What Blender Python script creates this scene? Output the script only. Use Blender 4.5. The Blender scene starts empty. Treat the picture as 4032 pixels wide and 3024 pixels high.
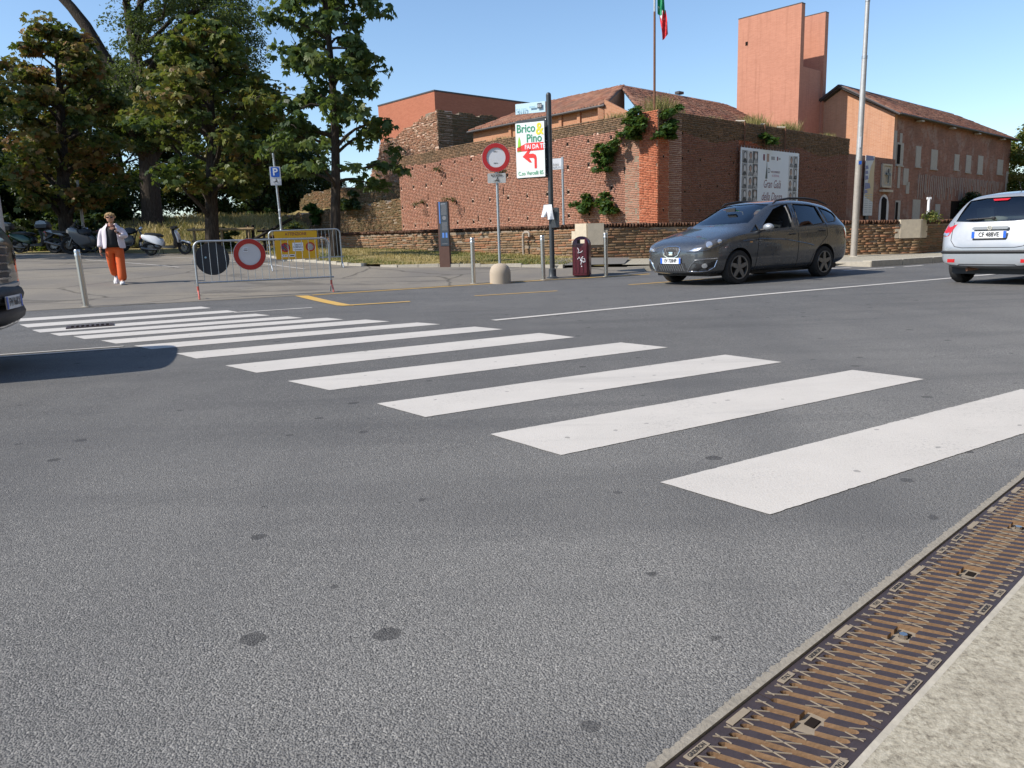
import bpy, bmesh, math, random
import numpy as np
from mathutils import Matrix, Vector
from mathutils.bvhtree import BVHTree
R_ = math.radians
S = bpy.context.scene
COL = S.collection
rng = np.random.default_rng(7)
random.seed(7)

# ---------------------------------------------------------------- camera
EYE = .95
PITCH, ROLL = R_(10.5307), math.atan(.0332)
cam = bpy.data.cameras.new('camera')
cam.sensor_width = 36.0
cam.lens = 36 * 3007.6 / 4032
cam.clip_start = .05
cam.clip_end = 3000
co = bpy.data.objects.new('camera', cam)
COL.objects.link(co)
co.matrix_world = Matrix.Translation((0, 0, EYE)) @ Matrix.Rotation(R_(90) - PITCH, 4, 'X') @ Matrix.Rotation(-ROLL, 4, 'Z')
S.camera = co

# ---------------------------------------------------------------- sky, sun, exposure
SUN_AZ, SUN_EL = 72.0, 41.5          # compass direction the light travels to, and its height
world = bpy.data.worlds.new('World')
S.world = world
world.use_nodes = True
wn = world.node_tree
sky = wn.nodes.new('ShaderNodeTexSky')
sky.sky_type = 'NISHITA'
sky.sun_disc = False
sky.sun_elevation = R_(SUN_EL)
sky.sun_rotation = R_(SUN_AZ + 180)
sky.altitude = 150
sky.air_density = 1.1
sky.dust_density = .3
sky.ozone_density = 4.0
bg = wn.nodes['Background']
wn.links.new(sky.outputs[0], bg.inputs[0])
bg.inputs[1].default_value = .102
sun = bpy.data.lights.new('sun', 'SUN')
sun.energy = 3.3
sun.angle = R_(.53)
sun.color = (1.0, .93, .83)
so = bpy.data.objects.new('sun', sun)
COL.objects.link(so)
ldir = Vector((math.sin(R_(SUN_AZ)) * math.cos(R_(SUN_EL)), math.cos(R_(SUN_AZ)) * math.cos(R_(SUN_EL)), -math.sin(R_(SUN_EL))))
so.rotation_euler = ldir.to_track_quat('-Z', 'Y').to_euler()
so.location = (-20, -10, 30)
S.view_settings.view_transform = 'Standard'
S.view_settings.look = 'None'
S.view_settings.exposure = .86
S.view_settings.gamma = 1
S.render.engine = 'CYCLES'
S.cycles.max_bounces = 6
S.cycles.diffuse_bounces = 3
S.cycles.transparent_max_bounces = 8
S.cycles.use_denoising = True

# ---------------------------------------------------------------- helpers
def tag(o, label=None, cat=None, group=None, kind=None):
    if label: o['label'] = label
    if cat: o['category'] = cat
    if group: o['group'] = group
    if kind: o['kind'] = kind
    return o

def thing(name, label, cat, loc=(0, 0, 0), rz=0, group=None):
    o = bpy.data.objects.new(name, None)
    COL.objects.link(o)
    o.empty_display_size = .2
    o.location = loc
    o.rotation_euler = (0, 0, rz)
    return tag(o, label, cat, group)

def auto_uv(me):
    n = len(me.polygons)
    if not n: return
    nl = len(me.loops)
    vi = np.empty(nl, np.int32); me.loops.foreach_get('vertex_index', vi)
    co_ = np.empty(len(me.vertices) * 3, np.float32); me.vertices.foreach_get('co', co_); co_ = co_.reshape(-1, 3)
    nr = np.empty(n * 3, np.float32); me.polygons.foreach_get('normal', nr); nr = nr.reshape(-1, 3)
    tot = np.empty(n, np.int32); me.polygons.foreach_get('loop_total', tot)
    ln = np.repeat(nr, tot, 0); p = co_[vi]
    h = np.hypot(ln[:, 0], ln[:, 1]); flat = h < .5
    tx = np.where(flat, 1, -ln[:, 1] / np.maximum(h, 1e-6)); ty = np.where(flat, 0, ln[:, 0] / np.maximum(h, 1e-6))
    uv = np.empty((nl, 2), np.float32)
    uv[:, 0] = p[:, 0] * tx + p[:, 1] * ty
    uv[:, 1] = np.where(flat, p[:, 1], p[:, 2])
    me.uv_layers.new(name='uv').data.foreach_set('uv', uv.ravel())

class MB:
    def __init__(s): s.v = []; s.f = []; s.m = []
    def add(s, vs, fs, mi=0, M=None):
        k = len(s.v)
        if M is not None: vs = [M @ Vector(v) for v in vs]
        s.v.extend(tuple(v) for v in vs)
        s.f.extend(tuple(i + k for i in f) for f in fs)
        s.m.extend([mi] * len(fs))
        return s
    def box(s, c, d, rz=0, mi=0, M=None, taper=1):
        x, y, z = d[0] / 2, d[1] / 2, d[2] / 2
        vs = [Vector((a * x * (taper if e > 0 else 1), b * y * (taper if e > 0 else 1), e * z)) for e in (-1, 1) for a, b in ((-1, -1), (1, -1), (1, 1), (-1, 1))]
        T_ = Matrix.Translation(c) @ Matrix.Rotation(rz, 4, 'Z')
        if M is not None: T_ = M @ T_
        return s.add(vs, [(3, 2, 1, 0), (4, 5, 6, 7), (0, 1, 5, 4), (1, 2, 6, 5), (2, 3, 7, 6), (3, 0, 4, 7)], mi, T_)
    def loft(s, rings, mi=0, caps=True, closed=True, M=None):
        n = len(rings[0]); vs = [p for r in rings for p in r]; fs = []
        for i in range(len(rings) - 1):
            for j in range(n if closed else n - 1):
                a, b = i * n + j, i * n + (j + 1) % n
                fs.append((a, b, b + n, a + n))
        if caps:
            fs.append(tuple(range(n - 1, -1, -1))); fs.append(tuple(range((len(rings) - 1) * n, len(rings) * n)))
        return s.add(vs, fs, mi, M)
    def tube(s, pts, r, n=8, mi=0, caps=True, M=None):
        pts = [Vector(p) for p in pts]; k = len(pts)
        rs = r if isinstance(r, (list, tuple)) else [r] * k
        rings = []; up = None
        for i, p in enumerate(pts):
            d = (pts[min(i + 1, k - 1)] - pts[max(i - 1, 0)]).normalized()
            if up is None:
                up = Vector((0, 0, 1)) if abs(d.z) < .9 else Vector((1, 0, 0))
            a = d.cross(up)
            if a.length < 1e-4: a = d.cross(Vector((0, 1, 0)))
            a.normalize(); b = a.cross(d); up = b
            rings.append([p + (a * math.cos(t) + b * math.sin(t)) * rs[i] for t in (math.tau * q / n for q in range(n))])
        return s.loft([list(reversed(q)) for q in rings], mi, caps, True, M)
    def cyl(s, a, b, r0, r1=None, n=14, mi=0, caps=True, M=None):
        return s.tube([a, b], [r0, r0 if r1 is None else r1], n, mi, caps, M)
    def lathe(s, prof, n=24, mi=0, M=None, caps=True):
        return s.loft([[(r * math.cos(t), r * math.sin(t), z) for t in (math.tau * q / n for q in range(n))] for r, z in prof], mi, caps, True, M)
    def prism(s, out, depth, M=None, mi=0, side=None):
        n = len(out)
        ar = sum(out[i][0] * out[(i + 1) % n][1] - out[(i + 1) % n][0] * out[i][1] for i in range(n))
        if ar < 0: out = out[::-1]
        vs = [(x, y, 0) for x, y in out] + [(x, y, depth) for x, y in out]
        if depth < 0: vs = vs[n:] + vs[:n]
        s.add(vs, [tuple(range(n - 1, -1, -1)), tuple(range(n, 2 * n))], mi, M)
        k = len(s.v) - 2 * n
        for i in range(n):
            j = (i + 1) % n
            s.f.append((k + i, k + j, k + n + j, k + n + i)); s.m.append(mi if side is None else side)
        return s
    def sphere(s, c, r, n=14, mi=0, M=None, z0=-1, z1=1, sc=(1, 1, 1)):
        k = max(4, n // 2); a0, a1 = math.asin(z0), math.asin(z1)
        rings = []
        for i in range(k + 1):
            a = a0 + (a1 - a0) * i / k; q = max(math.cos(a), .004)
            rings.append([(c[0] + r * sc[0] * q * math.cos(t), c[1] + r * sc[1] * q * math.sin(t), c[2] + r * sc[2] * math.sin(a)) for t in (math.tau * j / n for j in range(n))])
        return s.loft(rings, mi, True, True, M)
    def mesh(s, name, mats):
        me = bpy.data.meshes.new(name)
        me.from_pydata(s.v, [], s.f)
        for m in (mats if isinstance(mats, (list, tuple)) else [mats]): me.materials.append(m)
        if any(s.m): me.polygons.foreach_set('material_index', s.m)
        return me
    def build(s, name, mats, parent=None, smooth=None, uv=True, loc=None, rot=None):
        me = s.mesh(name, mats)
        if smooth is not None:
            me.polygons.foreach_set('use_smooth', [True] * len(me.polygons))
            if smooth < 180: me.set_sharp_from_angle(angle=R_(smooth))
        me.update()
        if uv: auto_uv(me)
        return obj(name, me, parent, loc, rot)

def obj(name, me, parent=None, loc=None, rot=None):
    o = bpy.data.objects.new(name, me)
    COL.objects.link(o)
    if parent is not None: o.parent = parent
    if loc is not None: o.location = loc
    if rot is not None: o.rotation_euler = rot
    return o

def np_mesh(name, V, Fq, mat, tint=None, smooth=False):
    me = bpy.data.meshes.new(name)
    V = np.asarray(V, np.float32); Fq = np.asarray(Fq, np.int32); k = Fq.shape[1]; n = len(Fq)
    me.vertices.add(len(V)); me.vertices.foreach_set('co', V.ravel())
    me.loops.add(n * k); me.loops.foreach_set('vertex_index', Fq.ravel())
    me.polygons.add(n); me.polygons.foreach_set('loop_start', np.arange(0, n * k, k, dtype=np.int32))
    if smooth: me.polygons.foreach_set('use_smooth', np.ones(n, bool))
    me.materials.append(mat)
    if tint is not None:
        a = me.attributes.new('tint', 'FLOAT', 'POINT'); a.data.foreach_set('value', np.asarray(tint, np.float32))
    me.update(calc_edges=True); me.validate()
    return me

WORK = bpy.data.scenes.new('workbench')         # emptied and removed again at the end
def _eval(o):
    vl = WORK.view_layers[0]; vl.update(); dg = vl.depsgraph
    return bpy.data.meshes.new_from_object(o.evaluated_get(dg), depsgraph=dg)
def evaluated(me, mods, extra=()):
    """run modifiers on a temporary object and give back the resulting mesh"""
    o = bpy.data.objects.new('work_piece', me); WORK.collection.objects.link(o)
    for kind, props in mods:
        m = o.modifiers.new(kind.lower(), kind)
        for a, b in props.items(): setattr(m, a, b)
    out = _eval(o)
    bpy.data.objects.remove(o)
    return out
def carve(me, cutters, op='DIFFERENCE'):
    ob = [bpy.data.objects.new('work_cut', c) for c in cutters]
    for o in ob: WORK.collection.objects.link(o)
    out = evaluated(me, [('BOOLEAN', {'object': o, 'operation': op, 'solver': 'EXACT', 'material_mode': 'TRANSFER'}) for o in ob])
    for o in ob: bpy.data.objects.remove(o)
    return out

def copy_tree(o, parent=None):
    c = o.copy(); COL.objects.link(c); c.parent = parent
    for ch in list(o.children): copy_tree(ch, c)
    return c

def text(name, body, size, mat, parent, M, shear=0, bold=0, align='CENTER', xs=1, depth=.001, yalign='CENTER'):
    cu = bpy.data.curves.new(name, 'FONT')
    cu.body = body; cu.size = size; cu.shear = shear; cu.offset = bold * size; cu.align_x = align; cu.align_y = yalign
    cu.extrude = depth; cu.resolution_u = 3
    o = bpy.data.objects.new('work_piece', cu); WORK.collection.objects.link(o)
    me = _eval(o)
    bpy.data.objects.remove(o)
    me.transform(M @ Matrix.Scale(xs, 4, (1, 0, 0)))
    me.materials.clear(); me.materials.append(mat)
    return obj(name, me, parent)
FACE = Matrix.Rotation(R_(90), 4, 'X')          # lays a flat drawing upright, facing -y
def at(x, y, z): return Matrix.Translation((x, y, z)) @ FACE

def pieces(parent, W, name, protos, X, mat, npart, rest='brickwork', tint=None):
    """X: rows of local x,y,z, sx,sy,sz, proto index; the nearest become parts, the rest one mesh"""
    X = np.asarray(X, float)
    if not len(X): return
    Wm = np.array(W)
    wp = X[:, :3] @ Wm[:3, :3].T + Wm[:3, 3]
    order = np.argsort(((wp - [0, 0, EYE]) ** 2).sum(1))
    mes = [np_mesh(name, v, f, mat) for v, f in protos]
    for i in order[:npart]:
        o = bpy.data.objects.new(name, mes[int(X[i, 6])]); COL.objects.link(o)
        o.parent = parent; o.location = X[i, :3]; o.scale = X[i, 3:6]
    rest_i = order[npart:]
    if len(rest_i):
        Vs, Fs, Ts = [], [], []; k = 0
        for q, (v, f) in enumerate(protos):
            sel = rest_i[X[rest_i, 6] == q]
            if not len(sel): continue
            V = v[None] * X[sel, None, 3:6] + X[sel, None, :3]
            Fq = f[None] + (np.arange(len(sel)) * len(v))[:, None, None] + k
            Vs.append(V.reshape(-1, 3)); Fs.append(Fq.reshape(-1, f.shape[1])); k += len(sel) * len(v)
            Ts.append(np.repeat(rng.random(len(sel)), len(v)))
        me = np_mesh(rest, np.concatenate(Vs), np.concatenate(Fs), mat, np.concatenate(Ts))
        o = obj(rest, me, parent); o['kind'] = 'stuff'

def brick_proto(seed):
    r = np.random.default_rng(seed)
    b = .06
    # unit brick x 0..1, z 0..1, front at y=0, back at y=1 ; front face drawn in for worn edges
    v = np.array([(b * .35, 0, b * 1.2), (1 - b * .35, 0, b * 1.2), (1 - b * .35, 0, 1 - b * 1.2), (b * .35, 0, 1 - b * 1.2),
                  (0, .35, 0), (1, .35, 0), (1, .35, 1), (0, .35, 1), (0, 1, 0), (1, 1, 0), (1, 1, 1), (0, 1, 1)], float)
    v[:4, 1] += r.uniform(-.12, .12, 4); v[:8, 0] += r.uniform(-.015, .015, 8); v[:8, 2] += r.uniform(-.05, .05, 8)
    f = np.array([(0, 1, 2, 3), (4, 5, 1, 0), (5, 6, 2, 1), (6, 7, 3, 2), (7, 4, 0, 3), (8, 9, 5, 4), (9, 10, 6, 5), (10, 11, 7, 6), (11, 8, 4, 7)])
    return v, f
BRICKS = [brick_proto(i) for i in range(6)]

def brick_rows(x0, x1, z0, z1, top=None, bot=None, holes=(), ch=.068, bl=.25, joint=.012, proud=.016, rough=.3, zone=None, drop=0.0):
    out = []
    nrow = int((z1 - z0) / ch)
    for r in range(nrow):
        z = z0 + r * ch; x = x0 - (r % 2) * bl * .5 - rng.random() * .05
        zj = rng.uniform(-.004, .004) * rough * 3
        while x < x1:
            L = (bl if rng.random() > .3 else bl * .5) * (1 + rng.uniform(-.1, .1) * rough * 2)
            a, b = max(x, x0), min(x + L - joint, x1)
            x += L
            if b - a < .05: continue
            m = (a + b) / 2
            if top is not None and z + ch > top(m): continue
            if bot is not None and z + ch < bot(m): continue
            if drop and rng.random() < drop: continue
            if zone is not None and not zone(m, z + ch / 2): continue
            spans = [(a, b)]
            for h in holes:
                if h[0] < b and h[1] > a and h[2] < z + ch * .8 and h[3] > z + ch * .2:
                    spans = [q for u, v in spans for q in ((u, min(v, h[0])), (max(u, h[1]), v)) if q[1] - q[0] > .02]
            hgt = (ch - joint) * (1 + rng.uniform(-.1, .08) * rough); yy = -proud * (1 + rng.uniform(-.5, .6) * rough)
            for a, b in spans: out.append((a, yy, z + zj, b - a, .05, hgt, rng.integers(6)))
    return out

# ---------------------------------------------------------------- terrain
CP = np.array([
 (0,0,0),(0,3,0),(5,3,0),(-5,5,0),(-5,8,.02),(0,8,.02),(6,8,.02),(12,10,.03),(3,13,.04),(20,20,.06),(35,30,.1),(-15,8,.05),(-25,3,.05),(0,-8,0),(20,-5,0),(-20,-8,0),
 (-7.5,13.2,.07),(-.76,16.8,.07),(.66,17.2,.07),(2.3,17.7,.08),(10,18.6,.08),
 (-9,17.8,.27),(-13.7,30,.88),(-15,22,.62),(-16.8,31,1.03),(-19.5,32,1.13),(-24,32,1.2),(-3.2,26.2,.66),(2,20.8,.36),(10.7,21.3,.2),(-3.5,22,.42),(-8,28,.78),(-20,45,1.5),(0,45,1.0),(20,45,.6),(-35,40,1.3),(40,45,.4),
 (60,60,.4),(-60,60,1.5),(-60,0,.3),(60,0,0),(0,90,1.2)], float)
def _phi(r2): return .5 * r2 * np.log(r2 + 1e-9)
_m = len(CP); _A = np.zeros((_m + 3, _m + 3))
_A[:_m, :_m] = _phi(((CP[:, None, :2] - CP[None, :, :2]) ** 2).sum(-1)) + .5 * np.eye(_m)
_A[:_m, _m] = 1; _A[:_m, _m + 1:] = CP[:, :2]; _A[_m:, :_m] = _A[:_m, _m:].T
_b = np.zeros(_m + 3); _b[:_m] = CP[:, 2]
_COEF = np.linalg.solve(_A, _b)
def T(x, y):
    x = np.asarray(x, float); y = np.asarray(y, float)
    r = np.hypot(x, y); s = np.minimum(1, 75 / np.maximum(r, 1)); xx, yy = x * s, y * s
    d2 = (xx[..., None] - CP[:, 0]) ** 2 + (yy[..., None] - CP[:, 1]) ** 2
    return _phi(d2) @ _COEF[:-3] + _COEF[-3] + _COEF[-2] * xx + _COEF[-1] * yy
def on(x, y, dz=0): return (x, y, float(T(x, y)) + dz)
def face_az(deg): return -R_(deg)          # local +y turned to this compass direction
# ---------------------------------------------------------------- materials
class NT:
    def __init__(s, name):
        s.m = bpy.data.materials.new(name); s.m.use_nodes = True
        s.t = s.m.node_tree; s.b = s.t.nodes['Principled BSDF']; s.out = s.t.nodes['Material Output']
    def n(s, kind, inp=None, **pr):
        q = s.t.nodes.new('ShaderNode' + kind)
        for a, b in pr.items(): setattr(q, a, b)
        for a, b in (inp or {}).items():
            if hasattr(b, 'is_linked') or isinstance(b, bpy.types.NodeSocket): s.t.links.new(b, q.inputs[a])
            else: q.inputs[a].default_value = b
        return q
    def co(s, k='Object'): return s.n('TexCoord').outputs[k]
    def map(s, v, sc=(1, 1, 1), loc=(0, 0, 0), rot=(0, 0, 0)): return s.n('Mapping', {'Vector': v, 'Scale': sc, 'Location': loc, 'Rotation': rot}).outputs[0]
    def noise(s, v, scale, detail=4, rough=.55, dist=0): return s.n('TexNoise', {'Vector': v, 'Scale': scale, 'Detail': detail, 'Roughness': rough, 'Distortion': dist}).outputs[0]
    def vor(s, v, scale, out='Distance', feature='F1', rand=1, dim='3D'):
        return s.n('TexVoronoi', {'Vector': v, 'Scale': scale, 'Randomness': rand}, feature=feature, voronoi_dimensions=dim).outputs[out]
    def ramp(s, fac, stops, mode='LINEAR'):
        q = s.n('ValToRGB', {'Fac': fac}); cr = q.color_ramp; cr.interpolation = mode
        while len(cr.elements) < len(stops): cr.elements.new(.5)
        for e, (p, c) in zip(cr.elements, stops):
            e.position = p; e.color = (*c, 1) if isinstance(c, (tuple, list)) else (c, c, c, 1)
        return q.outputs[0]
    def mix(s, fac, a, b, mode='MIX'):
        q = s.n('Mix', data_type='RGBA', blend_type=mode)
        for i, v in ((0, fac), (6, a), (7, b)):
            if isinstance(v, bpy.types.NodeSocket): s.t.links.new(v, q.inputs[i])
            else: q.inputs[i].default_value = (*v, 1) if isinstance(v, (tuple, list)) and len(v) == 3 else v
        return q.outputs[2]
    def math(s, op, a, b=0.0, c=0.0):
        q = s.n('Math', operation=op)
        for i, v in enumerate((a, b, c)):
            if isinstance(v, bpy.types.NodeSocket): s.t.links.new(v, q.inputs[i])
            else: q.inputs[i].default_value = v
        return q.outputs[0]
    def bump(s, h, strength=.4, dist=.01):
        s.t.links.new(s.n('Bump', {'Height': h, 'Strength': strength, 'Distance': dist}).outputs[0], s.b.inputs['Normal'])
    def set(s, **k):
        for a, b in k.items():
            a = {'color': 'Base Color', 'rough': 'Roughness', 'metal': 'Metallic', 'coat': 'Coat Weight', 'spec': 'Specular IOR Level'}[a]
            if isinstance(b, bpy.types.NodeSocket): s.t.links.new(b, s.b.inputs[a])
            else: s.b.inputs[a].default_value = (*b, 1) if isinstance(b, (tuple, list)) else b
        return s.m

def plain(name, col, rough=.5, metal=0, var=.18, scale=9, bump=0, bscale=60, coat=0, spec=.5):
    t = NT(name); v = t.co()
    f = t.noise(v, scale, 5, .65)
    c = t.mix(f, tuple(x * (1 - var) for x in col), tuple(min(1, x * (1 + var)) for x in col))
    r = t.math('MULTIPLY_ADD', t.noise(v, scale * 2.3, 3), .25 * rough, rough * .87)
    if bump: t.bump(t.noise(v, bscale, 4), bump, .004)
    return t.set(color=c, rough=r, metal=metal, coat=coat, spec=spec)

def tint_value(t):
    a = t.n('Attribute', attribute_name='tint').outputs['Fac']
    o = t.n('ObjectInfo').outputs['Random']
    return t.math('FRACT', t.math('ADD', a, o))

def brick_mat(name, cols, dirt=(.10, .08, .055), dirt_amt=.35, rough=.9):
    t = NT(name); v = t.n('NewGeometry').outputs['Position']
    k = len(cols); c = t.ramp(tint_value(t), [((i + .5) / k, q) for i, q in enumerate(cols)])
    c = t.mix(t.math('MULTIPLY', t.noise(v, 45, 4), .55), c, tuple(x * .55 for x in cols[0]))
    big = t.ramp(t.noise(v, .55, 5, .6), [(.42, 0), (.68, 1)])
    c = t.mix(t.math('MULTIPLY', big, dirt_amt), c, dirt)
    t.bump(t.noise(v, 70, 4), .5, .006)
    return t.set(color=c, rough=rough, spec=.2)

def brick_tex(name, c1, c2, mortar, ch=.066, bl=.25, dirt=(.1, .08, .06), dirt_amt=.3, streak=0, plaster=None):
    """bricks too far away to be told apart"""
    t = NT(name); uv = t.co('UV')
    w = t.n('TexNoise', {'Vector': uv, 'Scale': 3.0, 'Detail': 2}).outputs['Color']
    uvd = t.mix(.012, uv, w)
    b = t.n('TexBrick', {'Vector': uvd, 'Scale': 1.0, 'Color1': (*c1, 1), 'Color2': (*c2, 1), 'Mortar': (*mortar, 1), 'Mortar Size': .008, 'Mortar Smooth': .3, 'Bias': 0, 'Brick Width': bl, 'Row Height': ch})
    c = b.outputs['Color']
    c = t.mix(t.math('MULTIPLY', t.ramp(t.noise(uv, .45, 6, .65), [(.4, 0), (.7, 1)]), dirt_amt), c, dirt)
    c = t.mix(t.math('MULTIPLY', t.noise(uv, 6, 5), .35), c, tuple(x * .7 for x in c1))
    if streak:
        sk = t.ramp(t.noise(t.map(uv, (2.4, .12, 1)), 2.0, 5, .6), [(.5, 0), (.75, .5)])
        c = t.mix(sk, c, tuple(x * .62 for x in c1))
    if plaster:
        f = t.ramp(t.noise(uv, .8, 7, .7), [(.52, 0), (.6, 1)])
        c = t.mix(t.math('MULTIPLY', f, .5), c, plaster)
    t.bump(t.math('ADD', b.outputs['Fac'], t.math('MULTIPLY', t.noise(uv, 20, 4), -.8)), -.5, .012)
    return t.set(color=c, rough=.9, spec=.2)

# road surfaces
t = NT('asphalt'); v = t.co()
agg = t.vor(v, 210, 'Color'); ag = t.n('SeparateColor', {'Color': agg}).outputs[0]
cell = t.vor(v, 210)
c = t.ramp(ag, [(0, (.085, .084, .083)), (.55, (.125, .123, .120)), (.88, (.16, .156, .149)), (1, (.32, .31, .29))])
pit = t.ramp(t.noise(v, 150, 3), [(.34, 0), (.50, 1)])
nd_ = t.n('VectorMath', {0: v, 1: (.6758, -.7371, 0)}, operation='DOT_PRODUCT').outputs['Value']
dust = t.math('ADD', nd_, t.math('MULTIPLY_ADD', t.noise(v, .8, 5, .6), 2.4, .35))      # grit gathers towards the gutter
c = t.mix(t.ramp(t.math('MULTIPLY_ADD', dust, .25, .75), [(.05, 0), (.95, .78)]), c, t.mix(ag, (.17, .167, .16), (.34, .33, .31)))
c = t.mix(pit, (.05, .05, .051), c)
big = t.noise(v, .9, 6, .62)
c = t.mix(t.ramp(big, [(.35, 0), (.7, 1)]), c, t.mix(.35, c, (.17, .167, .16)))
lane = t.noise(t.map(v, (.9, .12, 1), rot=(0, 0, R_(-30))), 1.3, 4)
c = t.mix(t.math('MULTIPLY', t.ramp(lane, [(.45, 0), (.7, 1)]), .35), c, (.085, .085, .087))
gw = t.mix(.035, v, t.n('TexNoise', {'Vector': v, 'Scale': 22.0}).outputs['Color'])
gd = t.vor(gw, 2.9, dim='2D'); gc = t.n('SeparateColor', {'Color': t.vor(gw, 2.9, 'Color', dim='2D')}).outputs[1]
gum = t.math('LESS_THAN', gd, t.math('MULTIPLY_ADD', gc, .30, -.20))
c = t.mix(t.math('MULTIPLY', gum, .62), c, (.03, .03, .032))
seam = t.n('SeparateXYZ', {0: t.map(v, (1, 1, 1), rot=(0, 0, R_(-31)))}).outputs[1]
sm = t.math('ABSOLUTE', t.math('SUBTRACT', seam, t.math('MULTIPLY_ADD', t.noise(v, 1.5, 3), .12, 3.1)))
c = t.mix(t.ramp(sm, [(0, .18), (.02, 0)]), c, (.07, .07, .07))
trk = t.noise(t.map(v, (.22, 1.6, 1), rot=(0, 0, R_(-31))), 1.0, 5, .55)
c = t.mix(t.ramp(trk, [(.36, .35), (.52, 0)]), c, (.075, .075, .077))
c = t.mix(t.ramp(t.noise(v, .55, 5, .65), [(.52, 0), (.72, .35)]), c, (.19, .186, .176))
t.bump(t.math('SUBTRACT', t.math('MULTIPLY', cell, -1.2), t.math('MULTIPLY', t.noise(v, 330, 2), .5)), .75, .004)
ASPHALT = t.set(color=c, rough=.86, spec=.35)

t = NT('apron_asphalt'); v = t.co()
c = t.ramp(t.noise(v, 60, 4, .7), [(.3, (.155, .138, .112)), (.7, (.275, .245, .20))])
c = t.mix(t.ramp(t.noise(v, .35, 6, .6), [(.42, 0), (.62, .8)]), c, (.15, .138, .125))
cr = t.vor(t.mix(.25, v, t.n('TexNoise', {'Vector': v, 'Scale': 1.2, 'Detail': 5}).outputs['Color']), .33, feature='DISTANCE_TO_EDGE')
c = t.mix(t.ramp(cr, [(0, .75), (.012, 0)]), c, (.05, .046, .04))
pt = t.ramp(t.noise(t.map(v, (.5, 1.4, 1)), .55, 5, .62, .4), [(.58, 0), (.62, 1)])
c = t.mix(t.math('MULTIPLY', pt, .6), c, (.085, .078, .07))
wear = t.ramp(t.noise(v, 5, 5, .7), [(.60, 0), (.72, 1)])
c = t.mix(t.math('MULTIPLY', wear, .3), c, (.34, .31, .27))
t.bump(t.noise(v, 90, 3), .5, .006)
APRON = t.set(color=c, rough=.92, spec=.25)

def paint(name, col, amt=.5):
    t = NT(name); v = t.co()
    f = t.ramp(t.math('ADD', t.math('MULTIPLY', t.noise(v, 70, 6, .8), .75), t.math('MULTIPLY', t.noise(v, 1.7, 4), .25)), [(.36, 0), (.45, 1)])
    w = t.ramp(t.noise(v, 2.1, 6, .7), [(.36, 0), (.62, 1)])
    c = t.mix(t.noise(v, 160, 2), tuple(x * .86 for x in col), col)
    c = t.mix(t.math('MULTIPLY', t.math('SUBTRACT', 1.0, f), amt), c, (.19, .185, .18))
    c = t.mix(t.math('MULTIPLY', t.math('SUBTRACT', 1.0, w), .22), c, (.36, .345, .32))
    sp = t.math('LESS_THAN', t.vor(t.mix(.05, v, t.n('TexNoise', {'Vector': v, 'Scale': 18.0}).outputs['Color']), 2.2, dim='2D'), .028)
    tk = t.noise(t.map(v, (.25, 2.2, 1), rot=(0, 0, R_(-31))), 1.3, 5, .6)
    c = t.mix(t.ramp(tk, [(.55, 0), (.75, .35)]), c, (.27, .262, .25))
    c = t.mix(t.math('MULTIPLY', sp, .6), c, (.16, .155, .15))
    t.bump(t.noise(v, 150, 3), .5, .004)
    return t.set(color=c, rough=.8, spec=.3)
PAINT_W = paint('white_road_paint', (.56, .53, .49))
PAINT_Y = paint('yellow_road_paint', (.60, .36, .07), .6)

t = NT('pale_concrete'); v = t.co()
c = t.ramp(t.noise(v, 60, 6, .75), [(.32, (.15, .13, .10)), (.47, (.33, .30, .235)), (.62, (.44, .405, .325)), (.8, (.52, .485, .40))])
c = t.mix(t.ramp(t.noise(v, 3.2, 5, .6), [(.55, 0), (.75, .5)]), c, (.28, .25, .2))
sp = t.math('LESS_THAN', t.vor(t.map(t.mix(.03, v, t.n('TexNoise', {'Vector': v, 'Scale': 30.0}).outputs['Color']), (1, 1, 0)), 7.0), .085)
c = t.mix(t.math('MULTIPLY', sp, .7), c, (.07, .065, .06))
t.bump(t.noise(v, 45, 5, .75), .8, .008)
CONCRETE = t.set(color=c, rough=.9, spec=.25)
KERB = plain('kerb_stone', (.42, .385, .32), .9, 0, .3, 14, .7, 40, spec=.2)
GRANITE = plain('dressed_stone', (.55, .48, .37), .88, 0, .28, 8, .8, 45, spec=.2)
PATH = plain('path_tarmac', (.17, .162, .15), .9, 0, .22, 40, .5, 90, spec=.2)

# ground cover
t = NT('dry_grass'); v = t.co()
c = t.ramp(t.noise(v, .8, 7, .7), [(.35, (.12, .13, .035)), (.5, (.30, .235, .10)), (.68, (.42, .32, .15))])
c = t.mix(t.noise(v, 30, 4), c, (.24, .19, .085))
t.bump(t.noise(v, 25, 5), .9, .05)
DRYGRASS = t.set(color=c, rough=.95, spec=.1)
def leaf_mat(name, cols, trans=.35):
    t = NT(name)
    k = len(cols); c = t.ramp(t.n('Attribute', attribute_name='tint').outputs['Fac'], [(i / max(1, k - 1), q) for i, q in enumerate(cols)])
    t.set(color=c, rough=.5, spec=.35)
    tr = t.n('BsdfTranslucent', {'Color': t.mix(.4, c, (.25, .32, .03))})
    mx = t.n('MixShader', {0: trans, 1: t.b.outputs[0], 2: tr.outputs[0]})
    t.t.links.new(mx.outputs[0], t.out.inputs[0])
    return t.m
GRASSBLADE = leaf_mat('grass_blades', [(.10, .14, .03), (.22, .2, .07), (.38, .30, .12), (.46, .36, .16)], .2)
CHESTNUT = leaf_mat('chestnut_leaves', [(.026, .052, .014), (.06, .10, .024), (.11, .14, .034), (.18, .18, .045), (.22, .13, .042)])
CHESTNUT_DRY = leaf_mat('browning_chestnut_leaves', [(.030, .055, .015), (.08, .11, .026), (.17, .155, .04), (.25, .15, .05), (.28, .12, .045)])
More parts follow.
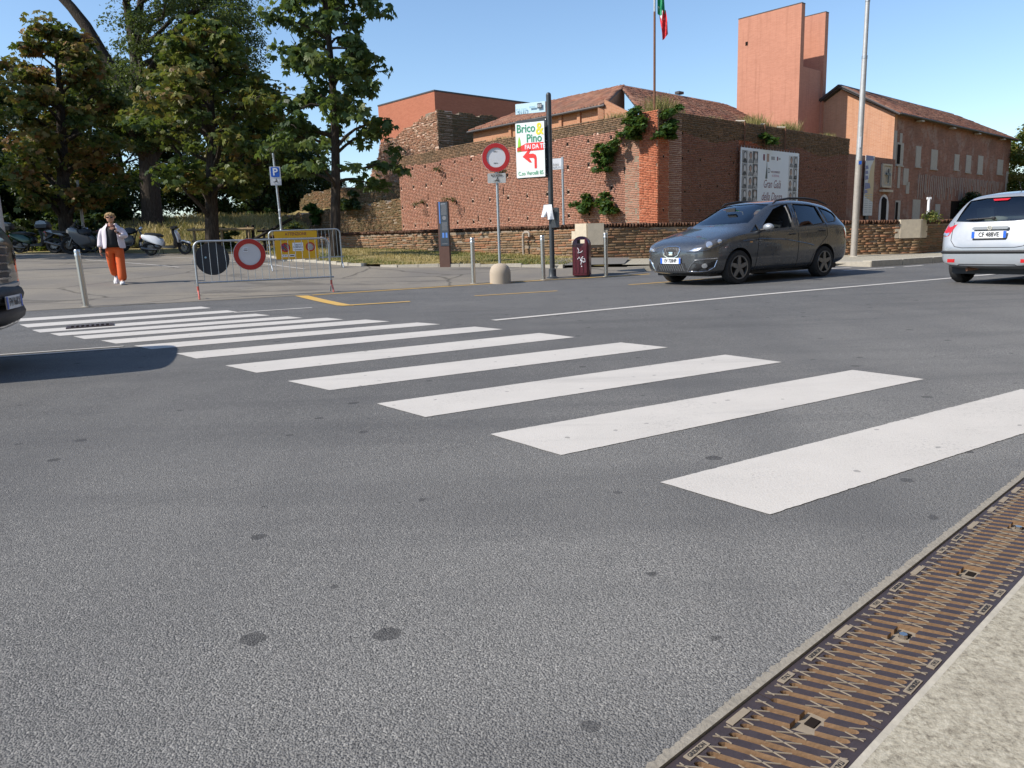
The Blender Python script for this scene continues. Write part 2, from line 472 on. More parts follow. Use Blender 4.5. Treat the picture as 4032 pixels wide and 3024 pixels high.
GREENCHEST = leaf_mat('green_chestnut_leaves', [(.026, .055, .019), (.05, .095, .03), (.085, .135, .045), (.14, .165, .06)])
SMALLLEAF = leaf_mat('small_grey_green_leaves', [(.025, .05, .018), (.055, .085, .035), (.10, .125, .055)])
DARKLEAF = leaf_mat('dark_woodland_leaves', [(.016, .036, .012), (.03, .06, .018), (.05, .085, .026)], .25)
CEDARLEAF = leaf_mat('cedar_needles', [(.018, .035, .022), (.03, .055, .035), (.05, .075, .05)], .15)
BRIGHTLEAF = leaf_mat('bright_fig_leaves', [(.025, .065, .014), (.05, .11, .024), (.09, .16, .045)])
YELLOWLEAF = leaf_mat('sunny_tree_leaves', [(.05, .09, .02), (.14, .17, .04), (.26, .2, .06)])
t = NT('bark'); v = t.co()
c = t.ramp(t.noise(t.map(v, (9, 9, 1.6)), 2.2, 7, .7), [(.3, (.018, .014, .011)), (.55, (.062, .05, .04)), (.8, (.13, .11, .09))])
t.bump(t.noise(t.map(v, (10, 10, 1.5)), 2.5, 6, .7), 1.0, .05)
BARK = t.set(color=c, rough=.95, spec=.15)
WOOD = plain('weathered_timber', (.30, .22, .13), .85, 0, .4, 12, .6, 40, spec=.2)
DARKWOOD = plain('tarred_timber', (.03, .026, .022), .8, 0, .4, 12, .5, 40, spec=.2)

# masonry
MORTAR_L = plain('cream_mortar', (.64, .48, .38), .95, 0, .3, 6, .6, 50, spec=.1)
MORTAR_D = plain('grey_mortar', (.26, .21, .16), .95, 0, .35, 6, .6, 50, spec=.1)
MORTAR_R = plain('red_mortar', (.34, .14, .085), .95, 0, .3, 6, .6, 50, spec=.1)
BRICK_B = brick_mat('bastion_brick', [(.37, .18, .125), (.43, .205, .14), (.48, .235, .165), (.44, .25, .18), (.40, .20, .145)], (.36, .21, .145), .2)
BRICK_BD = brick_mat('dark_bastion_brick', [(.25, .115, .08), (.31, .14, .095), (.35, .165, .115), (.31, .17, .125), (.27, .13, .095)], (.22, .12, .085), .3)  # bastion brick mixed in darker tones, laid on the right face only
BRICK_CAP = brick_mat('blackened_brick', [(.17, .11, .068), (.27, .165, .10), (.33, .20, .12), (.21, .14, .085)], (.12, .095, .06), .5)
BRICK_RED = brick_mat('new_red_brick', [(.44, .14, .075), (.55, .19, .105), (.60, .23, .13), (.48, .165, .09)], (.3, .1, .06), .2)
BRICK_P = brick_mat('parapet_brick', [(.23, .14, .08), (.33, .19, .105), (.40, .17, .095), (.28, .20, .115), (.17, .115, .075)], (.17, .14, .08), .45)
BRICK_C = brick_mat('coping_brick', [(.085, .045, .03), (.14, .07, .045), (.19, .095, .06), (.11, .065, .045)], (.06, .045, .032), .4)
BRICK_RUIN = brick_mat('ruin_brick', [(.17, .12, .065), (.25, .155, .085), (.31, .17, .095), (.2, .15, .085)], (.12, .11, .05), .5)
BRICK_PALE = brick_mat('eroded_brick', [(.34, .19, .12), (.44, .25, .16), (.40, .17, .10), (.48, .33, .23)], (.3, .2, .13), .4)
TEX_TOWER = brick_tex('tower_brick', (.49, .215, .14), (.56, .255, .17), (.52, .28, .20), .062, .25, (.38, .175, .12), .35, 1)
TEX_BOX = brick_tex('modern_brick', (.41, .14, .08), (.48, .175, .10), (.46, .22, .15), .07, .27, (.3, .11, .06), .3)
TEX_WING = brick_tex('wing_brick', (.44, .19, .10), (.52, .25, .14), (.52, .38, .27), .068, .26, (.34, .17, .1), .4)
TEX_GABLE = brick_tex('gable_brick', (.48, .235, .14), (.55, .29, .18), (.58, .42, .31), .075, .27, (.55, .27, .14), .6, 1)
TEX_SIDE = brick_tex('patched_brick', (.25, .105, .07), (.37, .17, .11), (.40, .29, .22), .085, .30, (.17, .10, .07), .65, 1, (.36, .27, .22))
TILE = brick_mat('roof_tile', [(.24, .10, .065), (.33, .15, .095), (.40, .21, .14), (.28, .14, .10), (.20, .105, .08)], (.17, .12, .085), .45)
PLASTER = plain('old_plaster', (.44, .40, .345), .92, 0, .3, 7, .6, 40, spec=.1)
SLATE = plain('dark_gutter_metal', (.075, .068, .068), .55, .4, .2, 6)
HOLE = plain('dark_recess', (.018, .014, .012), .95, 0, .2, 6, spec=.05)

# metals, plastics, prints
GALV = plain('galvanised_steel', (.42, .45, .47), .45, .75, .2, 25)
STEEL = plain('brushed_stainless', (.56, .54, .51), .33, 1, .12, 30)
LAMPGREY = plain('lamp_post_zinc', (.46, .46, .45), .55, .5, .25, 9)
RUST = plain('rusty_steel', (.20, .095, .055), .8, .3, .35, 14, .4, 60)
POSTGREY = plain('dark_grey_post', (.055, .062, .068), .45, .3, .15, 8)
CAST = plain('cast_iron_paint', (.062, .046, .047), .55, .35, .45, 25, .35, 120)
DUSTY = plain('dusty_rust', (.23, .145, .085), .95, 0, .4, 30, .6, 80, spec=.15)
TAN = plain('dusty_rib', (.27, .225, .17), .9, .1, .25, 60, spec=.2)
SIGNRED = plain('sign_red', (.42, .012, .016), .45, 0, .06, 6, coat=.3)
SIGNWHITE = plain('sign_white', (.62, .63, .66), .45, 0, .04, 5)
SIGNGREY = plain('sign_back_grey', (.035, .042, .052), .6, .3, .4, 7)
BLUE = plain('sign_blue', (.012, .11, .52), .45, 0, .05, 5)
PLATEWHITE = plain('plate_white', (.72, .73, .74), .4, 0, .03, 5)
PLATEBLUE = plain('plate_blue', (.02, .12, .60), .4, 0, .04, 5)
BLACK = plain('black_print', (.014, .014, .016), .6, 0, .1, 8)
AMBER = plain('amber_board', (.68, .38, .012), .5, 0, .06, 4)
GREENINK = plain('green_ink', (.015, .26, .12), .5, 0, .05, 5)
PALEGREEN = plain('pale_green_ink', (.10, .42, .22), .5, 0, .05, 5)
YELLOWINK = plain('yellow_ink', (.80, .66, .03), .5, 0, .05, 5)
REDINK = plain('red_ink', (.78, .035, .03), .5, 0, .05, 5)
LIMEINK = plain('lime_ink', (.30, .62, .06), .5, 0, .05, 5)
PALEBLUE = plain('pale_blue_print', (.52, .70, .80), .5, 0, .04, 5)
BLUEGREY = plain('blue_grey_print', (.33, .52, .62), .5, 0, .04, 5)
BANNER = plain('banner_vinyl', (.74, .78, .82), .5, 0, .05, 2)
MAROONINK = plain('maroon_ink', (.17, .02, .05), .5, 0, .05, 5)
GREYINK = plain('grey_ink', (.28, .28, .30), .5, 0, .1, 5)
PHOTO_D = plain('photo_dark', (.05, .048, .05), .5, 0, .4, 7)
PHOTO_M = plain('photo_mid', (.26, .25, .25), .5, 0, .3, 7)
PHOTO_L = plain('photo_light', (.56, .54, .53), .5, 0, .2, 7)
PHOTO_W = plain('photo_warm', (.36, .22, .16), .5, 0, .3, 7)
BINRED = plain('maroon_plastic', (.085, .010, .018), .35, 0, .2, 5, coat=.25)
PAPER = plain('white_paper', (.78, .80, .84), .7, 0, .03, 6)
PINKRED = plain('chipped_red_paint', (.50, .12, .09), .6, 0, .3, 30)
CORTEN = plain('weathering_steel', (.115, .062, .048), .8, .2, .25, 9, .3, 60)
PANEL = plain('info_panel', (.042, .055, .072), .35, 0, .1, 5, coat=.2)
PANELBLUE = plain('panel_blue', (.10, .24, .62), .4, 0, .08, 5)
PANELGREY = plain('panel_text_grey', (.22, .22, .23), .5, 0, .3, 90)
FLAGG = plain('flag_green', (.01, .30, .12), .7, 0, .1, 5)
FLAGW = plain('flag_white', (.75, .75, .75), .7, 0, .05, 5)
FLAGR = plain('flag_red', (.62, .02, .03), .7, 0, .1, 5)
DOME = plain('exposed_aggregate', (.42, .35, .27), .9, 0, .25, 90, .8, 160, spec=.2)
PIPE = plain('old_pipe_paint', (.34, .29, .24), .7, .2, .4, 20)
# ================================================================ ground, road, markings
def resample(P, n):
    P = np.asarray(P, float); d = np.r_[0, np.cumsum(np.hypot(*np.diff(P, axis=0).T))]
    q = np.linspace(0, d[-1], n)
    return np.c_[np.interp(q, d, P[:, 0]), np.interp(q, d, P[:, 1])]
def patch(name, A, B, nu, nv, mat, offA=0, offB=None, parent=None, kind=None, warp=0, zB=None, pw=1, jit=0):
    A, B = resample(A, nu), resample(B, nu); offB = offA if offB is None else offB
    w = np.linspace(0, 1, nv) ** pw
    XY = A[None] * (1 - w)[:, None, None] + B[None] * w[:, None, None]
    if warp: XY = XY + rng.normal(0, warp, XY.shape)
    Z = T(XY[..., 0], XY[..., 1]) + (offA * (1 - w) + offB * w)[:, None]
    if zB is not None:
        e = (w * w * (3 - 2 * w))[:, None]; zb = np.interp(np.linspace(0, 1, nu), np.linspace(0, 1, len(zB)), zB)[None]
        Z = Z * (1 - e) + zb * e
    if jit: Z = Z + rng.normal(0, jit, Z.shape)
    V = np.dstack([XY, Z]).reshape(-1, 3)
    i, j = np.meshgrid(np.arange(nv - 1), np.arange(nu - 1), indexing='ij'); a = (i * nu + j).ravel()
    F = np.c_[a, a + 1, a + nu + 1, a + nu]
    me = np_mesh(name, V, F, mat, smooth=True)
    if me.polygons[0].normal.z < 0: me.flip_normals()
    auto_uv(me)
    o = obj(name, me, parent)
    if kind: o['kind'] = kind
    return o

# one sheet to the horizon, lowered where road and pavements lie over it
rr = np.r_[np.linspace(0, 12, 10), np.linspace(14, 70, 36), np.geomspace(78, 1500, 18)]
aa = np.linspace(0, math.tau, 97)[:-1]
gx, gy = np.outer(rr, np.sin(aa)), np.outer(rr, np.cos(aa))
gz = T(gx, gy) - np.where(rr < 10, .45, np.where(rr < 24, .12, .05))[:, None]
gx, gy, gz = gx.ravel(), gy.ravel(), gz.ravel()
i, j = np.meshgrid(np.arange(len(rr) - 1), np.arange(96), indexing='ij'); a = (i * 96 + j).ravel(); b = (i * 96 + (j + 1) % 96).ravel()
me = np_mesh('ground', np.c_[gx, gy, gz], np.c_[a, b, b + 96, a + 96], DRYGRASS, smooth=True)
if me.polygons[500].normal.z < 0: me.flip_normals()
ground = tag(obj('ground', me), kind='structure')

L0 = np.array((.269, 1.255)); UU = np.array((.7371, .6758)); NN = np.array((.6758, -.7371))
def gp(s, n): return L0 + UU * s + NN * n
FE = np.array((-7.45, 13.29)); FD = np.array((.882, .471))
far_edge = [FE + FD * -60, FE + FD * -20, (-8.14, 12.88), (-7.35, 13.29), (-5.22, 14.3), (-3.9, 14.95), (-2.62, 15.76), (-.79, 16.78), (1.01, 17.62), (3.32, 18.6), (8.05, 18.9), (8.6, 18.3), (10.5, 19.1), (14, 21.0), (60, 46)]
near_edge = [gp(-70, -.019), gp(-18, -.019), gp(-3.5, -.019), gp(-2.8, -.019), gp(-1.2, -.019), gp(0, -.019), gp(.8, -.019), gp(2, -.019), gp(3, -.019), gp(4.5, -.019), gp(8, -.019), gp(8.5, -.019), gp(10, -.019), gp(13, -.019), gp(70, -.019)]
A = np.array(near_edge); B = np.array(far_edge)
An = np.concatenate([resample(A[k:k + 2], 8)[:-1] for k in range(len(A) - 1)] + [A[-1:]]); Bn = np.concatenate([resample(B[k:k + 2], 8)[:-1] for k in range(len(B) - 1)] + [B[-1:]])
nv = 44; w = np.linspace(0, 1, nv) ** 1.5
XY = An[None] * (1 - w)[:, None, None] + Bn[None] * w[:, None, None]
nu = len(An); Z = T(XY[..., 0], XY[..., 1])
i, j = np.meshgrid(np.arange(nv - 1), np.arange(nu - 1), indexing='ij'); a = (i * nu + j).ravel()
me = np_mesh('road', np.dstack([XY, Z]).reshape(-1, 3), np.c_[a, a + 1, a + nu + 1, a + nu], ASPHALT, smooth=True)
if me.polygons[5].normal.z < 0: me.flip_normals()
road = tag(obj('road', me), kind='structure')

# zebra crossing: far-left corner, far-right, near-right, near-left of every stripe
STR = [((-7.46, 11.66), (-5.23, 13.01), (-4.92, 12.66), (-7.2, 11.2)), ((-6.89, 10.75), (-4.48, 12.16), (-4.19, 11.80), (-6.5, 10.3)),
 ((-6.23, 9.95), (-3.78, 11.39), (-3.46, 11.04), (-5.9, 9.58)), ((-5.68, 9.42), (-3.13, 10.78), (-2.83, 10.46), (-5.38, 9.10)),
 ((-5.16, 9.0), (-2.48, 10.36), (-2.18, 10.03), (-4.84, 8.66)), ((-4.55, 8.46), (-1.87, 9.91), (-1.5, 9.55), (-4.21, 8.12)),
 ((-3.91, 7.89), (-1.13, 9.30), (-.82, 9.0), (-3.57, 7.55)), ((-3.17, 7.18), (-.4, 8.61), (-.08, 8.25), (-2.82, 6.79)),
 ((-2.39, 6.32), (.3, 7.81), (.63, 7.38), (-1.99, 5.89)), ((-1.63, 5.47), (1.0, 6.9), (1.35, 6.5), (-1.23, 5.06)),
 ((-.83, 4.57), (1.7, 6.0), (2.0, 5.57), (-.49, 4.16)), ((-.12, 3.73), (2.34, 5.16), (2.62, 4.76), (.21, 3.31)), ((.57, 2.88), (2.98, 4.37), (3.26, 3.98), (.87, 2.49))]
for k, q in enumerate(STR):
    patch('crossing_stripe', [q[0], q[1]], [q[3], q[2]], 160 if k > 5 else 40, 9, PAINT_W, .0028, parent=road, warp=.0014 if k > 5 else 0)
def line(name, P, wd, mat, off=.006, parent=None):
    P = np.array(P, float); d = P[-1] - P[0]; d /= np.linalg.norm(d); nn = np.array((-d[1], d[0])) * wd / 2
    return patch(name, P + nn, P - nn, max(6, int(np.linalg.norm(P[-1] - P[0]) * 2)), 3, mat, off, parent=parent)
line('lane_line', [(-.2, 9.22), (8.1, 14.16), (30, 27.2)], .13, PAINT_W, parent=road)
line('lane_line', [(-4.2, 11.68), (-3.14, 12.19)], .09, PAINT_W, parent=road)
line('lane_line', [(-9, 6.1), (-4.0, 7.86)], .05, PAINT_W, parent=road)
line('lane_line', [(-9, 5.92), (-3.95, 7.67)], .05, PAINT_W, parent=road)
patch('bay_line', [(-4.12, 14.78), (-2.79, 12.45)], [(-3.86, 14.78), (-2.5, 12.36)], 10, 3, PAINT_Y, .007, parent=road)
patch('bay_line', [(-2.79, 12.45), (-1.68, 12.92)], [(-2.68, 12.34), (-1.64, 12.78)], 8, 3, PAINT_Y, .008, parent=road)
line('bay_line', [(-3.8, 14.86), (-2.62, 15.6), (-.79, 16.62), (1.01, 17.46), (3.3, 18.0)], .10, PAINT_Y, parent=road)
line('bay_line', [(-.62, 13.74), (.9, 14.35)], .10, PAINT_Y, parent=road)
line('bay_line', [(2.4, 15.4), (4.6, 16.45)], .10, PAINT_Y, parent=road)
line('bay_line', [(7.5, 17.25), (9.0, 17.95)], .09, PAINT_W, parent=road)
line('bay_line', [(9.3, 18.1), (9.9, 18.4)], .09, PAINT_W, parent=road)
line('bay_line', [(6.6, 17.6), (8.1, 18.2)], .09, PAINT_W, parent=road)

# parking apron beyond the road edge, kerb, grass, path, pavement
apron = patch('parking_apron', far_edge[0:10], [FE + FD * -60 + (-25, 47), FE + FD * -20 + (-12, 22), (-18.5, 32.0), (-13.5, 31.4), (-9, 29), (-6.84, 24.3), (-4.59, 22.13), (-1.79, 20.9), (1.42, 19.7), (3.4, 19.5)], 90, 40, APRON, .004, kind='structure')
for P in ([(-12.9, 28.9), (-8.4, 24.3)], [(-14.8, 27.2), (-9.6, 22.6)], [(-8.3, 24.4), (-5.6, 21.3)]): line('parking_bay_line', P, .07, PAINT_W, .010, apron)
kl = [(-8.2, 26.6), (-6.84, 24.3), (-5.83, 23.5), (-4.59, 22.13), (-3.07, 21.2), (-1.79, 20.9), (-.48, 20.52), (.65, 20.04), (1.42, 19.62)]
DL = np.array((-.676, .737)); DR = np.array((.731, .682)); PA = np.array((2.19, 21.19)); PB = np.array((11.75, 22.1))
wall_foot = [PA + DL * q for q in (19, 13, 10, 8, 5.5, 4, 2.5, 1, 0)]
grass = patch('grass_verge', kl, wall_foot, 60, 14, DRYGRASS, .07, .08, kind='structure', jit=.01)
kerb = tag(thing('kerb', None, None), kind='structure')
K = resample(kl, 22)
for k in range(21):
    if k in (3, 11): continue
    p, q = K[k], K[k + 1]; d = q - p; L = np.linalg.norm(d); m = (p + q) / 2
    MB().box((0, 0, 0), (L - .015, .13, .26), mi=0).build('kerb_stone', KERB, kerb, loc=on(m[0], m[1], -.05 + rng.uniform(-.012, .01)), rot=(rng.uniform(-.02, .02), 0, math.atan2(d[1], d[0])))
patch('tarmac_path', [(1.15, 19.62), (2.1, 19.6), (2.95, 19.62)], [(1.0, 21.2), (2.3, 21.0), (3.3, 20.95)], 12, 8, PATH, .075, .09, kind='structure')
pave = patch('pavement', [(2.9, 19.56), (3.61, 19.5), (6, 19.2), (8.05, 18.86), (8.62, 18.30), (10.5, 19.1), (14, 21.0), (40, 34.8)], [(2.5, 21.3), (3.5, 21.4), (6.5, 21.75), (8.5, 21.95), (9.5, 22.0), (11.2, 22.1), (17, 25.3), (45, 41)], 60, 10, CONCRETE, .06, .03, kind='structure')
for a, b, hgt in (((3.0, 19.5), (5.6, 19.22), .02), ((5.6, 19.22), (8.0, 18.84), .04), ((8.0, 18.84), (8.6, 18.26), .09), ((8.6, 18.26), (9.55, 18.66), .12), ((9.55, 18.66), (10.5, 19.06), .12), ((10.5, 19.06), (12.0, 19.86), .11), ((12.0, 19.86), (14, 20.93), .11), ((14, 20.93), (17, 22.55), .11)):
    a, b = np.array(a), np.array(b); d = b - a; L = np.linalg.norm(d); m = (a + b) / 2; nrm = np.array((-d[1], d[0])) / L * .13
    MB().box((0, 0, 0), (L - .02, .26, .3)).build('kerb_stone', KERB, kerb, loc=on(m[0] + nrm[0], m[1] + nrm[1], hgt - .15 + .02), rot=(rng.uniform(-.02, .02), rng.uniform(-.006, .006), math.atan2(d[1], d[0])))
# grassy bank behind the parked bikes
patch('grass_bank', [(-60, 36), (-34, 36), (-22, 37.5), (-14, 38.5), (-9.5, 40)], [(-62, 48), (-38, 48), (-24, 49.5), (-17, 52.5), (-15, 56)], 50, 16, DRYGRASS, .02, zB=[3.4, 3.3, 3.2, 3.1, 3.0], kind='structure', jit=.07)
patch('grass_bank', [(-62, 48), (-38, 48), (-24, 49.5), (-17, 52.5), (-15, 56)], [(-80, 100), (-50, 100), (-30, 100), (-15, 100), (-5, 100)], 40, 8, DRYGRASS, 0, zB=[3.5] * 5, kind='structure').location.z = 0
for o in [q for q in COL.objects if q.name == 'grass_bank.001']:
    for v in o.data.vertices: v.co.z = 3.15 if v.co.y < 60 else 3.4

def blades(name, A, B, n, h0, h1, off, mat, parent=None, zf=None, w=.012, tint=(0, 1)):
    A, B = resample(A, 60), resample(B, 60); q = rng.random(n) * 58.99; k = q.astype(int); f = (q - k)[:, None]; v = rng.random(n)[:, None]
    P = (A[k] * (1 - f) + A[k + 1] * f) * (1 - v) + (B[k] * (1 - f) + B[k + 1] * f) * v
    z = (T(P[:, 0], P[:, 1]) + off) if zf is None else zf(P[:, 0], P[:, 1], v[:, 0])
    cl = np.sin(P[:, 0] * 3.1 + np.sin(P[:, 1] * 2.3) * 2) * .5 + .5
    h = (h0 + (h1 - h0) * rng.random(n)) * (.6 + .8 * cl); a = rng.random(n) * math.tau; ln = rng.normal(0, .45, (n, 2)) * h[:, None]
    d = np.c_[np.cos(a), np.sin(a)] * w
    V = np.stack([np.c_[P - d, z - .02], np.c_[P + d, z - .02], np.c_[P + ln + d * .2, z + h], np.c_[P + ln - d * .2, z + h]], 1).reshape(-1, 3)
    tt = np.clip(rng.normal(.5 + .35 * np.sin(P[:, 0] * 1.7 + P[:, 1] * 1.1), .25), 0, 1) * (tint[1] - tint[0]) + tint[0]
    return tag(obj(name, np_mesh(name, V, np.arange(4 * n).reshape(-1, 4), mat, np.repeat(tt, 4)), parent), kind='stuff')
tag(blades('grass', kl, wall_foot, 30000, .015, .06, .07, GRASSBLADE), 'short half-dry grass on the verge before the low brick wall', 'grass')

# -------------------------------------------------- cast iron channel grates along the near kerb
RZ = math.atan2(UU[1], UU[0]); PIT, SH, MOD = .03958, .0545, .475
CLX = .464
def grate(k, detail):
    p = gp(-.166 + k * MOD, 0); z0 = float(T(*p)) - .003
    g = thing('drain_grate', None, 'drain grate', (p[0], p[1], z0), RZ, 'iron drain grates in the channel by the kerb')
    m = MB()
    for y0, y1, s0 in ((0, -.03, 0), (-.206, -.234, SH)):
        m.box((s0 + MOD / 2, (y0 + y1) / 2, -.018), (MOD - .004, abs(y1 - y0), .036))
    m.build('frame', CAST, g)
    sl = SH / .176; wb = .0112
    for q in range(12):
        s = (q + .5) * PIT
        near = abs(s + .09 * sl - CLX) < .032          # bars stop short of the locking clip
        for na, nb in (((.0295, .098), (.142, .2065)) if near else ((.0295, .2065),)):
            fl = []
            for side in (1, -1):
                pts = []
                for n, e in ((na, .0075 if na < .05 else 0), (na + .0035, .0028 if na < .05 else 0), (na + .0085, 0), (nb - .0085, 0), (nb - .0035, .0028 if nb > .2 else 0), (nb, .0075 if nb > .2 else 0)): pts.append((s + (n - .03) * sl + side * (wb + e), -n))
                fl += pts if side == 1 else pts[::-1]
            b = MB(); b.prism(fl, -.034, None, 0, 1); b.build('bar', [CAST, DUSTY], g)
    r = MB()
    for q in range(12):
        s = (q + .5) * PIT
        for fam in (1, -1):
            segs = [(.012, .0295), (.2065, .223)]
            for sb in ((j + .5) * PIT for j in range(12)):
                u, v = sorted(((.118 + ((sb - s) + e * wb) / (fam * .42)) for e in (-1, 1)))
                u, v = max(u, .0295), min(v, .2065)
                if v - u > .004 and not (abs(sb + .09 * sl - CLX) < .032 and v > .098 and u < .142): segs.append((u, v))
            for na, nb in segs:
                a = (s + (na - .03) * sl + fam * (na - .118) * .42, -na); b = (s + (nb - .03) * sl + fam * (nb - .118) * .42, -nb)
                r.box(((a[0] + b[0]) / 2, (a[1] + b[1]) / 2, .0008), (math.dist(a, b), .0017, .0022), rz=math.atan2(b[1] - a[1], b[0] - a[0]))
    r.build('rib', TAN, g)['kind'] = 'stuff'
    MB().box((CLX, -.12, -.02), (.085, .046, .014)).build('clip_plate', TAN, g)
    MB().box((CLX + .012, -.12, -.0125), (.03, .02, .004)).build('clip_slot', HOLE, g)
    if k % 2 == 1:
        MB().cyl((CLX, -.12, -.014), (CLX, -.12, -.002), .010, n=6).build('bolt', STEEL, g)
    for ss, n, tx in ((.229, .0145, 'GRIDIRON'), (.095, .0145, 'ITALY'), (.375, .0145, None), (.248, .220, 'GRIDIRON'), (.371, .220, 'ITALY')):
        pl = MB().box((ss, -n, .0005), (.066 if tx != 'ITALY' else .05, .016, .003)).build('name_plate', TAN, g)
        if tx and detail:
            text('lettering', tx, .0135, BLACK, pl, Matrix.Translation((ss, -n, .0024)) @ Matrix.Rotation(math.pi if n > .1 else 0, 4, 'Z'), bold=.01, xs=.82, depth=.0004)
    return g
lab = ['nearest iron drain grate at the bottom edge of the picture', 'second iron drain grate up from the bottom edge', 'third iron drain grate up from the bottom edge', 'fourth iron drain grate up from the bottom edge', 'fifth iron drain grate, by the right edge of the picture']
for k in range(-1, 6):
    g = grate(k, k < 4)
    vis = k - 0
    g['label'] = lab[k + 0] if 0 <= k < 5 else ('iron drain grate cut off by the bottom edge' if k < 0 else f"iron drain grate just past the right edge, number {k - 4} beyond the visible ones")
ch = tag(thing('drain_channel', None, None), kind='structure')
def strip(name, n0, n1, z0, z1, mat, wob=0, s0=-9, s1=25, ns=120):
    ss = np.linspace(s0, s1, ns); V = []; F = []
    for i, s in enumerate(ss):
        e = rng.normal(0, wob) if wob else 0
        for n, z in ((n0 + e, z0), (n0 + e * .7, z1), (n1, z1), (n1, z0)):
            p = gp(s, n); V.append((p[0], p[1], float(T(*p)) + z))
        if i:
            a = (i - 1) * 4; b = i * 4
            F += [(a + j, b + j, b + (j + 1) % 4, a + (j + 1) % 4) for j in range(4)]
    m = MB(); m.v = V; m.f = [f[::-1] for f in F]; m.m = [0] * len(F); return m.build(name, mat, ch)
strip('channel_edge', -.024, -.003, -.2, .0025, plain('chipped_mortar', (.25, .225, .185), .95, 0, .4, 40, .9, 90), .0035, -3, 8, 1600)
strip('channel_edge', .2365, .252, -.2, .001, KERB)
strip('channel_bed', -.01, .245, -.30, -.14, plain('drain_silt', (.045, .034, .024), .95, 0, .4, 20, .5, 50))
pv = patch('near_pavement', [gp(-12, .2545), gp(30, .2545)], [gp(-12, 9), gp(30, 9)], 240, 20, CONCRETE, .010, kind='structure', pw=2)
pk = tag(thing('drain_grate', 'small square iron drain grate set in the far crossing stripes', 'drain grate', on(-5.6, 10.2, .004), R_(28)), kind=None)
m = MB(); m.box((0, .0, 0), (.52, .34, .006)); m.build('pit', HOLE, pk)
m = MB()
for y in (-.17, .17): m.box((0, y, .004), (.56, .03, .012))
for x in (-.265, .265, 0): m.box((x, 0, .004), (.03, .31, .0118))
m.build('frame', CAST, pk)
for q in range(9):
    MB().box((-.235 + q * .0588, 0, .006), (.024, .31, .010)).build('bar', CAST, pk)
# ================================================================ castle, walls, buildings
def ang(e): return math.atan2(e[1], e[0])
def wall_frame(parent, name, origin, e, z, mb, mats):
    """part whose local x runs along the wall, y into it"""
    o = mb.build(name, mats, parent); px, py, pz = parent.location
    o.location = (origin[0] - px, origin[1] - py, z - pz); o.rotation_euler = (0, 0, ang(e))
    return o, Matrix.Translation((origin[0], origin[1], z)) @ Matrix.Rotation(ang(e), 4, 'Z')

PC = np.array((5.606, 29.0)); PLf = np.array((-5.5, 41.11)); PE = np.array((17.41, 40.0))
bast = thing('castle_bastion', 'old brick castle bastion with a sharp corner, its left face sunlit', 'castle wall', (PC[0], PC[1], 0))
e1 = -DL; n1 = 16.43
holes = []
for z in (4.77, 3.86, 2.88, 1.93):
    for s in (.13, 1.2, 2.28, 3.52, 4.65, 5.86, 7.07, 8.3, 9.52, 10.75, 11.96, 13.08, 14.25, 15.45):
        if rng.random() < .9:
            w_ = rng.uniform(.045, .07); holes.append((s - w_, s + w_, z - .05, z + .075))
for s, z in ((3.9, 4.2), (2.4, 3.3), (6.2, 2.1), (9.3, 4.35), (8.0, 3.2), (12.6, 2.4), (5.2, 2.55), (14.9, 3.5)): holes.append((s - .03, s + .04, z - .14, z + .12))
ltop = lambda s: 5.53 - .02 * math.sin(s * .9) + .012 * math.sin(s * 5)
lw, Wl = wall_frame(bast, 'wall', PLf, e1, 0, MB().box((n1 / 2, .76, 2.66), (n1, 1.5, 5.5)), MORTAR_L)
red = lambda s, z: s > 15.63
capz = lambda s: 4.92 + .04 * math.sin(s * 1.7) + .02 * math.sin(s * 9) + .008 * s
pieces(lw, Wl, 'brick', BRICKS, brick_rows(0, n1, .9, 5.6, ltop, None, holes, joint=.013, proud=.016, rough=.3, zone=lambda s, z: not red(s, z) and z < capz(s)), BRICK_B, 300)
pieces(lw, Wl, 'brick', BRICKS, brick_rows(0, n1, .9, 5.62, ltop, None, holes, zone=lambda s, z: not red(s, z) and z >= capz(s), rough=.6, proud=.022), BRICK_CAP, 0, 'blackened_brickwork')
pieces(lw, Wl, 'brick', BRICKS, brick_rows(15.6, n1 + .01, .9, 5.5, None, None, holes, ch=.062, joint=.006, bl=.23, zone=red, proud=.02), BRICK_RED, 60, 'red_brickwork')
h_ = MB()
for h in holes: h_.box(((h[0] + h[1]) / 2, .02, (h[2] + h[3]) / 2), (h[1] - h[0], .05, h[3] - h[2]))
h_.build('putlog_hole', HOLE, lw)['kind'] = 'stuff'
n2 = 16.14
holes2 = []
for z in (4.77, 3.86, 2.88, 1.93):
    for s in np.arange(.35, 16, 1.22): holes2.append((s - .04, s + .04, z - .04, z + .05)) if rng.random() < .8 else None
for _ in range(14):
    s, z = rng.uniform(.8, 16), rng.uniform(1.8, 4.6); holes2.append((s - .05, s + .05, z - .02, z + .03))
rtop = lambda s: 5.56 + .02 * math.sin(s * 3)
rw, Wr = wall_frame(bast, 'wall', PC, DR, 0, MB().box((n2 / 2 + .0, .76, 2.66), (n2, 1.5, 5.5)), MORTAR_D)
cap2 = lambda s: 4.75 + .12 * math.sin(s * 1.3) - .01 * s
pieces(rw, Wr, 'brick', BRICKS, brick_rows(.7, n2, .9, 5.6, rtop, None, holes2, zone=lambda s, z: z < cap2(s) and not (5.6 < s < 9.8 and z > 4.1 + .3 * abs(math.sin(s * 4)))), BRICK_BD, 240)
pieces(rw, Wr, 'brick', BRICKS, brick_rows(0, n2, .9, 5.6, rtop, None, holes2, zone=lambda s, z: z >= cap2(s) and s > .0, rough=.8, proud=.028), BRICK_CAP, 0, 'blackened_brickwork')
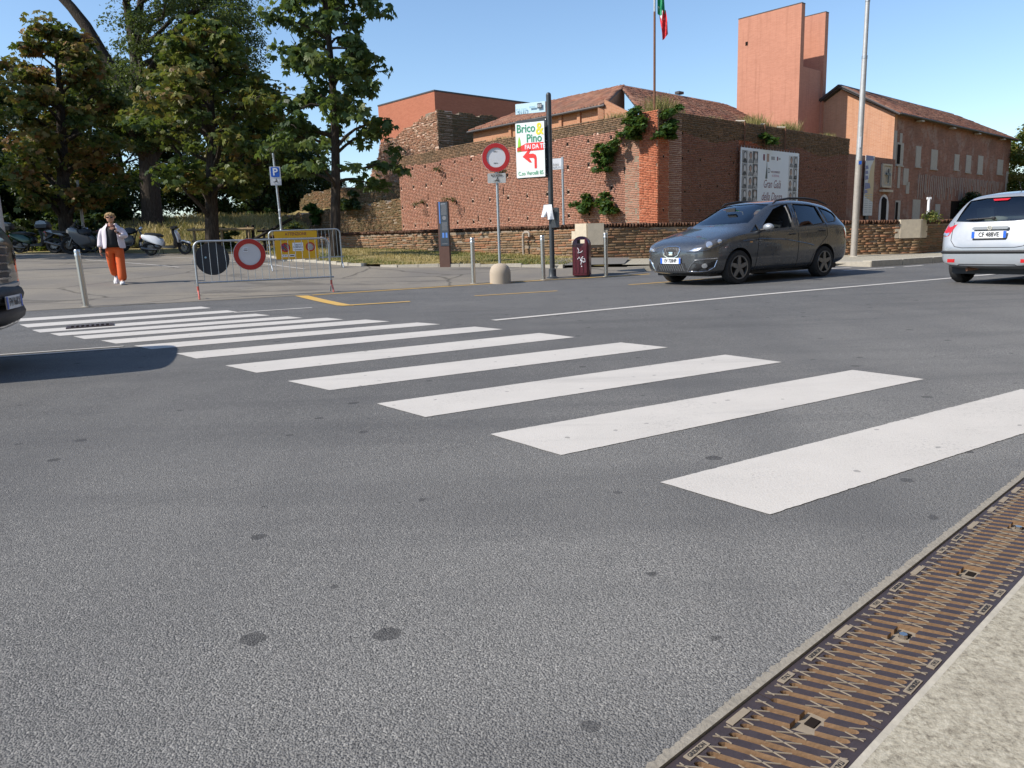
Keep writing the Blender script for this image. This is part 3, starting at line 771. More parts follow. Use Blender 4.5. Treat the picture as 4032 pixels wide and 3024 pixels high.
pieces(rw, Wr, 'brick', BRICKS, brick_rows(0, .7, .9, 4.8, None, None, holes2, ch=.062, joint=.006, bl=.23, proud=.02), BRICK_RED, 40, 'red_brickwork')
pieces(rw, Wr, 'brick', BRICKS, brick_rows(5.6, 9.8, 4.1, 4.8, None, lambda s: 4.1 + .3 * abs(math.sin(s * 4)), [], ch=.062, joint=.005, zone=lambda s, z: z < cap2(s)), BRICK_RED, 0, 'red_brickwork')
h_ = MB()
for h in holes2: h_.box(((h[0] + h[1]) / 2, .02, (h[2] + h[3]) / 2), (h[1] - h[0], .05, h[3] - h[2]))
h_.build('putlog_hole', HOLE, rw)['kind'] = 'stuff'
# end return of the right face and the filled ground behind the parapets
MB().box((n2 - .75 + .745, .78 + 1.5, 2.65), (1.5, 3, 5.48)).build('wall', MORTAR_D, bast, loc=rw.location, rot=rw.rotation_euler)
m = MB(); q = [(*p, 5.2) for p in (PLf + DR * .3, PC + (0, 1.2), PE + DL * .6, PE + DL * 26, PLf + DR * 26)]
m.add(q, [(0, 1, 2, 3, 4)]); tag(m.build('castle_terrace', DRYGRASS), kind='structure')
def top_grass(name, W, s0, s1, z, n, h0, h1, parent, tint=(.1, .9), d=.9):
    P = np.c_[rng.uniform(s0, s1, n), rng.uniform(.05, d, n), np.full(n, z)]
    a = rng.random(n) * math.tau; cl = np.clip(np.sin(P[:, 0] * 1.9) + np.sin(P[:, 0] * .77 + 1) + .6, .1, 2.2); h = rng.uniform(h0, h1, n) * cl * .7; ln = rng.normal(0, .35, (n, 2)) * h[:, None]
    dd = np.c_[np.cos(a), np.sin(a)] * .012
    V = np.stack([np.c_[P[:, :2] - dd, P[:, 2]], np.c_[P[:, :2] + dd, P[:, 2]], np.c_[P[:, :2] + ln + dd * .2, P[:, 2] + h], np.c_[P[:, :2] + ln - dd * .2, P[:, 2] + h]], 1).reshape(-1, 3)
    o = obj(name, np_mesh(name, V, np.arange(4 * n).reshape(-1, 4), GRASSBLADE, np.repeat(rng.uniform(*tint, n), 4)), None)
    o.matrix_world = W
    return tag(o, parent, 'grass', kind='stuff')
top_grass('wall_top_grass', Wr, .3, 16, 5.4, 9000, .12, .5, 'yellow-green grass growing along the top of the shaded bastion wall', (.0, .75))
top_grass('wall_top_grass', Wl, 12.6, 16.3, 5.4, 2500, .1, .5, 'tall weeds on top of the sunlit bastion wall near the flagpole')
top_grass('wall_top_grass', Wl, 2.5, 9.5, 5.4, 1800, .04, .16, 'thin grass on top of the sunlit bastion wall, left part')

# low parapet wall in three runs round the moat
def parapet(label, o, e, L, top0, group, npart, cuts=()):
    inside = lambda s: next((c[2] for c in cuts if c[0] <= s <= c[1]), None)
    top = lambda s: top0(s) if inside(s) is None else inside(s) + .115
    base = min(float(T(*(o + e * s))) for s in np.linspace(0, L, 8)) - .1
    t = thing('parapet_wall', label, 'wall', (o[0], o[1], 0), 0, group)
    ss = sorted(set(np.linspace(0, L, int(L / .5) + 2)) | {q for c in cuts for q in (c[0] - .001, c[0], c[1], c[1] + .001) if 0 <= q <= L}); rings = []
    for s in ss: rings.append([(s, 0, base - .3), (s, .34, base - .3), (s, .34, top(s) - .12), (s, 0, top(s) - .12)])
    core, Wc = wall_frame(t, 'core', o, e, 0, MB().loft(rings[::-1]), MORTAR_D)
    X = brick_rows(0, L, base, 1.8, lambda s: top(s) - .105, lambda s: float(T(*(o + e * s))) - .05, [], ch=.07, bl=.27, joint=.014, proud=.022, rough=1.0, drop=.015)
    pieces(core, Wc, 'brick', BRICKS, X, BRICK_P, npart)
    C_ = []; s = 0
    while s < L - .05:
        w_ = rng.uniform(.062, .078)
        if inside(s) is not None or inside(s + w_) is not None: s += .02; continue
        C_.append((s, -.035 + rng.uniform(-.008, .008), top(s) - .118 + rng.uniform(-.006, .008), w_, .41, .118, rng.integers(6))); s += w_ + .012
    pieces(core, Wc, 'coping_brick', BRICKS, C_, BRICK_C, 300, 'coping')
    return t, core
pw1, c1 = parapet('low mossy brick wall on the grass, left of the stone corner', PA + DL * 19, -DL, 19, lambda s: 1.60 - .0125 * s, None, 300, [(18.57, 19.1, .80)])
e2 = (PB - PA) / np.linalg.norm(PB - PA); L2 = float(np.linalg.norm(PB - PA))
pw2, c2 = parapet('low red brick wall behind the grey car, between the two stone corners', PA + e2 * .0, e2, L2, lambda s: 1.375 - .0185 * s, None, 300, [(-.1, .47, .80), (L2 - .64, L2 + .1, .69)])
e3 = np.array((.80, .60)); pw3, c3 = parapet('low shaded brick wall right of the second stone corner', PB, e3, 16, lambda s: 1.19, None, 160, [(-.1, .30, .69)])
def corner_stone(label, o, ea, eb, la, lb, zt, h, extra):
    t = thing('corner_stone', label, 'stone block', (o[0], o[1], 0))
    for e, l, x0, ex in ((ea, la, -1, extra), (eb, lb, 1, 0)):
        m = MB()
        if x0 < 0: m.box((-l / 2, .16, zt - h / 2), (l, .40, h)); m.box((-l - .07, .15, zt - h / 2 - .09), (.14, .36, h - .2))
        else: m.box((l / 2, .16, zt - h / 2 - .004), (l - .002, .405, h)); m.box((l + .05, .15, zt - h / 2 - .1), (.1, .36, h - .18))
        m.build('stone', GRANITE, t, rot=(0, 0, ang(e)))
    return t
corner_stone('cream dressed stone on the corner of the low wall behind the bin', PA, -DL, e2, .42, .45, 1.38, .58, 1)
corner_stone('cream stone block on the low wall corner beside the lamp post', PB, e2, e3, .62, .28, 1.21, .52, 1)

# ruined curtain walls left of the bastion
def ruin(label, o, e, L, prof, z0, mat, mortar, npart, thick=1.2, name='ruined_wall', ch=.07):
    t = thing(name, label, 'ruined wall', (o[0], o[1], 0))
    xs = [p[0] for p in prof]; zs = [p[1] for p in prof]
    tp = lambda s: float(np.interp(s, xs, zs)) + .07 * math.sin(s * 3.3) + .05 * math.sin(s * 7.1)
    rings = [[(s, 0, z0), (s, thick, z0), (s, thick, tp(s) - .08), (s, 0, tp(s) - .08)] for s in np.linspace(0, L, int(L / .3) + 2)]
    core, Wc = wall_frame(t, 'core', o, e, 0, MB().loft(rings[::-1]), mortar)
    pieces(core, Wc, 'brick', BRICKS, brick_rows(0, L, z0 + .02, max(zs) + .2, tp, None, [], ch=ch, bl=.27, joint=.014, proud=.03, rough=1.3, drop=.03), mat, npart)
    return t
lwr = PLf + np.array((.737, .676)) * .3
ruin('overgrown brown brick ruin wall low on the bank, left of the bastion', lwr + DL * 20, -DL, 20, [(0, 2.75), (1.9, 2.97), (7.4, 3.2), (14, 3.25), (19.4, 3.45), (20, 3.5)], .6, BRICK_RUIN, MORTAR_D, 150)
upr = PLf + np.array((.737, .676)) * 3.5
ruin('upper brick ruin wall with a broken left end above the bank', upr + DL * 17.6, -DL, 17.6, [(0, 4.05), (.3, 4.4), (1.2, 4.86), (17.6, 4.8)], 2.8, BRICK_RUIN, MORTAR_D, 60)
frp = np.array((-4.12, 50.0))
ruin('pale eroded brick ruin with a stepped slanting edge under the modern block', frp + DL * 8, -DL, 8, [(0, 5.5), (.15, 6.1), (1.1, 7.0), (1.5, 8.05), (3.5, 8.2), (5.4, 8.76), (7.2, 9.1), (8, 9.2)], 4.2, BRICK_PALE, MORTAR_L, 60)
ruin('dark shaded ruin wall stub beside the tiled roof', frp + DR * .01, DR, 5.2, [(0, 9.18), (5.2, 9.25)], 5.0, BRICK_RUIN, MORTAR_D, 30)
patch('ledge_grass', [upr + DL * 18 - np.array((.737, .676)) * 2.2, upr - np.array((.737, .676)) * 2.2], [upr + DL * 18, upr], 30, 5, DRYGRASS, 0, zB=[3.6, 3.7], kind='structure')
for o in [q for q in COL.objects if q.name == 'ledge_grass']:
    for v in o.data.vertices: v.co.z = 3.15 + .5 * ((v.index // 30) / 4) + rng.normal(0, .05)

# tiled roofs
tt = np.linspace(0, math.pi, 6)
tv = [(-.5 * math.cos(a) * w, y, .5 * math.sin(a)) for y, w in ((0, 1.0), (1.12, .82)) for a in tt]
TILEP = [(np.array([(x, y, z - .16 * k) for k, (x, y, z) in zip([0] * 6 + [1] * 6, tv)]), np.array([(j + 1, j, j + 6, j + 7) for j in range(5)] + [(0, 1, 4, 5), (1, 2, 3, 4)]))]
def roof(parent, name, o, e, z, L, slope, rise, xin=0, xout=0, npart=0, thick=.12, skip=None):
    """eave runs from o along e; xin/xout draw the ridge ends in"""
    sl = math.hypot(slope, rise); pit = math.atan2(rise, slope); px, py, pz = parent.location
    m = MB(); m.prism([(0, 0), (L, 0), (L - xout, sl), (xin, sl)], -thick)
    r = m.build(name, SLATE, parent, loc=(o[0] - px, o[1] - py, z - pz), rot=(pit, 0, ang(e)))
    Wm = Matrix.Translation((o[0], o[1], z)) @ Matrix.Rotation(ang(e), 4, 'Z') @ Matrix.Rotation(pit, 4, 'X')
    X = []; cw = .205; row = .36
    for i in range(int(L / cw)):
        x = (i + .5) * cw
        for j in range(int(sl / row)):
            y = j * row - .06
            if x < xin * (y + .2) / sl or x > L - xout * (y + .2) / sl: continue
            X.append((x + rng.normal(0, .008), y + rng.normal(0, .012), .01 + rng.normal(0, .008), .19, row, .16, 0))
    pieces(r, Wm, 'roof_tile', TILEP, X, TILE, npart, 'roof_tiling')
    return r
K0 = np.array((6.84, 45.0))
wing = thing('castle_wing', 'long brick castle wing with clay tile roofs meeting at a corner behind the bastion', 'castle building', (K0[0], K0[1], 0))
nl = np.array((-.737, -.676)); nr = np.array((.682, -.731))
eo = K0 + nl * 5 + DL * 7.7
roof(wing, 'roof', eo, -DL, 7.5, 10.4, 5, 1.9, 1.6, 2.7, 240)
MB().box((5.2, .38, 6.2), (10.2, .3, 2.6)).build('wall', TEX_WING, wing, loc=(eo[0] - K0[0], eo[1] - K0[1], 0), rot=(0, 0, ang(-DL)))
g_ = MB().tube([(-.1, -.05, 7.42), (10.5, -.05, 7.42)], .07, 8); g_.build('gutter', SLATE, wing, loc=(eo[0] - K0[0], eo[1] - K0[1], 0), rot=(0, 0, ang(-DL)))
for s in (3.4, 4.6, 6.0, 7.3, 8.6): MB().box((s, .2, 6.9), (.2, .14, 1.3)).build('pilaster', TEX_WING, wing, loc=(eo[0] - K0[0], eo[1] - K0[1], 0), rot=(0, 0, ang(-DL)))
ec = eo - DL * 10.4      # eave corner
def quadwall(parent, name, pts, mat, t=.3):
    """upright wall through two ground points with its own outline"""
    (a, b), prof = pts; e = (b - a) / np.linalg.norm(b - a); px, py, pz = parent.location
    m = MB(); m.prism(prof, -t, FACE)
    return m.build(name, mat, parent, loc=(a[0] - px, a[1] - py, -pz), rot=(0, 0, ang(e)))
lk = float(np.linalg.norm(K0 - ec))
quadwall(wing, 'gable_wall', ((ec, K0), [(0, 5), (lk, 5), (lk, 9.35), (.05, 7.45)]), TEX_WING)
e2o = K0 + nr * 5.2
roof(wing, 'roof', e2o - DR * 4.6, DR, 6.3, 17.8, 5.2, 3.05, 4.2, 3.4, 200)
MB().box((6.4, .4, 5.6), (12.6, .3, 1.5)).build('wall', TEX_WING, wing, loc=(e2o[0] - K0[0], e2o[1] - K0[1], 0), rot=(0, 0, ang(DR)))
# short gabled stub where the two wings meet
stub = e2o - DR * 4.6
ls_ = float(np.linalg.norm(stub - ec))
quadwall(wing, 'stub_wall', ((ec, stub), [(.05, 5.0), (ls_, 5.0), (ls_, 6.3), (.05, 7.7)]), TEX_WING, .25)
MB().box((5.0, 5.0, 9.42), (.5, .3, .14)).build('roof_hatch', SLATE, wing, loc=(e2o[0] - K0[0], e2o[1] - K0[1], 0), rot=(0, 0, ang(DR)))

# modern tower: two free-standing brick slabs with a filled middle
TW = np.array((17.73, 48.0))
tower = thing('brick_tower', 'tall modern orange brick tower of two parallel slabs with a gap at the top', 'tower', (TW[0], TW[1], 0), ang(-DL))
D_ = 4.16
for nm, y0, y1, zt, x0, x1 in (('slab', 0, .42, 14.15, -D_, 0), ('slab', 3.04, 3.46, 14.16, -D_, 0), ('infill', .423, 3.037, 10.75, -D_ + .3, -.12)):
    MB().box(((x0 + x1) / 2, (y0 + y1) / 2, zt / 2), (x1 - x0, y1 - y0, zt)).build(nm, TEX_TOWER, tower)
for y0, y1 in ((0, .42), (3.04, 3.46)): MB().box((-D_ / 2, (y0 + y1) / 2, 14.19), (D_ + .02, y1 - y0 + .02, .05)).build('coping', SLATE, tower)
MB().box((-3.55, -.005, 12.62), (.16, .02, .22)).build('vent', HOLE, tower)
bxc = np.array((-4.893, 58.0))
box_b = thing('modern_block', 'plain modern red brick block with a flat roof behind the ruins', 'building', (bxc[0], bxc[1], 0), ang(-DL))
MB().box((-3.67, 5.5, 5.9), (7.33, 11, 11.8)).build('wall', TEX_BOX, box_b)
MB().box((-3.67, 5.5, 11.86), (7.4, 11.07, .1)).build('coping', SLATE, box_b)

# right-hand castle building
RB = np.array((23.08, 47.0)); q_ = 1.068
rbt = thing('castle_house', 'old two-storey castle building with a sunlit gable and a shaded patched long side', 'castle building', (RB[0], RB[1], 0))
gw_ = 6.56
quadwall(rbt, 'gable_wall', ((RB + DL * gw_, RB), [(0, 0), (gw_, 0), (gw_, 7.6), (gw_ / 2, 9.5), (0, 7.6)]), TEX_GABLE, .4)
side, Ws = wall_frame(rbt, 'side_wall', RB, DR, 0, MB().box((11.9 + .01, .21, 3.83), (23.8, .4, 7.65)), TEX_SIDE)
for a, b, c, d in ((.52, 1.5, 4.5, 5.73), (3.4, 4.2, 4.54, 5.7), (5.9, 7.0, 4.51, 5.65), (10.1, 11.0, 4.61, 5.58), (12.37, 13.4, 4.54, 5.64), (14.84, 15.95, 4.53, 5.73), (19.3, 20.65, 4.66, 5.69), (.75, 1.5, 1.4, 2.56), (3.4, 4.6, 1.4, 2.65), (7.2, 8.05, 1.4, 2.41)):
    a, b = a * q_, b * q_; c, d = .95 + (c - .95) * q_, .95 + (d - .95) * q_
    w_ = MB().box(((a + b) / 2, .0, (c + d) / 2), (b - a, .03, d - c)).build('window', PLASTER, side)
    MB().box((a + (b - a) * .28, -.004, (c + d) / 2 - .02), ((b - a) * .45, .04, (d - c) * .86)).build('recess', HOLE if a < 1 else PLASTER, w_)
    MB().box(((a + b) / 2, -.02, c - .04), (b - a + .1, .10, .07)).build('sill', PLASTER, w_)
MB().box((11.9, 0, 2.0), (2.3, .04, 1.5)).build('doorway', HOLE, side)
STRIPMAT = plain('plaster_ghost', (.40, .32, .27), .92, 0, .35, 5, .5, 40, spec=.1)
for s in np.arange(4.1, 20.2, .33):
    z1 = 4.15 + rng.uniform(-.03, .05); z0 = 2.66 + (rng.uniform(0, .9) if rng.random() < .45 else 0) + max(0, s - 13) * .1
    MB().box((s * q_ + rng.normal(0, .03), -.012, .95 + ((z0 + z1) / 2 - .95) * q_), (rng.uniform(.07, .11), .03, z1 - z0)).build('plaster_strip', STRIPMAT, side)
for s, w_, z0, z1 in ((.25, .4, 3.9, 6.7), (1.1, .35, 3.4, 6.6), (2.2, .8, 3.6, 4.6), (23.4, .5, 3.6, 5.2), (2.6, .5, 3.1, 3.8)):
    MB().box((s, -.008, (z0 + z1) / 2), (w_, .03, z1 - z0)).build('plaster_patch', PLASTER, side)
roof(rbt, 'roof', RB - DL * .35 - DR * .35, DR, 7.62, 24.7, 3.7, 2.15, 0, 4.2, 160)
roof(rbt, 'roof', RB + DL * (gw_ + .35) + DR * 24.3, -DR, 7.62, 24.6, 3.7, 2.15, 4.2, 0, 0)
MB().tube([(-.3, -.42, 7.58), (24.2, -.42, 7.58)], .055, 8).build('gutter', SLATE, side)
for s in (3.4, 9.2, 14.5, 20.5): MB().box((s, -.25, 7.45), (.5, .3, .08)).build('bracket', PLASTER, side)
vb = MB()
for sx in (0, 1):
    a = (-.36, -.42, 7.52) if sx else (-.36, gw_ + .42, 7.52)
    vb.tube([a, (-.36, gw_ / 2, 9.72)], .065, 6)
vb.build('verge_board', SLATE, rbt, rot=(0, 0, ang(DR)))

# entrance wall between bastion and castle house
EO = PE + np.array((-.682, .731)) * 1.0
ent = thing('entrance_wall', 'shaded brick entrance wall with a pointed white doorway and a carved crest', 'castle wall', (EO[0], EO[1], 0), ang(DR))
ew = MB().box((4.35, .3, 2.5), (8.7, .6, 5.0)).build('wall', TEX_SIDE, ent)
arch = [(6.62, 1.0), (6.62, 2.25)] + [(7.3 - .68 * math.cos(a), 2.25 + .72 * math.sin(a)) for a in np.linspace(.15, math.pi - .15, 9)] + [(7.98, 2.25), (7.98, 1.0)]
arch2 = [(7.12 if x < 7 else (7.82 if x > 7.6 else x * .52 + 7.47 * .48), min(z, 2.25 + (z - 2.25) * .8)) for x, z in arch]
a_ = MB().prism(arch, -.04, at(0, -.001, 0)).build('doorway', plain('white_stone', (.66, .63, .6), .85, 0, .1, 6), ent, loc=(0, -.04, 0))
MB().prism(arch2, -.03, at(-.25, -.045, 0)).build('door', HOLE, ent, loc=(0, -.03, 0))
cr = MB().box((7.33, -.03, 4.0), (1.32, .08, 1.28)).build('crest_panel', PLASTER, ent)
for x in (6.72, 7.94): MB().box((x, -.09, 4.0), (.12, .06, 1.3)).build('frame', GRANITE, cr)
for z in (3.4, 4.62): MB().box((7.33, -.09, z), (1.34, .07, .1)).build('frame', GRANITE, cr)
cc = MB(); cc.prism([(-.38, .5), (.38, .5), (.4, 0), (.25, -.38), (0, -.5), (-.25, -.38), (-.4, 0)], -.08, at(7.33, -.08, 4.0)); cc.build('shield', GRANITE, cr)
cc = MB(); cc.box((7.33, -.19, 4.0), (.12, .05, .8)); cc.box((7.33, -.19, 4.1), (.6, .05, .12)); cc.build('cross', PHOTO_D, cr)
MB().box((7.35, -.1, 3.16), (1.5, .2, .12)).build('ledge', GRANITE, ent)
vbn = thing('hanging_banner', 'tall narrow exhibition banner hanging on the entrance wall left of the doorway', 'banner', (EO[0], EO[1], 0), ang(DR))
MB().box((4.75, -.14, 3.38), (1.2, .03, 3.25)).build('sheet', PHOTO_L, vbn)
MB().prism([(-.55, -.6), (.6, -.9), (.6, 1.55), (.1, 1.0), (-.1, .4)], -.006, at(4.75, -.158, 3.4)).build('print', plain('ochre_print', (.50, .34, .16), .5, 0, .15, 3), vbn)
for z, hh, w_ in ((4.85, .28, 1.1), (4.35, .22, .35), (4.08, .2, .35), (3.8, .25, .4), (3.35, .35, .75), (3.05, .2, .4)):
    MB().prism([(-.57, -hh / 2), (-.57 + w_, -hh / 4), (-.57 + w_ * .8, hh / 2), (-.57, hh / 2)], -.006, at(4.75, -.166, z)).build('print', plain('indigo_print', (.10, .10, .25), .5, 0, .15, 3) if 'indigo_print' not in bpy.data.materials else bpy.data.materials['indigo_print'], vbn)
for z in np.arange(1.95, 2.95, .12):
    MB().box((4.75 - .28, -.158, z), (.42, .006, .035)).build('text_line', GREYINK, vbn)
    MB().box((4.75 + .28, -.158, z), (.38, .006, .035)).build('text_line', GREYINK, vbn)
MB().box((4.75, -.08, 1.5), (.4, .1, .6)).build('weight', BLACK, vbn)

# big show banner on the shaded face
sb = thing('show_banner', 'large white dance gala banner with portrait photos on the shaded bastion wall', 'banner', (PC[0], PC[1], 0), ang(DR))
x0, x1, z0, z1 = 5.49, 10.54, 1.5, 4.48
MB().box(((x0 + x1) / 2, -.16, (z0 + z1) / 2), (x1 - x0, .03, z1 - z0)).build('sheet', BANNER, sb)
fr = MB()
for z in (z0 - .06, z1 + .07): fr.tube([(x0 - .08, -.16, z), (x1 + .08, -.16, z)], .02, 6)
for x in (x0 - .07, x1 + .07): fr.tube([(x, -.16, z0 - .06), (x, -.16, z1 + .07)], .02, 6)
fr.build('frame', RUST, sb)
lc = MB()
for x in np.arange(x0 + .05, x1, .24): lc.cyl((x, -.165, z1 - .01), (x + .02, -.165, z1 + .09), .008, n=4)
for z in np.arange(z0 + .1, z1, .45):
    lc.cyl((x0 + .02, -.165, z), (x0 - .09, -.165, z), .008, n=4); lc.cyl((x1 - .02, -.165, z), (x1 + .09, -.165, z), .008, n=4)
lc.build('lacing', PAPER, sb)
def portrait(cx, cz, w, h, k):
    r = np.random.default_rng(k + 40)
    bgc, hair, skin_, cl = [(PHOTO_M, PHOTO_D, PHOTO_L, PHOTO_D), (PHOTO_L, PHOTO_D, PHOTO_W, PHOTO_M), (PHOTO_D, PHOTO_W, PHOTO_L, PHOTO_L), (PHOTO_M, PHOTO_D, PHOTO_W, PHOTO_D), (PHOTO_W, PHOTO_D, PHOTO_L, PHOTO_L)][k % 5]
    t_ = MB().box((cx, -.178, cz), (w - .015, .006, h - .015)).build('portrait', bgc, sb)
    dx = r.uniform(-.05, .05)
    MB().prism([(-.42 * w + dx, -.5 * h + .01), (.42 * w + dx, -.5 * h + .01), (.3 * w + dx, -.22 * h), (.08 * w + dx, -.12 * h), (-.08 * w + dx, -.12 * h), (-.3 * w + dx, -.22 * h)], -.004, at(cx, -.181, cz)).build('shoulders', cl, t_)
    el = lambda a, b, ox, oz: [(ox + a * math.cos(q), oz + b * math.sin(q)) for q in np.linspace(0, math.tau, 13)[:-1]]
    MB().prism(el(.27 * w, .27 * h, dx, .15 * h), -.004, at(cx, -.185, cz)).build('hair', hair, t_)
    MB().prism(el(.2 * w, .24 * h, dx, .09 * h), -.004, at(cx, -.189, cz)).build('face', skin_, t_)
kk = 0
for row in range(6):
    cz = z1 - .1 - .26 - row * .52
    if cz - .26 < z0: break
    for col in range(3):
        portrait(x0 + .1 + .21 + col * .43, cz, .43, .52, kk); kk += 1
    for col in range(2):
        portrait(x1 - .14 - .2 - col * .42, cz - .03, .41, .52, kk + 7); kk += 1
cx = (x0 + x1) / 2 + .12
text('lettering', 'Gran Galà', .50, MAROONINK, sb, at(cx, -.179, 3.05), shear=.3, xs=.74)
text('lettering', 'della Danza', .50, MAROONINK, sb, at(cx, -.179, 2.52), shear=.3, xs=.78)
text('lettering', 'D', .3, POSTGREY, sb, at(cx - .3, -.179, 3.62))
text('lettering', 'ANCEXPERIENCE', .12, MAROONINK, sb, at(cx + .28, -.179, 3.58), xs=.85)
text('lettering', 'IL FESTIVAL', .14, plain('pink_ink', (.55, .28, .4), .5), sb, at(cx + .3, -.179, 3.42), xs=.9)
MB().prism([(-.09, -.42), (.1, -.42), (.06, .1), (.03, .5), (0, .1)], -.004, at(cx - .52, -.177, 3.7)).build('emblem', POSTGREY, sb)
for dx, w_, h_2, mt in ((-.75, .15, .26, MAROONINK), (-.42, .2, .33, PHOTO_W), (.02, .3, .14, GREYINK), (.42, .1, .16, MAROONINK), (.6, .16, .08, GREYINK)):
    MB().box((cx + dx, -.178, 4.16), (w_, .006, h_2)).build('emblem', mt, sb)
for x in (5.9, 7.55, 9.35):
    b_ = thing('banner_bracket', f"rusty steel post hung over the wall top above the banner, {['left', 'middle', 'right'][(5.9, 7.55, 9.35).index(x)]} one", 'bracket', (PC[0], PC[1], 0), ang(DR), 'brackets above the show banner')
    MB().tube([(x, -.09, 4.5), (x, -.09, 5.55)], .035, 6).build('post', RUST, b_)
    MB().tube([(x, -.09, 5.55), (x - .06, .3, 5.6)], .03, 6).build('hook', PLASTER, b_)
# flagpole
fp = thing('flagpole', 'thin rusty flagpole on the bastion corner', 'flagpole', (PC[0] - .05, PC[1] + .35, 5.3))
MB().tube([(0, 0, 0), (0, 0, 3.6)], [.045, .04], 8).build('lower_pole', RUST, fp, 60)
MB().tube([(0, 0, 3.6), (0, 0, 8.2)], [.038, .025], 8).build('upper_pole', LAMPGREY, fp, 60)
fl = thing('flag', 'limp green white and red tricolour flag at the top of the pole', 'flag', (PC[0] - .05, PC[1] + .35, 5.3))
for nm, mt, a0, a1, zt, zb in (('green_band', FLAGG, .04, .25, 6.3, 3.5), ('white_band', FLAGW, .13, .24, 3.75, 3.3), ('red_band', FLAGR, .17, .40, 3.62, 2.65)):
    rings = []
    for i in range(15):
        f = i / 14; z = zt + (zb - zt) * f; w0 = a0 + (f * .12 if nm != 'green_band' else f * .06); w1 = a1 + f * .12 - (.16 * max(0, f - .8) / .2 if nm == 'red_band' else 0)
        r_ = []
        for side in (0, 1):
            xs_ = np.linspace(w0, w1, 9)
            if side: xs_ = xs_[::-1]
            for x in xs_: r_.append((x, .05 * math.sin(x * 38 + f * 2) + (.006 if side else -.006), z + .03 * math.sin(x * 20)))
        rings.append(r_)
    MB().loft(rings).build(nm, mt, fl, 50)
# ================================================================ trees and plants
def leaf_mesh(name, P, size, mat, style, r, tint, droop=.4):
    n = len(P); a = r.random(n) * math.tau; tl = r.normal(0, .35, n) - droop
    ax = np.c_[np.cos(a) * np.cos(tl), np.sin(a) * np.cos(tl), np.sin(tl)]
    up = np.c_[r.normal(0, .35, (n, 2)), np.ones(n)]
    sd = np.cross(ax, up); sd /= np.linalg.norm(sd, axis=1)[:, None] + 1e-9
    nn = np.cross(sd, ax)
    sz = (size * r.uniform(.65, 1.25, n))[:, None]
    Vs = []
    fans = ((-1.15, .72), (-.58, .92), (0, 1), (.58, .92), (1.15, .72)) if style == 'palm' else ((0, 1),)
    for th, ln in fans:
        d = ax * math.cos(th) + sd * math.sin(th); s2 = -ax * math.sin(th) + sd * math.cos(th); L = sz * ln; wd = .21 if style == 'palm' else .3
        tip = P + d * L - nn * L * .12; mid = P + d * L * .6 + nn * L * .04
        Vs.append(np.stack([P, mid + s2 * L * wd, tip, mid - s2 * L * wd], 1))
    V = np.concatenate(Vs, 1).reshape(-1, 3); k = len(fans)
    return np_mesh(name, V, np.arange(len(V)).reshape(-1, 4), mat, np.repeat(np.clip(tint, 0, 1), 4 * k))

def clump_leaves(C, R, per, r, flat=.62, shell=.55):
    n = len(C); m = n * per
    d = r.normal(0, 1, (m, 3)); d /= np.linalg.norm(d, axis=1)[:, None]
    rad = (shell + (1 - shell) * r.random(m)) ** 1.0 * np.repeat(R, per)
    rad *= np.where(r.random(m) < .25, r.random(m), 1)
    p = d * rad[:, None]; p[:, 2] *= flat; p[:, 2] = np.where(p[:, 2] < -.25 * np.repeat(R, per), -p[:, 2] * .6, p[:, 2])
    return np.repeat(C, per, 0) + p, p[:, 2] / np.repeat(R, per)

def bent(a, b, sag, k=6, r=None, wob=.08):
    a, b = np.array(a, float), np.array(b, float); L = np.linalg.norm(b - a); out = []
    for i in range(k):
        f = i / (k - 1); p = a + (b - a) * f; p[2] += sag * L * math.sin(f * math.pi)
        if r is not None and 0 < i: p = p + r.normal(0, wob * L * .25, 3)
        out.append(tuple(p))
    return out

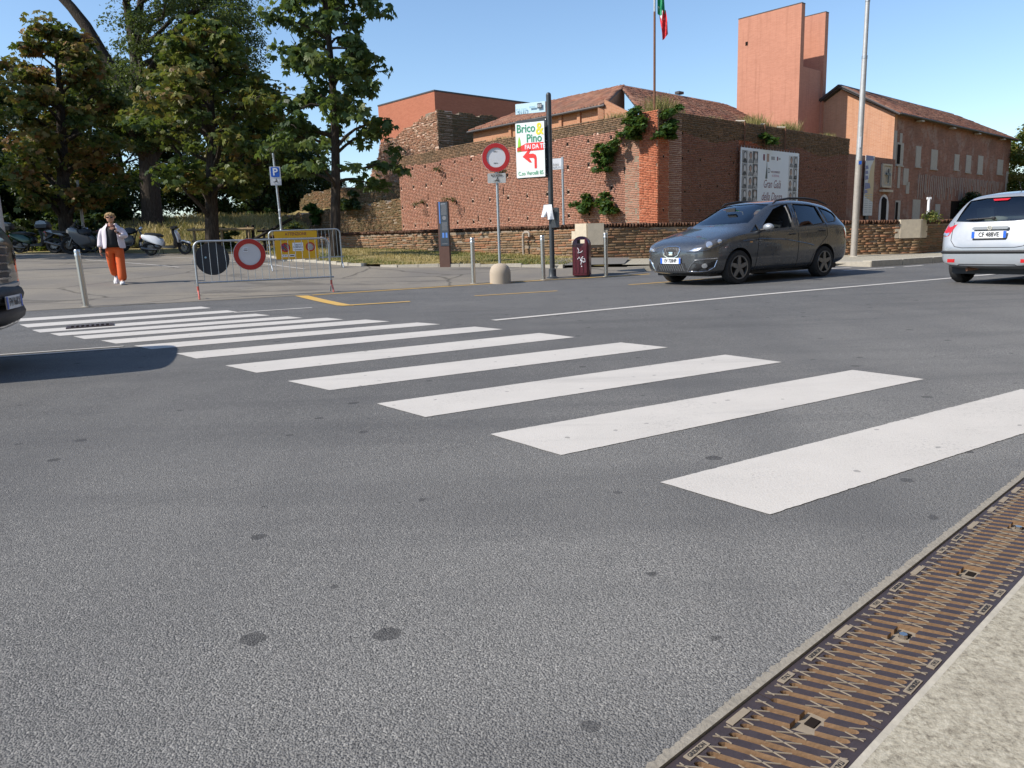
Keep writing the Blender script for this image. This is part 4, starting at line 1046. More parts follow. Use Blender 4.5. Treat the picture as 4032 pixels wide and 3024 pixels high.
def make_tree(name, label, x, y, h, tr, env, h0, nlimb, per, size, mat, style, seed, lean=(0, 0), clump=(.45, .8), group=None, z=None, extra=60, tb=.4, limbs=(), rise=.35, droop=.4, tspread=.25, flat=.62, base_flare=1.35, keep=None):
    r = np.random.default_rng(seed); z = float(T(x, y)) - .05 if z is None else z
    t = thing(name, label, 'tree', (x, y, z), 0, group)
    def axis(f): return np.array((lean[0] * f + .12 * math.sin(f * 5 + seed), lean[1] * f + .1 * math.sin(f * 4 + 2 * seed), h * f))
    m = MB(); K = 12
    m.tube([tuple(axis(i / K * .97) - (0, 0, .1 if i == 0 else 0)) for i in range(K + 1)], [tr * (base_flare if i == 0 else 1.0) * (1 - .85 * (i / K) ** 1.1) + .015 for i in range(K + 1)], 12)
    m.build('trunk', BARK, t, 60)
    b = MB(); C = []; Rr = []
    for i in range(nlimb):
        f = (i + r.random() * .8) / nlimb; hh = h0 + (h * .97 - h0) * f
        a = i * 2.39996 + r.normal(0, .3); ev = env(hh); L = ev * r.uniform(.72, 1.05)
        rs_ = rise * r.uniform(.2, 2.4); p0 = axis(max(.08, (hh - rs_ * L) / h)); p1 = axis(hh / h) + np.array((math.cos(a) * L, math.sin(a) * L, r.normal(-.1, .35)))
        if keep and not keep(p1): continue
        pts = bent(p0, p1, r.uniform(.0, .2), 6, r)
        b.tube(pts, [max(.012, tr * .42 * (1 - f * .6) * (1 - .85 * q / 5)) for q in range(6)], 6)
        for q in (.45, .68, .88, 1.03):
            k = min(5, q * 5); i0 = int(min(4, k)); pp = np.array(pts[i0]) * (1 - (k - i0)) + np.array(pts[min(5, i0 + 1)]) * (k - i0)
            if q < .6 and r.random() < .35: continue
            C.append(pp + r.normal(0, .18, 3) * clump[1]); Rr.append(r.uniform(*clump) * (.75 + .25 * min(1.5, ev / 2)))
            if r.random() < .5: b.tube(bent(pp, C[-1] + r.normal(0, .3, 3), .1, 4), [.018, .014, .01, .006], 4)
    for _ in range(extra):
        hh = h0 + (h * 1.0 - h0) * r.random(); a = r.random() * math.tau; q = env(hh) * math.sqrt(r.uniform(.1, .95))
        C.append(axis(min(1, hh / h)) + (math.cos(a) * q, math.sin(a) * q, 0)); Rr.append(r.uniform(*clump))
    for pts, rs in limbs: b.tube(pts, rs, 10)
    b.build('branches', BARK, t, 60)
    if keep:
        ok = [i for i, c in enumerate(C) if keep(c)]; C = [C[i] for i in ok]; Rr = [Rr[i] for i in ok]
    C = np.array(C); Rr = np.array(Rr)
    P, up = clump_leaves(C, Rr, per, r, flat)
    ctint = np.repeat(r.normal(tb, tspread, len(C)), per)
    obj('crown', leaf_mesh('crown', P, size, mat, style, r, ctint + r.normal(0, .16, len(P)), droop), t)
    return t
def E_(*pts):
    xs = [p[0] for p in pts]; ys = [p[1] for p in pts]
    return lambda v: float(np.interp(v, xs, ys))
GR = 'trees around the motorcycle parking'
make_tree('chestnut_tree', 'slender green horse chestnut standing alone behind the yellow notice board', -5.48, 24.7, 10.8, .155, E_((2.3, .7), (3.0, 2.1), (4.6, 1.75), (7, 1.75), (8.6, 1.3), (10, .7), (10.9, .3)), 2.7, 44, 22, .21, GREENCHEST, 'palm', 6, (.35, 0), (.24, .50), GR, extra=64, tb=.5, rise=.25, droop=.8, flat=.95)
make_tree('chestnut_tree', 'horse chestnut with yellowing crown behind the striped barrier, trunk leaning slightly left', -11.63, 31, 8.8, .27, E_((2.4, 1.2), (3.4, 2.8), (5.2, 3.1), (6.8, 2.2), (8, 1.1), (8.8, .4)), 2.6, 46, 40, .21, CHESTNUT, 'palm', 11, (.35, .2), (.42, .78), GR, extra=46, tb=.5, droop=.7, keep=lambda c: not (c[0] < -1.0 and c[2] < 4.3))
make_tree('chestnut_tree', 'browning horse chestnut filling the left edge behind the parked bikes', -18.9, 33.6, 9.3, .3, E_((2.0, 1.4), (3.2, 2.4), (5, 2.7), (7, 2.3), (8.5, 1.4), (9.4, .6)), 2.0, 46, 40, .21, CHESTNUT_DRY, 'palm', 23, (.5, .2), (.42, .78), GR, extra=60, tb=.42, droop=.7)
lm = [([(-0.22, 0.22, 5.69), (-0.77, 0.33, 7.99), (-2.19, 0.22, 10.95), (-2.63, 0.22, 11.83), (-3.29, 0.22, 12.81), (-4.11, 0.22, 13.8), (-5.15, 0.33, 15.33)], [0.39, 0.36, 0.32, 0.31, 0.27, 0.26, 0.2]), ([(-0.22, 0.22, 7.45), (1.2, 0.77, 10.62), (3.18, 1.31, 12.7), (5.58, 1.53, 13.8)], [0.33, 0.26, 0.19, 0.08]), ([(-0.33, 0.22, 7.88), (-0.22, 1.09, 11.28), (0.44, 1.31, 14.56)], [0.36, 0.26, 0.13])]
make_tree('elm_tree', 'tall grey-green tree with thick dark trunk and a bare limb arching to the upper left', -20.75, 46, 15.9, .6, E_((5.6, 1.9), (7.2, 4.2), (9.1, 6.4), (11.7, 7.6), (14.2, 6.6), (16, 2.8)), 5.6, 76, 330, .165, SMALLLEAF, 'simple', 31, (-.2, .3), (.7, 1.35), GR, extra=105, tb=.45, limbs=lm, droop=.5, flat=.75, z=1.9, keep=lambda c: not (c[2] > 8.6 and c[0] < .5))
make_tree('elm_tree', 'tree just beyond the left edge whose shade covers the parked bikes', -26.3, 28.0, 14, .3, E_((2.5, 2.0), (6, 4.2), (10, 4.2), (14, 1.5)), 2.5, 34, 220, .18, SMALLLEAF, 'simple', 37, (0, 0), (.5, .9), GR, extra=30, tb=.3)
# wood behind the bank
BG = 'dark trees behind the grassy bank'
bl = ['dark leafy tree behind the bank at the far left', 'dark leafy tree behind the bank, left of the browning chestnut', 'dark leafy tree behind the thick trunk', 'dark leafy tree behind the bank, right of the thick trunk', 'dark leafy tree behind the bank beside the leaning trunk', 'dark leafy tree behind the bank left of the parking sign', 'dark leafy tree behind the bank just left of the cedars', 'low dark tree between the browning chestnut and the thick trunk', 'low dark tree behind the white scooter']
for i, (x, y, h, rr_) in enumerate(((-41, 56, 10, 4.6), (-34, 54, 10, 4.6), (-27, 56, 11, 4.6), (-22.5, 58, 10.5, 4.2), (-19.5, 62, 9, 3.8), (-17.8, 66, 8.2, 3.2), (-21, 70, 8.5, 3.2), (-25.5, 46, 6.0, 3.0), (-31, 45, 6.2, 3.2))):
    make_tree('woodland_tree', bl[i], x, y, h, .25, E_((.4, rr_ * .75), (h * .35, rr_), (h * .7, rr_ * .8), (h, rr_ * .2)), .8, 26, 150, .30, DARKLEAF, 'simple', 50 + i, (0, 0), (.8, 1.35), BG, z=2.9 if y > 50 else 2.2, extra=36, tb=.4, tspread=.2, flat=.8)
# cedars: tiers of flat boughs
def cedar(label, x, y, z, h, rad, seed):
    r = np.random.default_rng(seed); t = thing('cedar_tree', label, 'tree', (x, y, z), 0, 'cedars on the skyline'); C = []; Rr = []; b = MB()
    MB().tube([(0, 0, -.2), (.1, 0, h * .5), (.25, 0, h)], [.35, .22, .04], 8).build('trunk', BARK, t, 60)
    for i in range(34):
        f = (i + r.random()) / 34; hh = h * (.12 + .88 * f); L = rad * (1 - f) ** .75 * r.uniform(.6, 1.1) + .3; a = i * 2.4 + r.normal(0, .3)
        p1 = np.array((math.cos(a) * L, math.sin(a) * L, hh - .12 * L)); b.tube(bent((.1, 0, hh), p1, .06, 4), [.09, .07, .04, .02], 5)
        for q in (.3, .55, .8, 1): C.append(np.array((.1, 0, hh)) * (1 - q) + p1 * q); Rr.append(r.uniform(.45, .85))
    b.build('branches', BARK, t)
    P, up = clump_leaves(np.array(C), np.array(Rr), 65, r, .38)
    obj('crown', leaf_mesh('crown', P, .26, CEDARLEAF, 'simple', r, r.normal(.45, .25, len(P)), .35), t)
cedar('tall blue-green cedar with a pointed top left of the brick ruins', -20.2, 74, 2.0, 7.9, 3.0, 71)
cedar('flat-topped dark cedar just behind the lone green chestnut', -17.2, 75, 2.0, 6.4, 4.2, 72)
cedar('smaller dark cedar nearest the broken end of the ruin wall', -15.4, 70, 2.0, 5.2, 2.6, 73)
make_tree('garden_tree', 'sunny yellow-green tree at the right edge behind the castle building', 43.5, 64, 8.0, .3, E_((1, 2.5), (4, 3.6), (6.5, 2.8), (8, 1)), 1.2, 26, 130, .3, YELLOWLEAF, 'simple', 81, (0, 0), (.7, 1.2), extra=36, tb=.5)
make_tree('garden_tree', 'dark shaded bush by the doorway of the castle building', 33.0, 55.5, 2.6, .1, E_((.2, 1.0), (1.3, 1.4), (2.6, .4)), .3, 14, 90, .2, DARKLEAF, 'simple', 82, (0, 0), (.35, .6), extra=14, tb=.4)

# fig bushes rooted in the masonry and weeds
def bush(label, W, s, z, rx, rz, n, seed, name='wall_bush', mat=BRIGHTLEAF, size=.12, cat='bush', group='bushes growing out of the bastion'):
    r = np.random.default_rng(seed); o = W @ Vector((s, 0, z)); t = thing(name, label, cat, o, W.to_euler().z, group)
    C = []; b = MB()
    for i in range(n):
        p = np.array((r.normal(0, .45) * rx, -abs(r.normal(.28, .16)), r.normal(0, .45) * rz)); C.append(p)
        b.tube(bent((0, .02, -.3 * rz), p, .1, 4), [.02, .016, .01, .006], 4)
    b.build('stems', BARK, t)
    P, up = clump_leaves(np.array(C), r.uniform(.16, .3, n), 80, r, .8)
    obj('foliage', leaf_mesh('foliage', P, size, mat, 'palm' if size > .1 else 'simple', r, r.normal(.5, .25, len(P)), .5), t)
bush('leafy fig bush on the bastion corner below the flagpole', Wl, 15.55, 4.98, .75, .62, 22, 91)
bush('leafy fig bush hanging on the shaded side of the bastion corner', Wr, .42, 4.95, .42, .62, 12, 92)
bush('rounded fig bush on the middle of the sunlit bastion face', Wl, 14.1, 4.1, .62, .68, 18, 93)
bush('fig bush just above the low wall, right one of two', Wl, 14.25, 2.15, .55, .55, 15, 94)
bush('small fig bush just above the low wall, left one of two', Wl, 13.15, 2.2, .35, .42, 9, 95)
bush('small tuft of leaves on the shaded wall above the banner', Wr, 7.6, 4.85, .4, .2, 6, 96)
for k, (s, z, lb) in enumerate(((3.55, 4.45, 'tiny weed high on the left of the sunlit bastion face'), (8.05, 4.0, 'tiny weed in the middle of the sunlit bastion face'), (4.6, 2.95, 'tiny weed low on the sunlit bastion face'), (2.0, 3.05, 'tiny weed near the left edge of the bastion face'))):
    bush(lb, Wl, s, z, .06, .14, 2, 100 + k, 'wall_weed', DARKLEAF, .08, 'weed', 'weeds in the bastion wall')
WR_ = Matrix.Translation((lwr[0], lwr[1], 0)) @ Matrix.Rotation(ang(-DL), 4, 'Z')
for k, (s, z, rx, rz, lb, mt) in enumerate(((-9.3, 2.95, .6, .7, 'bright shrub on the ruin wall behind the lone chestnut trunk', BRIGHTLEAF), (-15.2, 2.9, .8, .6, 'bright shrub at the left end of the ruin wall', BRIGHTLEAF), (-5.0, 3.4, .8, .55, 'dark hanging shrub on the ruin wall near the bastion', DARKLEAF), (-17.5, 2.9, .5, .5, 'small bright shrub beyond the left end of the ruin wall', BRIGHTLEAF))):
    bush(lb, WR_, s, z, rx, rz, 14, 110 + k, 'shrub', mt, .16, 'shrub', 'shrubs on the ruins')
for x, y, z, s_, lb, k in ((-23.5, 36.8, 1.9, 1.9, 'large dark shrub behind the green scooter', 4), (-20.3, 38.2, 1.9, 1.8, 'large dark shrub behind the pale top box', 5), (-13.2, 36.5, 1.35, 1.0, 'leafy shrub behind the white scooter at the tree foot', 0), (-18.3, 36, 1.4, .9, 'shrub behind the walking woman between two trunks', 1), (-10.2, 38.5, 1.6, .9, 'shrub on the bank behind the timber rail', 2), (-21.5, 36.5, 1.6, 1.3, 'shrub behind the bikes at the far left', 3)):
    bush(lb, Matrix.Translation((x, y, 0)), 0, z, s_, .6 * s_, 22 if k < 4 else 60, 120 + k, 'shrub', CHESTNUT if k < 4 else DARKLEAF, .15, 'shrub', 'shrubs along the foot of the bank')
bush('small pale weed on top of the low wall beside the stone block', Matrix.Translation((PB[0] + .25, PB[1] + .2, 0)), 0, 1.25, .1, .12, 4, 130, 'wall_weed', YELLOWLEAF, .08, 'weed', None)
zf = lambda x, y, v: np.interp(v, [0, 1], [1, 1]) * 0 + (T(x, y) * (1 - (v * v * (3 - 2 * v))) + 3.1 * (v * v * (3 - 2 * v))) + .02
tag(blades('bank_grass', [(-34, 36), (-22, 37.5), (-14, 38.5), (-9.5, 40)], [(-38, 48), (-24, 49.5), (-17, 52.5), (-15, 56)], 30000, .08, .32, 0, GRASSBLADE, zf=zf, w=.025, tint=(.25, 1)), 'long straw-coloured grass on the bank behind the bikes', 'grass')
# ================================================================ street furniture
def disc(r, n=40): return [(r * math.cos(a), r * math.sin(a)) for a in np.linspace(0, math.tau, n + 1)[:-1]]
def rrect(w, h, r, n=4):
    out = []
    for cx, cy, a0 in ((w / 2 - r, h / 2 - r, 0), (-w / 2 + r, h / 2 - r, 90), (-w / 2 + r, -h / 2 + r, 180), (w / 2 - r, -h / 2 + r, 270)):
        out += [(cx + r * math.cos(R_(a0 + 90 * i / n)), cy + r * math.sin(R_(a0 + 90 * i / n))) for i in range(n + 1)]
    return out
def ring(r0, r1, M, depth, mat, name, parent, n=40):
    m = MB(); vs = []; fs = []
    for k, (r, z) in enumerate(((r1, 0), (r1, depth), (r0, depth), (r0, 0))): vs += [(r * math.cos(a), r * math.sin(a), z) for a in np.linspace(0, math.tau, n + 1)[:-1]]
    for k in range(4):
        for j in range(n):
            a, b = k * n + j, k * n + (j + 1) % n; c, d = ((k + 1) % 4) * n + (j + 1) % n, ((k + 1) % 4) * n + j
            fs.append((a, b, c, d))
    m.add(vs, fs, 0, M); return m.build(name, mat, parent, 40)

# steel bollards
def bollard(label, x, y, tilt=0, h=.99, z=None):
    t = thing('bollard', label, 'bollard', on(x, y), 0, 'stainless steel bollards along the road edge')
    t.rotation_euler = (0, tilt, 0)
    MB().lathe([(.001, -.05), (.048, -.05), (.048, h - .12)], 20).build('post', STEEL, t, 40)
    MB().lathe([(.048, h - .12), (.0515, h - .118), (.0515, h - .075), (.049, h - .07)], 20, caps=False).build('collar', STEEL, t, 40)
    MB().lathe([(.049, h - .07), (.049, h - .012), (.042, h), (.001, h + .002)], 20).build('cap', STEEL, t, 40)
    MB().lathe([(.075, -.02), (.075, .008), (.05, .012)], 20).build('base_ring', KERB, t, 40)
bollard('leaning steel bollard at the left end of the crossing', -7.42, 13.47, -.035)
bollard('steel bollard left of the domed concrete sign base', -.77, 16.93, .006)
bollard('steel bollard just left of the grey bus stop pole', .79, 17.4, -.01)
bollard('steel bollard right of the maroon litter bin', 2.26, 17.83, -.008)
bollard('steel bollard half hidden behind the grey car bonnet', 4.62, 18.35, 0)

# no-entry roundel on a domed base
sg = thing('road_sign', 'round red and white no-entry sign on a thin pole in a domed concrete base', 'road sign', on(-.18, 16.93), R_(-2))
MB().lathe([(.001, -.05), (.232, -.05), (.232, .20), (.225, .27), (.19, .36), (.12, .415), (.04, .43), (.001, .432)], 32).build('base', DOME, sg, 40)
MB().tube([(.0, 0, .42), (.005, 0, 2.85)], .03, 14).build('pole', GALV, sg, 40)
zc = 2.66
dk = MB().prism(disc(.30), -.012, at(0, -.045, zc)).build('disc', SIGNWHITE, sg)
ring(.205, .295, at(0, -.060, zc), .003, SIGNRED, 'red_ring', dk)
MB().prism(disc(.301), -.004, at(0, -.034, zc)).build('disc_back', SIGNGREY, sg)
for z in (zc - .12, zc + .12): MB().box((0, -.02, z), (.1, .05, .03)).build('clamp', GALV, sg)
pl = MB().prism(rrect(.39, .205, .02), -.008, at(.0, -.045, 2.235)).build('plate', plain('grey_plate', (.52, .52, .50), .5, .2, .08, 6), sg)
text('lettering', 'eccetto', .085, BLACK, pl, at(0, -.055, 2.30), bold=.012, xs=.95)
def moto_icon(parent, M, s):
    for x in (-.55, .55): ring(.26 * s, .33 * s, M @ Matrix.Translation((x * s * 1.3, -.25 * s, .0012)), .001, BLACK, 'symbol', parent, 16)
    m = MB(); m.prism([(-.75 * s, -.2 * s), (-.2 * s, .2 * s), (.45 * s, .15 * s), (.78 * s, -.2 * s), (.6 * s, -.22 * s), (.1 * s, -.12 * s), (-.4 * s, -.22 * s)], .0012, M @ Matrix.Translation((0, 0, .001)))
    m.prism([(-.15 * s, .1 * s), (.1 * s, .85 * s), (.35 * s, .78 * s), (.75 * s, .35 * s), (.65 * s, .25 * s), (.25 * s, .5 * s), (.2 * s, .0)], .0012, M @ Matrix.Translation((0, 0, .0022)))
    m.prism([(.3 * s + .17 * s * math.cos(a), 1.0 * s + .17 * s * math.sin(a)) for a in np.linspace(0, math.tau, 11)[:-1]], .0012, M @ Matrix.Translation((0, 0, .001)))
    m.build('symbol', BLACK, parent)
moto_icon(pl, at(0, -.054, 2.185), .062)

# bus stop pole with advertising panel
bs = thing('bus_stop_sign', 'dark grey bus stop pole with a lit white shop advertisement panel', 'bus stop', on(1.02, 17.8), R_(-24))
MB().tube([(0, 0, .0), (0, 0, 4.02)], .058, 18).build('pole', POSTGREY, bs, 40)
MB().sphere((0, 0, 4.02), .058, 14, z0=0).build('cap', POSTGREY, bs, 60)
MB().lathe([(.14, -.03), (.14, .015), (.10, .03), (.085, .05), (.085, .2), (.06, .22)], 20).build('foot', POSTGREY, bs, 40)
px_, pw_, pz0, pz1 = -.42, .72, 2.26, 3.54
MB().prism(rrect(pw_, pz1 - pz0, .015), -.09, at(px_, -.0, (pz0 + pz1) / 2)).build('panel_box', POSTGREY, bs, loc=(0, -.035, 0))
face = MB().prism(rrect(pw_ - .025, pz1 - pz0 - .09, .01), -.004, at(px_, -.1265, (pz0 + pz1) / 2 - .03)).build('poster', plain('lit_poster', (.80, .84, .83), .35, 0, .03, 2), bs)
Y_ = -.1312
def ptxt(tx, dx, z, size, mat, **k): return text('lettering', tx, size, mat, face, at(px_ + dx, Y_, z), **k)
halo = plain('print_halo', (.55, .72, .72), .5, 0, .05, 5)
ptxt('Brico', -.095, 3.335, .25, halo, bold=.028, xs=.85, depth=.0003); ptxt('Brico', -.095, 3.335, .25, GREENINK, bold=.014, xs=.85, depth=.0008)
ptxt('&', .235, 3.30, .36, YELLOWINK, bold=.02, xs=.8, depth=.0012)
ptxt('Pino', .10, 3.115, .25, halo, bold=.028, xs=.85, depth=.0003); ptxt('Pino', .10, 3.115, .25, GREENINK, bold=.012, xs=.85, depth=.0016)
MB().prism([(-.32, -.085), (.325, -.085), (.325, .085), (-.09, .085), (-.32, .0)], -.001, at(px_, Y_, 2.935)).build('red_panel', REDINK, face)
ptxt('FAI DA TE', .115, 2.935, .135, PAPER, bold=.02, xs=.82, depth=.0022)
MB().prism([(-.31, -.14), (-.21, -.13), (-.235, .12), (-.265, .2), (-.29, .1)], -.003, at(px_, Y_, 2.98)).build('tree_print', LIMEINK, face)
ar = [(-.17, .10), (-.02, .245), (.03, .245), (-.035, .15), (.06, .15), (.115, .125), (.135, .07), (.135, -.14), (.085, -.14), (.085, .04), (.065, .065), (-.03, .07), (.03, -.02), (-.02, -.02)]
MB().prism(ar, -.001, at(px_, Y_, 2.62) @ Matrix.Scale(1.12, 4)).build('arrow', REDINK, face)
ptxt('C.so Vercelli 85', .0, 2.365, .122, PALEGREEN, bold=.008, xs=.78, depth=.0008)
tp = MB().prism(rrect(.72, .225, .01), -.03, at(px_, -.06, 3.78)).build('route_panel', PALEBLUE, bs)
MB().prism(rrect(.105, .115, .005), -.002, at(px_ + .235, -.0905, 3.80)).build('number_box', POSTGREY, tp)
text('lettering', '013', .085, PAPER, tp, at(px_ + .235, -.0928, 3.80), bold=.012, xs=.7)
text('lettering', 'sun', .2, BLUEGREY, tp, at(px_ - .22, -.0905, 3.755), xs=1.0, shear=.2)
MB().box((px_ + .06, -.0905, 3.79), (.14, .002, .04)).build('faded_print', BLUEGREY, tp)
for z in (3.5, 3.05, 2.65, 2.32): MB().cyl((-.06, -.075, z), (-.045, -.075, z), .012, n=8).build('rivet', STEEL, bs)
MB().box((.10, -.01, 1.36), (.16, .10, .44)).build('timetable_box', POSTGREY, bs)
pp = thing('paper_notice', 'crumpled white paper sheets tied to the bus stop pole', 'paper', (1.02, 17.7, 1.35 + .1), R_(-24))
for k, (x, w_, h_, a) in enumerate(((-.10, .12, .27, .25), (-.02, .13, .33, -.12))):
    m = MB(); rings = []
    for i in range(6):
        f = i / 5; rings.append([(x + (q - .5) * w_ + f * h_ * math.sin(a) * -1, -.06 - .03 * k + .025 * math.sin(q * 4 + f * 3 + k) * f, .3 - f * h_) for q in np.linspace(0, 1, 6)])
    m.loft(rings, caps=False, closed=False); me_ = m.mesh('sheet', PAPER); me_ = evaluated(me_, [('SOLIDIFY', {'thickness': .002})])
    obj('sheet', me_, pp)

# street name sign
st = thing('street_name_sign', 'white street name plate on a slim galvanised pole behind the bus stop', 'street sign', on(1.62, 22.2), R_(-20))
MB().tube([(0, 0, -.1), (0, 0, 2.62)], .034, 12).build('pole', GALV, st, 40)
b_ = MB().prism(rrect(1.02, .30, .01), -.05, at(-.5, .025, 2.62)).build('plate', SIGNWHITE, st)
MB().box((.0, 0, 2.63), (.05, .075, .33)).build('end_cap', GALV, st)
text('lettering', 'entalcini', .12, BLACK, b_, at(-.28, -.027, 2.60), xs=.9); text('lettering', 'dal 1908', .05, GREYINK, b_, at(-.24, -.027, 2.525))
MB().tube([(.08, 0, -.1), (.08, 0, .75)], .014, 8).build('stake', RUST, st)

# litter bin
bn = thing('litter_bin', 'maroon domed litter bin with white spray paint marks', 'litter bin', on(1.72, 18.0), R_(-18))
W_, H_ = .40, .91
def binring(z, s=1.0, d=.34):
    p = []
    for cx, cy, a0 in ((W_ / 2 - .06, d / 2 - .06, 0), (-W_ / 2 + .06, d / 2 - .06, 90), (-W_ / 2 + .06, -d / 2 + .06, 180), (W_ / 2 - .06, -d / 2 + .06, 270)):
        p += [((cx + .06 * math.cos(R_(a0 + 30 * i))) * s, (cy + .06 * math.sin(R_(a0 + 30 * i))), z) for i in range(4)]
    return p
rings = [binring(.03, .96), binring(.05), binring(.72)]
for a in np.linspace(0, 84, 9)[1:]:
    rings.append([(x * math.cos(R_(a)), y * (.5 + .5 * math.cos(R_(a))), .72 + .2 * math.sin(R_(a))) for x, y, z in binring(0)])
m = MB().loft(rings); body = m.mesh('body', [BINRED, BLACK])
body = carve(body, [MB().box((.02, 0, .80), (.17, .6, .085)).mesh('cut', [BLACK])])
body.polygons.foreach_set('use_smooth', [True] * len(body.polygons)); body.set_sharp_from_angle(angle=R_(35))
obj('body', body, bn)
for x in (-.13, -.045, .04, .125): MB().box((x, -.172, .38), (.05, .014, .60)).build('flute', BINRED, bn)
MB().box((0, 0, .015), (.32, .26, .03)).build('foot', BLACK, bn)
for pts in ([(-.06, .14), (-.02, .19), (.02, .12)], [(.03, .16), (.075, .2)], [(-.055, .40), (-.02, .34), (-.05, .28), (.03, .3), (.06, .33)], [(.02, .02), (.05, .16), (.11, .15), (.12, .08), (.06, .07)], [(.0, .11), (.08, .09)]):
    MB().tube([(x, -.182, z + .26) for x, z in pts], .0085, 6).build('graffiti', PAPER, bn)
MB().sphere((.035, -.182, .235), .014, 8, sc=(1, .3, 1)).build('graffiti', PAPER, bn)

# information totem
tt_ = thing('info_totem', 'narrow weathering-steel information totem with a dark blue text panel', 'information sign', on(-1.68, 20.85), R_(-14))
MB().box((0, 0, .85), (.29, .14, 1.74)).build('post', CORTEN, tt_)
p_ = MB().box((.03, -.073, 1.13), (.235, .012, 1.14)).build('panel', PANEL, tt_)
MB().box((-.075, -.081, 1.43), (.028, .006, .56)).build('blue_stripe', PANELBLUE, p_)
for z0_, n_ in ((1.62, 11), (1.17, 9)):
    for q in range(n_): MB().box((.045 + rng.uniform(-.004, .004), -.080, z0_ - q * .024), (.15 + rng.uniform(-.02, .012), .003, .010)).build('text_line', PANELGREY, p_)
MB().box((.03, -.080, 1.655), (.13, .003, .008)).build('text_line', PAPER, p_)
ring(.03, .055, at(.045, -.0795, 1.29), .002, PANELGREY, 'map_print', p_, 10); MB().prism([(-.05, -.02), (.04, -.05), (.05, .03), (-.02, .05)], -.001, at(.045, -.0795, 1.29)).build('map_print', PANELGREY, p_)
for x in (-.0, .09): MB().box((x, -.080, .84), (.055, .003, .13)).build('picture', PANELBLUE, p_)
MB().box((.03, -.080, .615), (.16, .003, .012)).build('text_line', PANELGREY, p_)

# crowd barriers
def barrier(label, a, b, feet, h=1.05):
    a, b = np.array(a), np.array(b); d = b - a; L = float(np.linalg.norm(d)); za, zb = float(T(*a)), float(T(*b))
    t = thing('crowd_barrier', label, 'barrier', (a[0], a[1], za), ang(d), 'steel crowd barriers'); t.rotation_euler = (0, -math.atan2(zb - za, L), ang(d))
    rb = .30; r_ = .12
    pts = [(0, 0, .12), (0, 0, h - r_)] + [(r_ - r_ * math.cos(q), 0, h - r_ + r_ * math.sin(q)) for q in np.linspace(.3, math.pi / 2, 5)] + [(L - r_ + r_ * math.sin(q), 0, h - r_ + r_ * math.cos(q)) for q in np.linspace(0, math.pi / 2 - .3, 5)] + [(L, 0, h - r_), (L, 0, .12)]
    MB().tube(pts, .019, 10).build('top_rail', GALV, t, 50)
    MB().tube([(0, 0, rb), (L + .06, 0, rb)], .017, 10).build('bottom_rail', GALV, t, 50)
    for q in range(18):
        x = L * (q + 1) / 19; bend = .02 if q == 3 else 0
        MB().tube([(x, 0, rb), (x + bend, 0, .65), (x, 0, h - .005)], .006, 6).build('bar', GALV, t)
    for x in (0, L):
        f = MB().tube([(x, 0, rb - .06), (x, 0, .14)], .021, 8).build('leg', feet, t)
        for s in (-1, 1): MB().tube([(x, 0, .15), (x, s * .07, .13), (x, s * .13, .06), (x, s * .16, .0)], .017, 8).build('foot', feet if s < 0 else GALV, f)
    for z in (.32, .72): MB().tube([(0, 0, z), (-.05, 0, z), (-.05, 0, z - .06)], .006, 5).build('hook', GALV, t)
    return t, L
b1, Lb = barrier('steel crowd barrier with pink-red feet standing at the road edge', (-5.86, 14.53), (-3.58, 15.57), PINKRED, 1.07)
b2, Lb2 = barrier('steel crowd barrier behind, carrying the yellow notice board', (-6.38, 20.9), (-4.62, 21.6), GALV, 1.06)
az1 = b1.rotation_euler.z
def on_b(bt, x, y, z):
    return Matrix.Translation(bt.location) @ bt.rotation_euler.to_matrix().to_4x4() @ Vector((x, y, z))
s2 = thing('road_sign', 'round no-entry sign tied to the front of the near barrier', 'road sign', on_b(b1, .98, -.03, .80), az1)
dk = MB().prism(disc(.30), -.01, FACE).build('disc', SIGNWHITE, s2)
ring(.205, .292, at(0, -.0105, 0), .002, SIGNRED, 'red_ring', dk)
st_ = MB().box((-.07, -.0125, .09), (.085, .004, .085)).build('sticker', PAPER, dk)
for z in (.105, .075): MB().box((-.07, -.0152, z), (.07, .002, .012)).build('text_line', BLACK, st_)
s3 = thing('road_sign', 'back of a dark grey round sign hung on the left of the near barrier', 'road sign', on_b(b1, .31, .035, .74), az1)
MB().prism(disc(.305), -.008, FACE).build('disc', SIGNGREY, s3)
MB().sphere((-.12, -.01, .03), .02, 8, sc=(1, .2, 1)).build('sticker', BLUEGREY, s3)
nb = thing('notice_board', 'yellow parking ban notice board tied to the rear barrier', 'notice board', on_b(b2, .70, -.035, .67), b2.rotation_euler.z)
bd = MB().box((0, 0, 0), (1.12, .012, .74)).build('board', AMBER, nb)
text('lettering', 'ATTENZIONE', .115, MAROONINK, bd, at(0, -.007, .29), bold=.012, xs=.8)
text('lettering', "SU TUTTA L'AREA DI PARCHEGGIO", .098, BLACK, bd, at(.01, -.007, .155), bold=.01, xs=.60)
for x, mt in ((-.3, BLUE), (.36, SIGNWHITE)):
    ring(.09, .125, at(x, -.0065, -.06), .002, SIGNRED, 'roundel_ring', bd, 24); MB().prism(disc(.09, 24), -.002, at(x, -.006, -.06)).build('roundel', mt, bd)
MB().box((0, 0, 0), (.19, .002, .028), M=Matrix.Translation((-.3, -.0085, -.06)) @ Matrix.Rotation(R_(45), 4, 'Y')).build('roundel_bar', SIGNRED, bd)
n_ = MB().box((.03, -.0075, -.05), (.28, .004, .22)).build('paper', PAPER, bd)
text('lettering', 'SABATO\nDOMENICA', .06, POSTGREY, n_, at(.03, -.0102, -.03), bold=.012, xs=.8); MB().box((.03, -.0102, -.125), (.2, .001, .02)).build('text_line', GREYINK, n_)
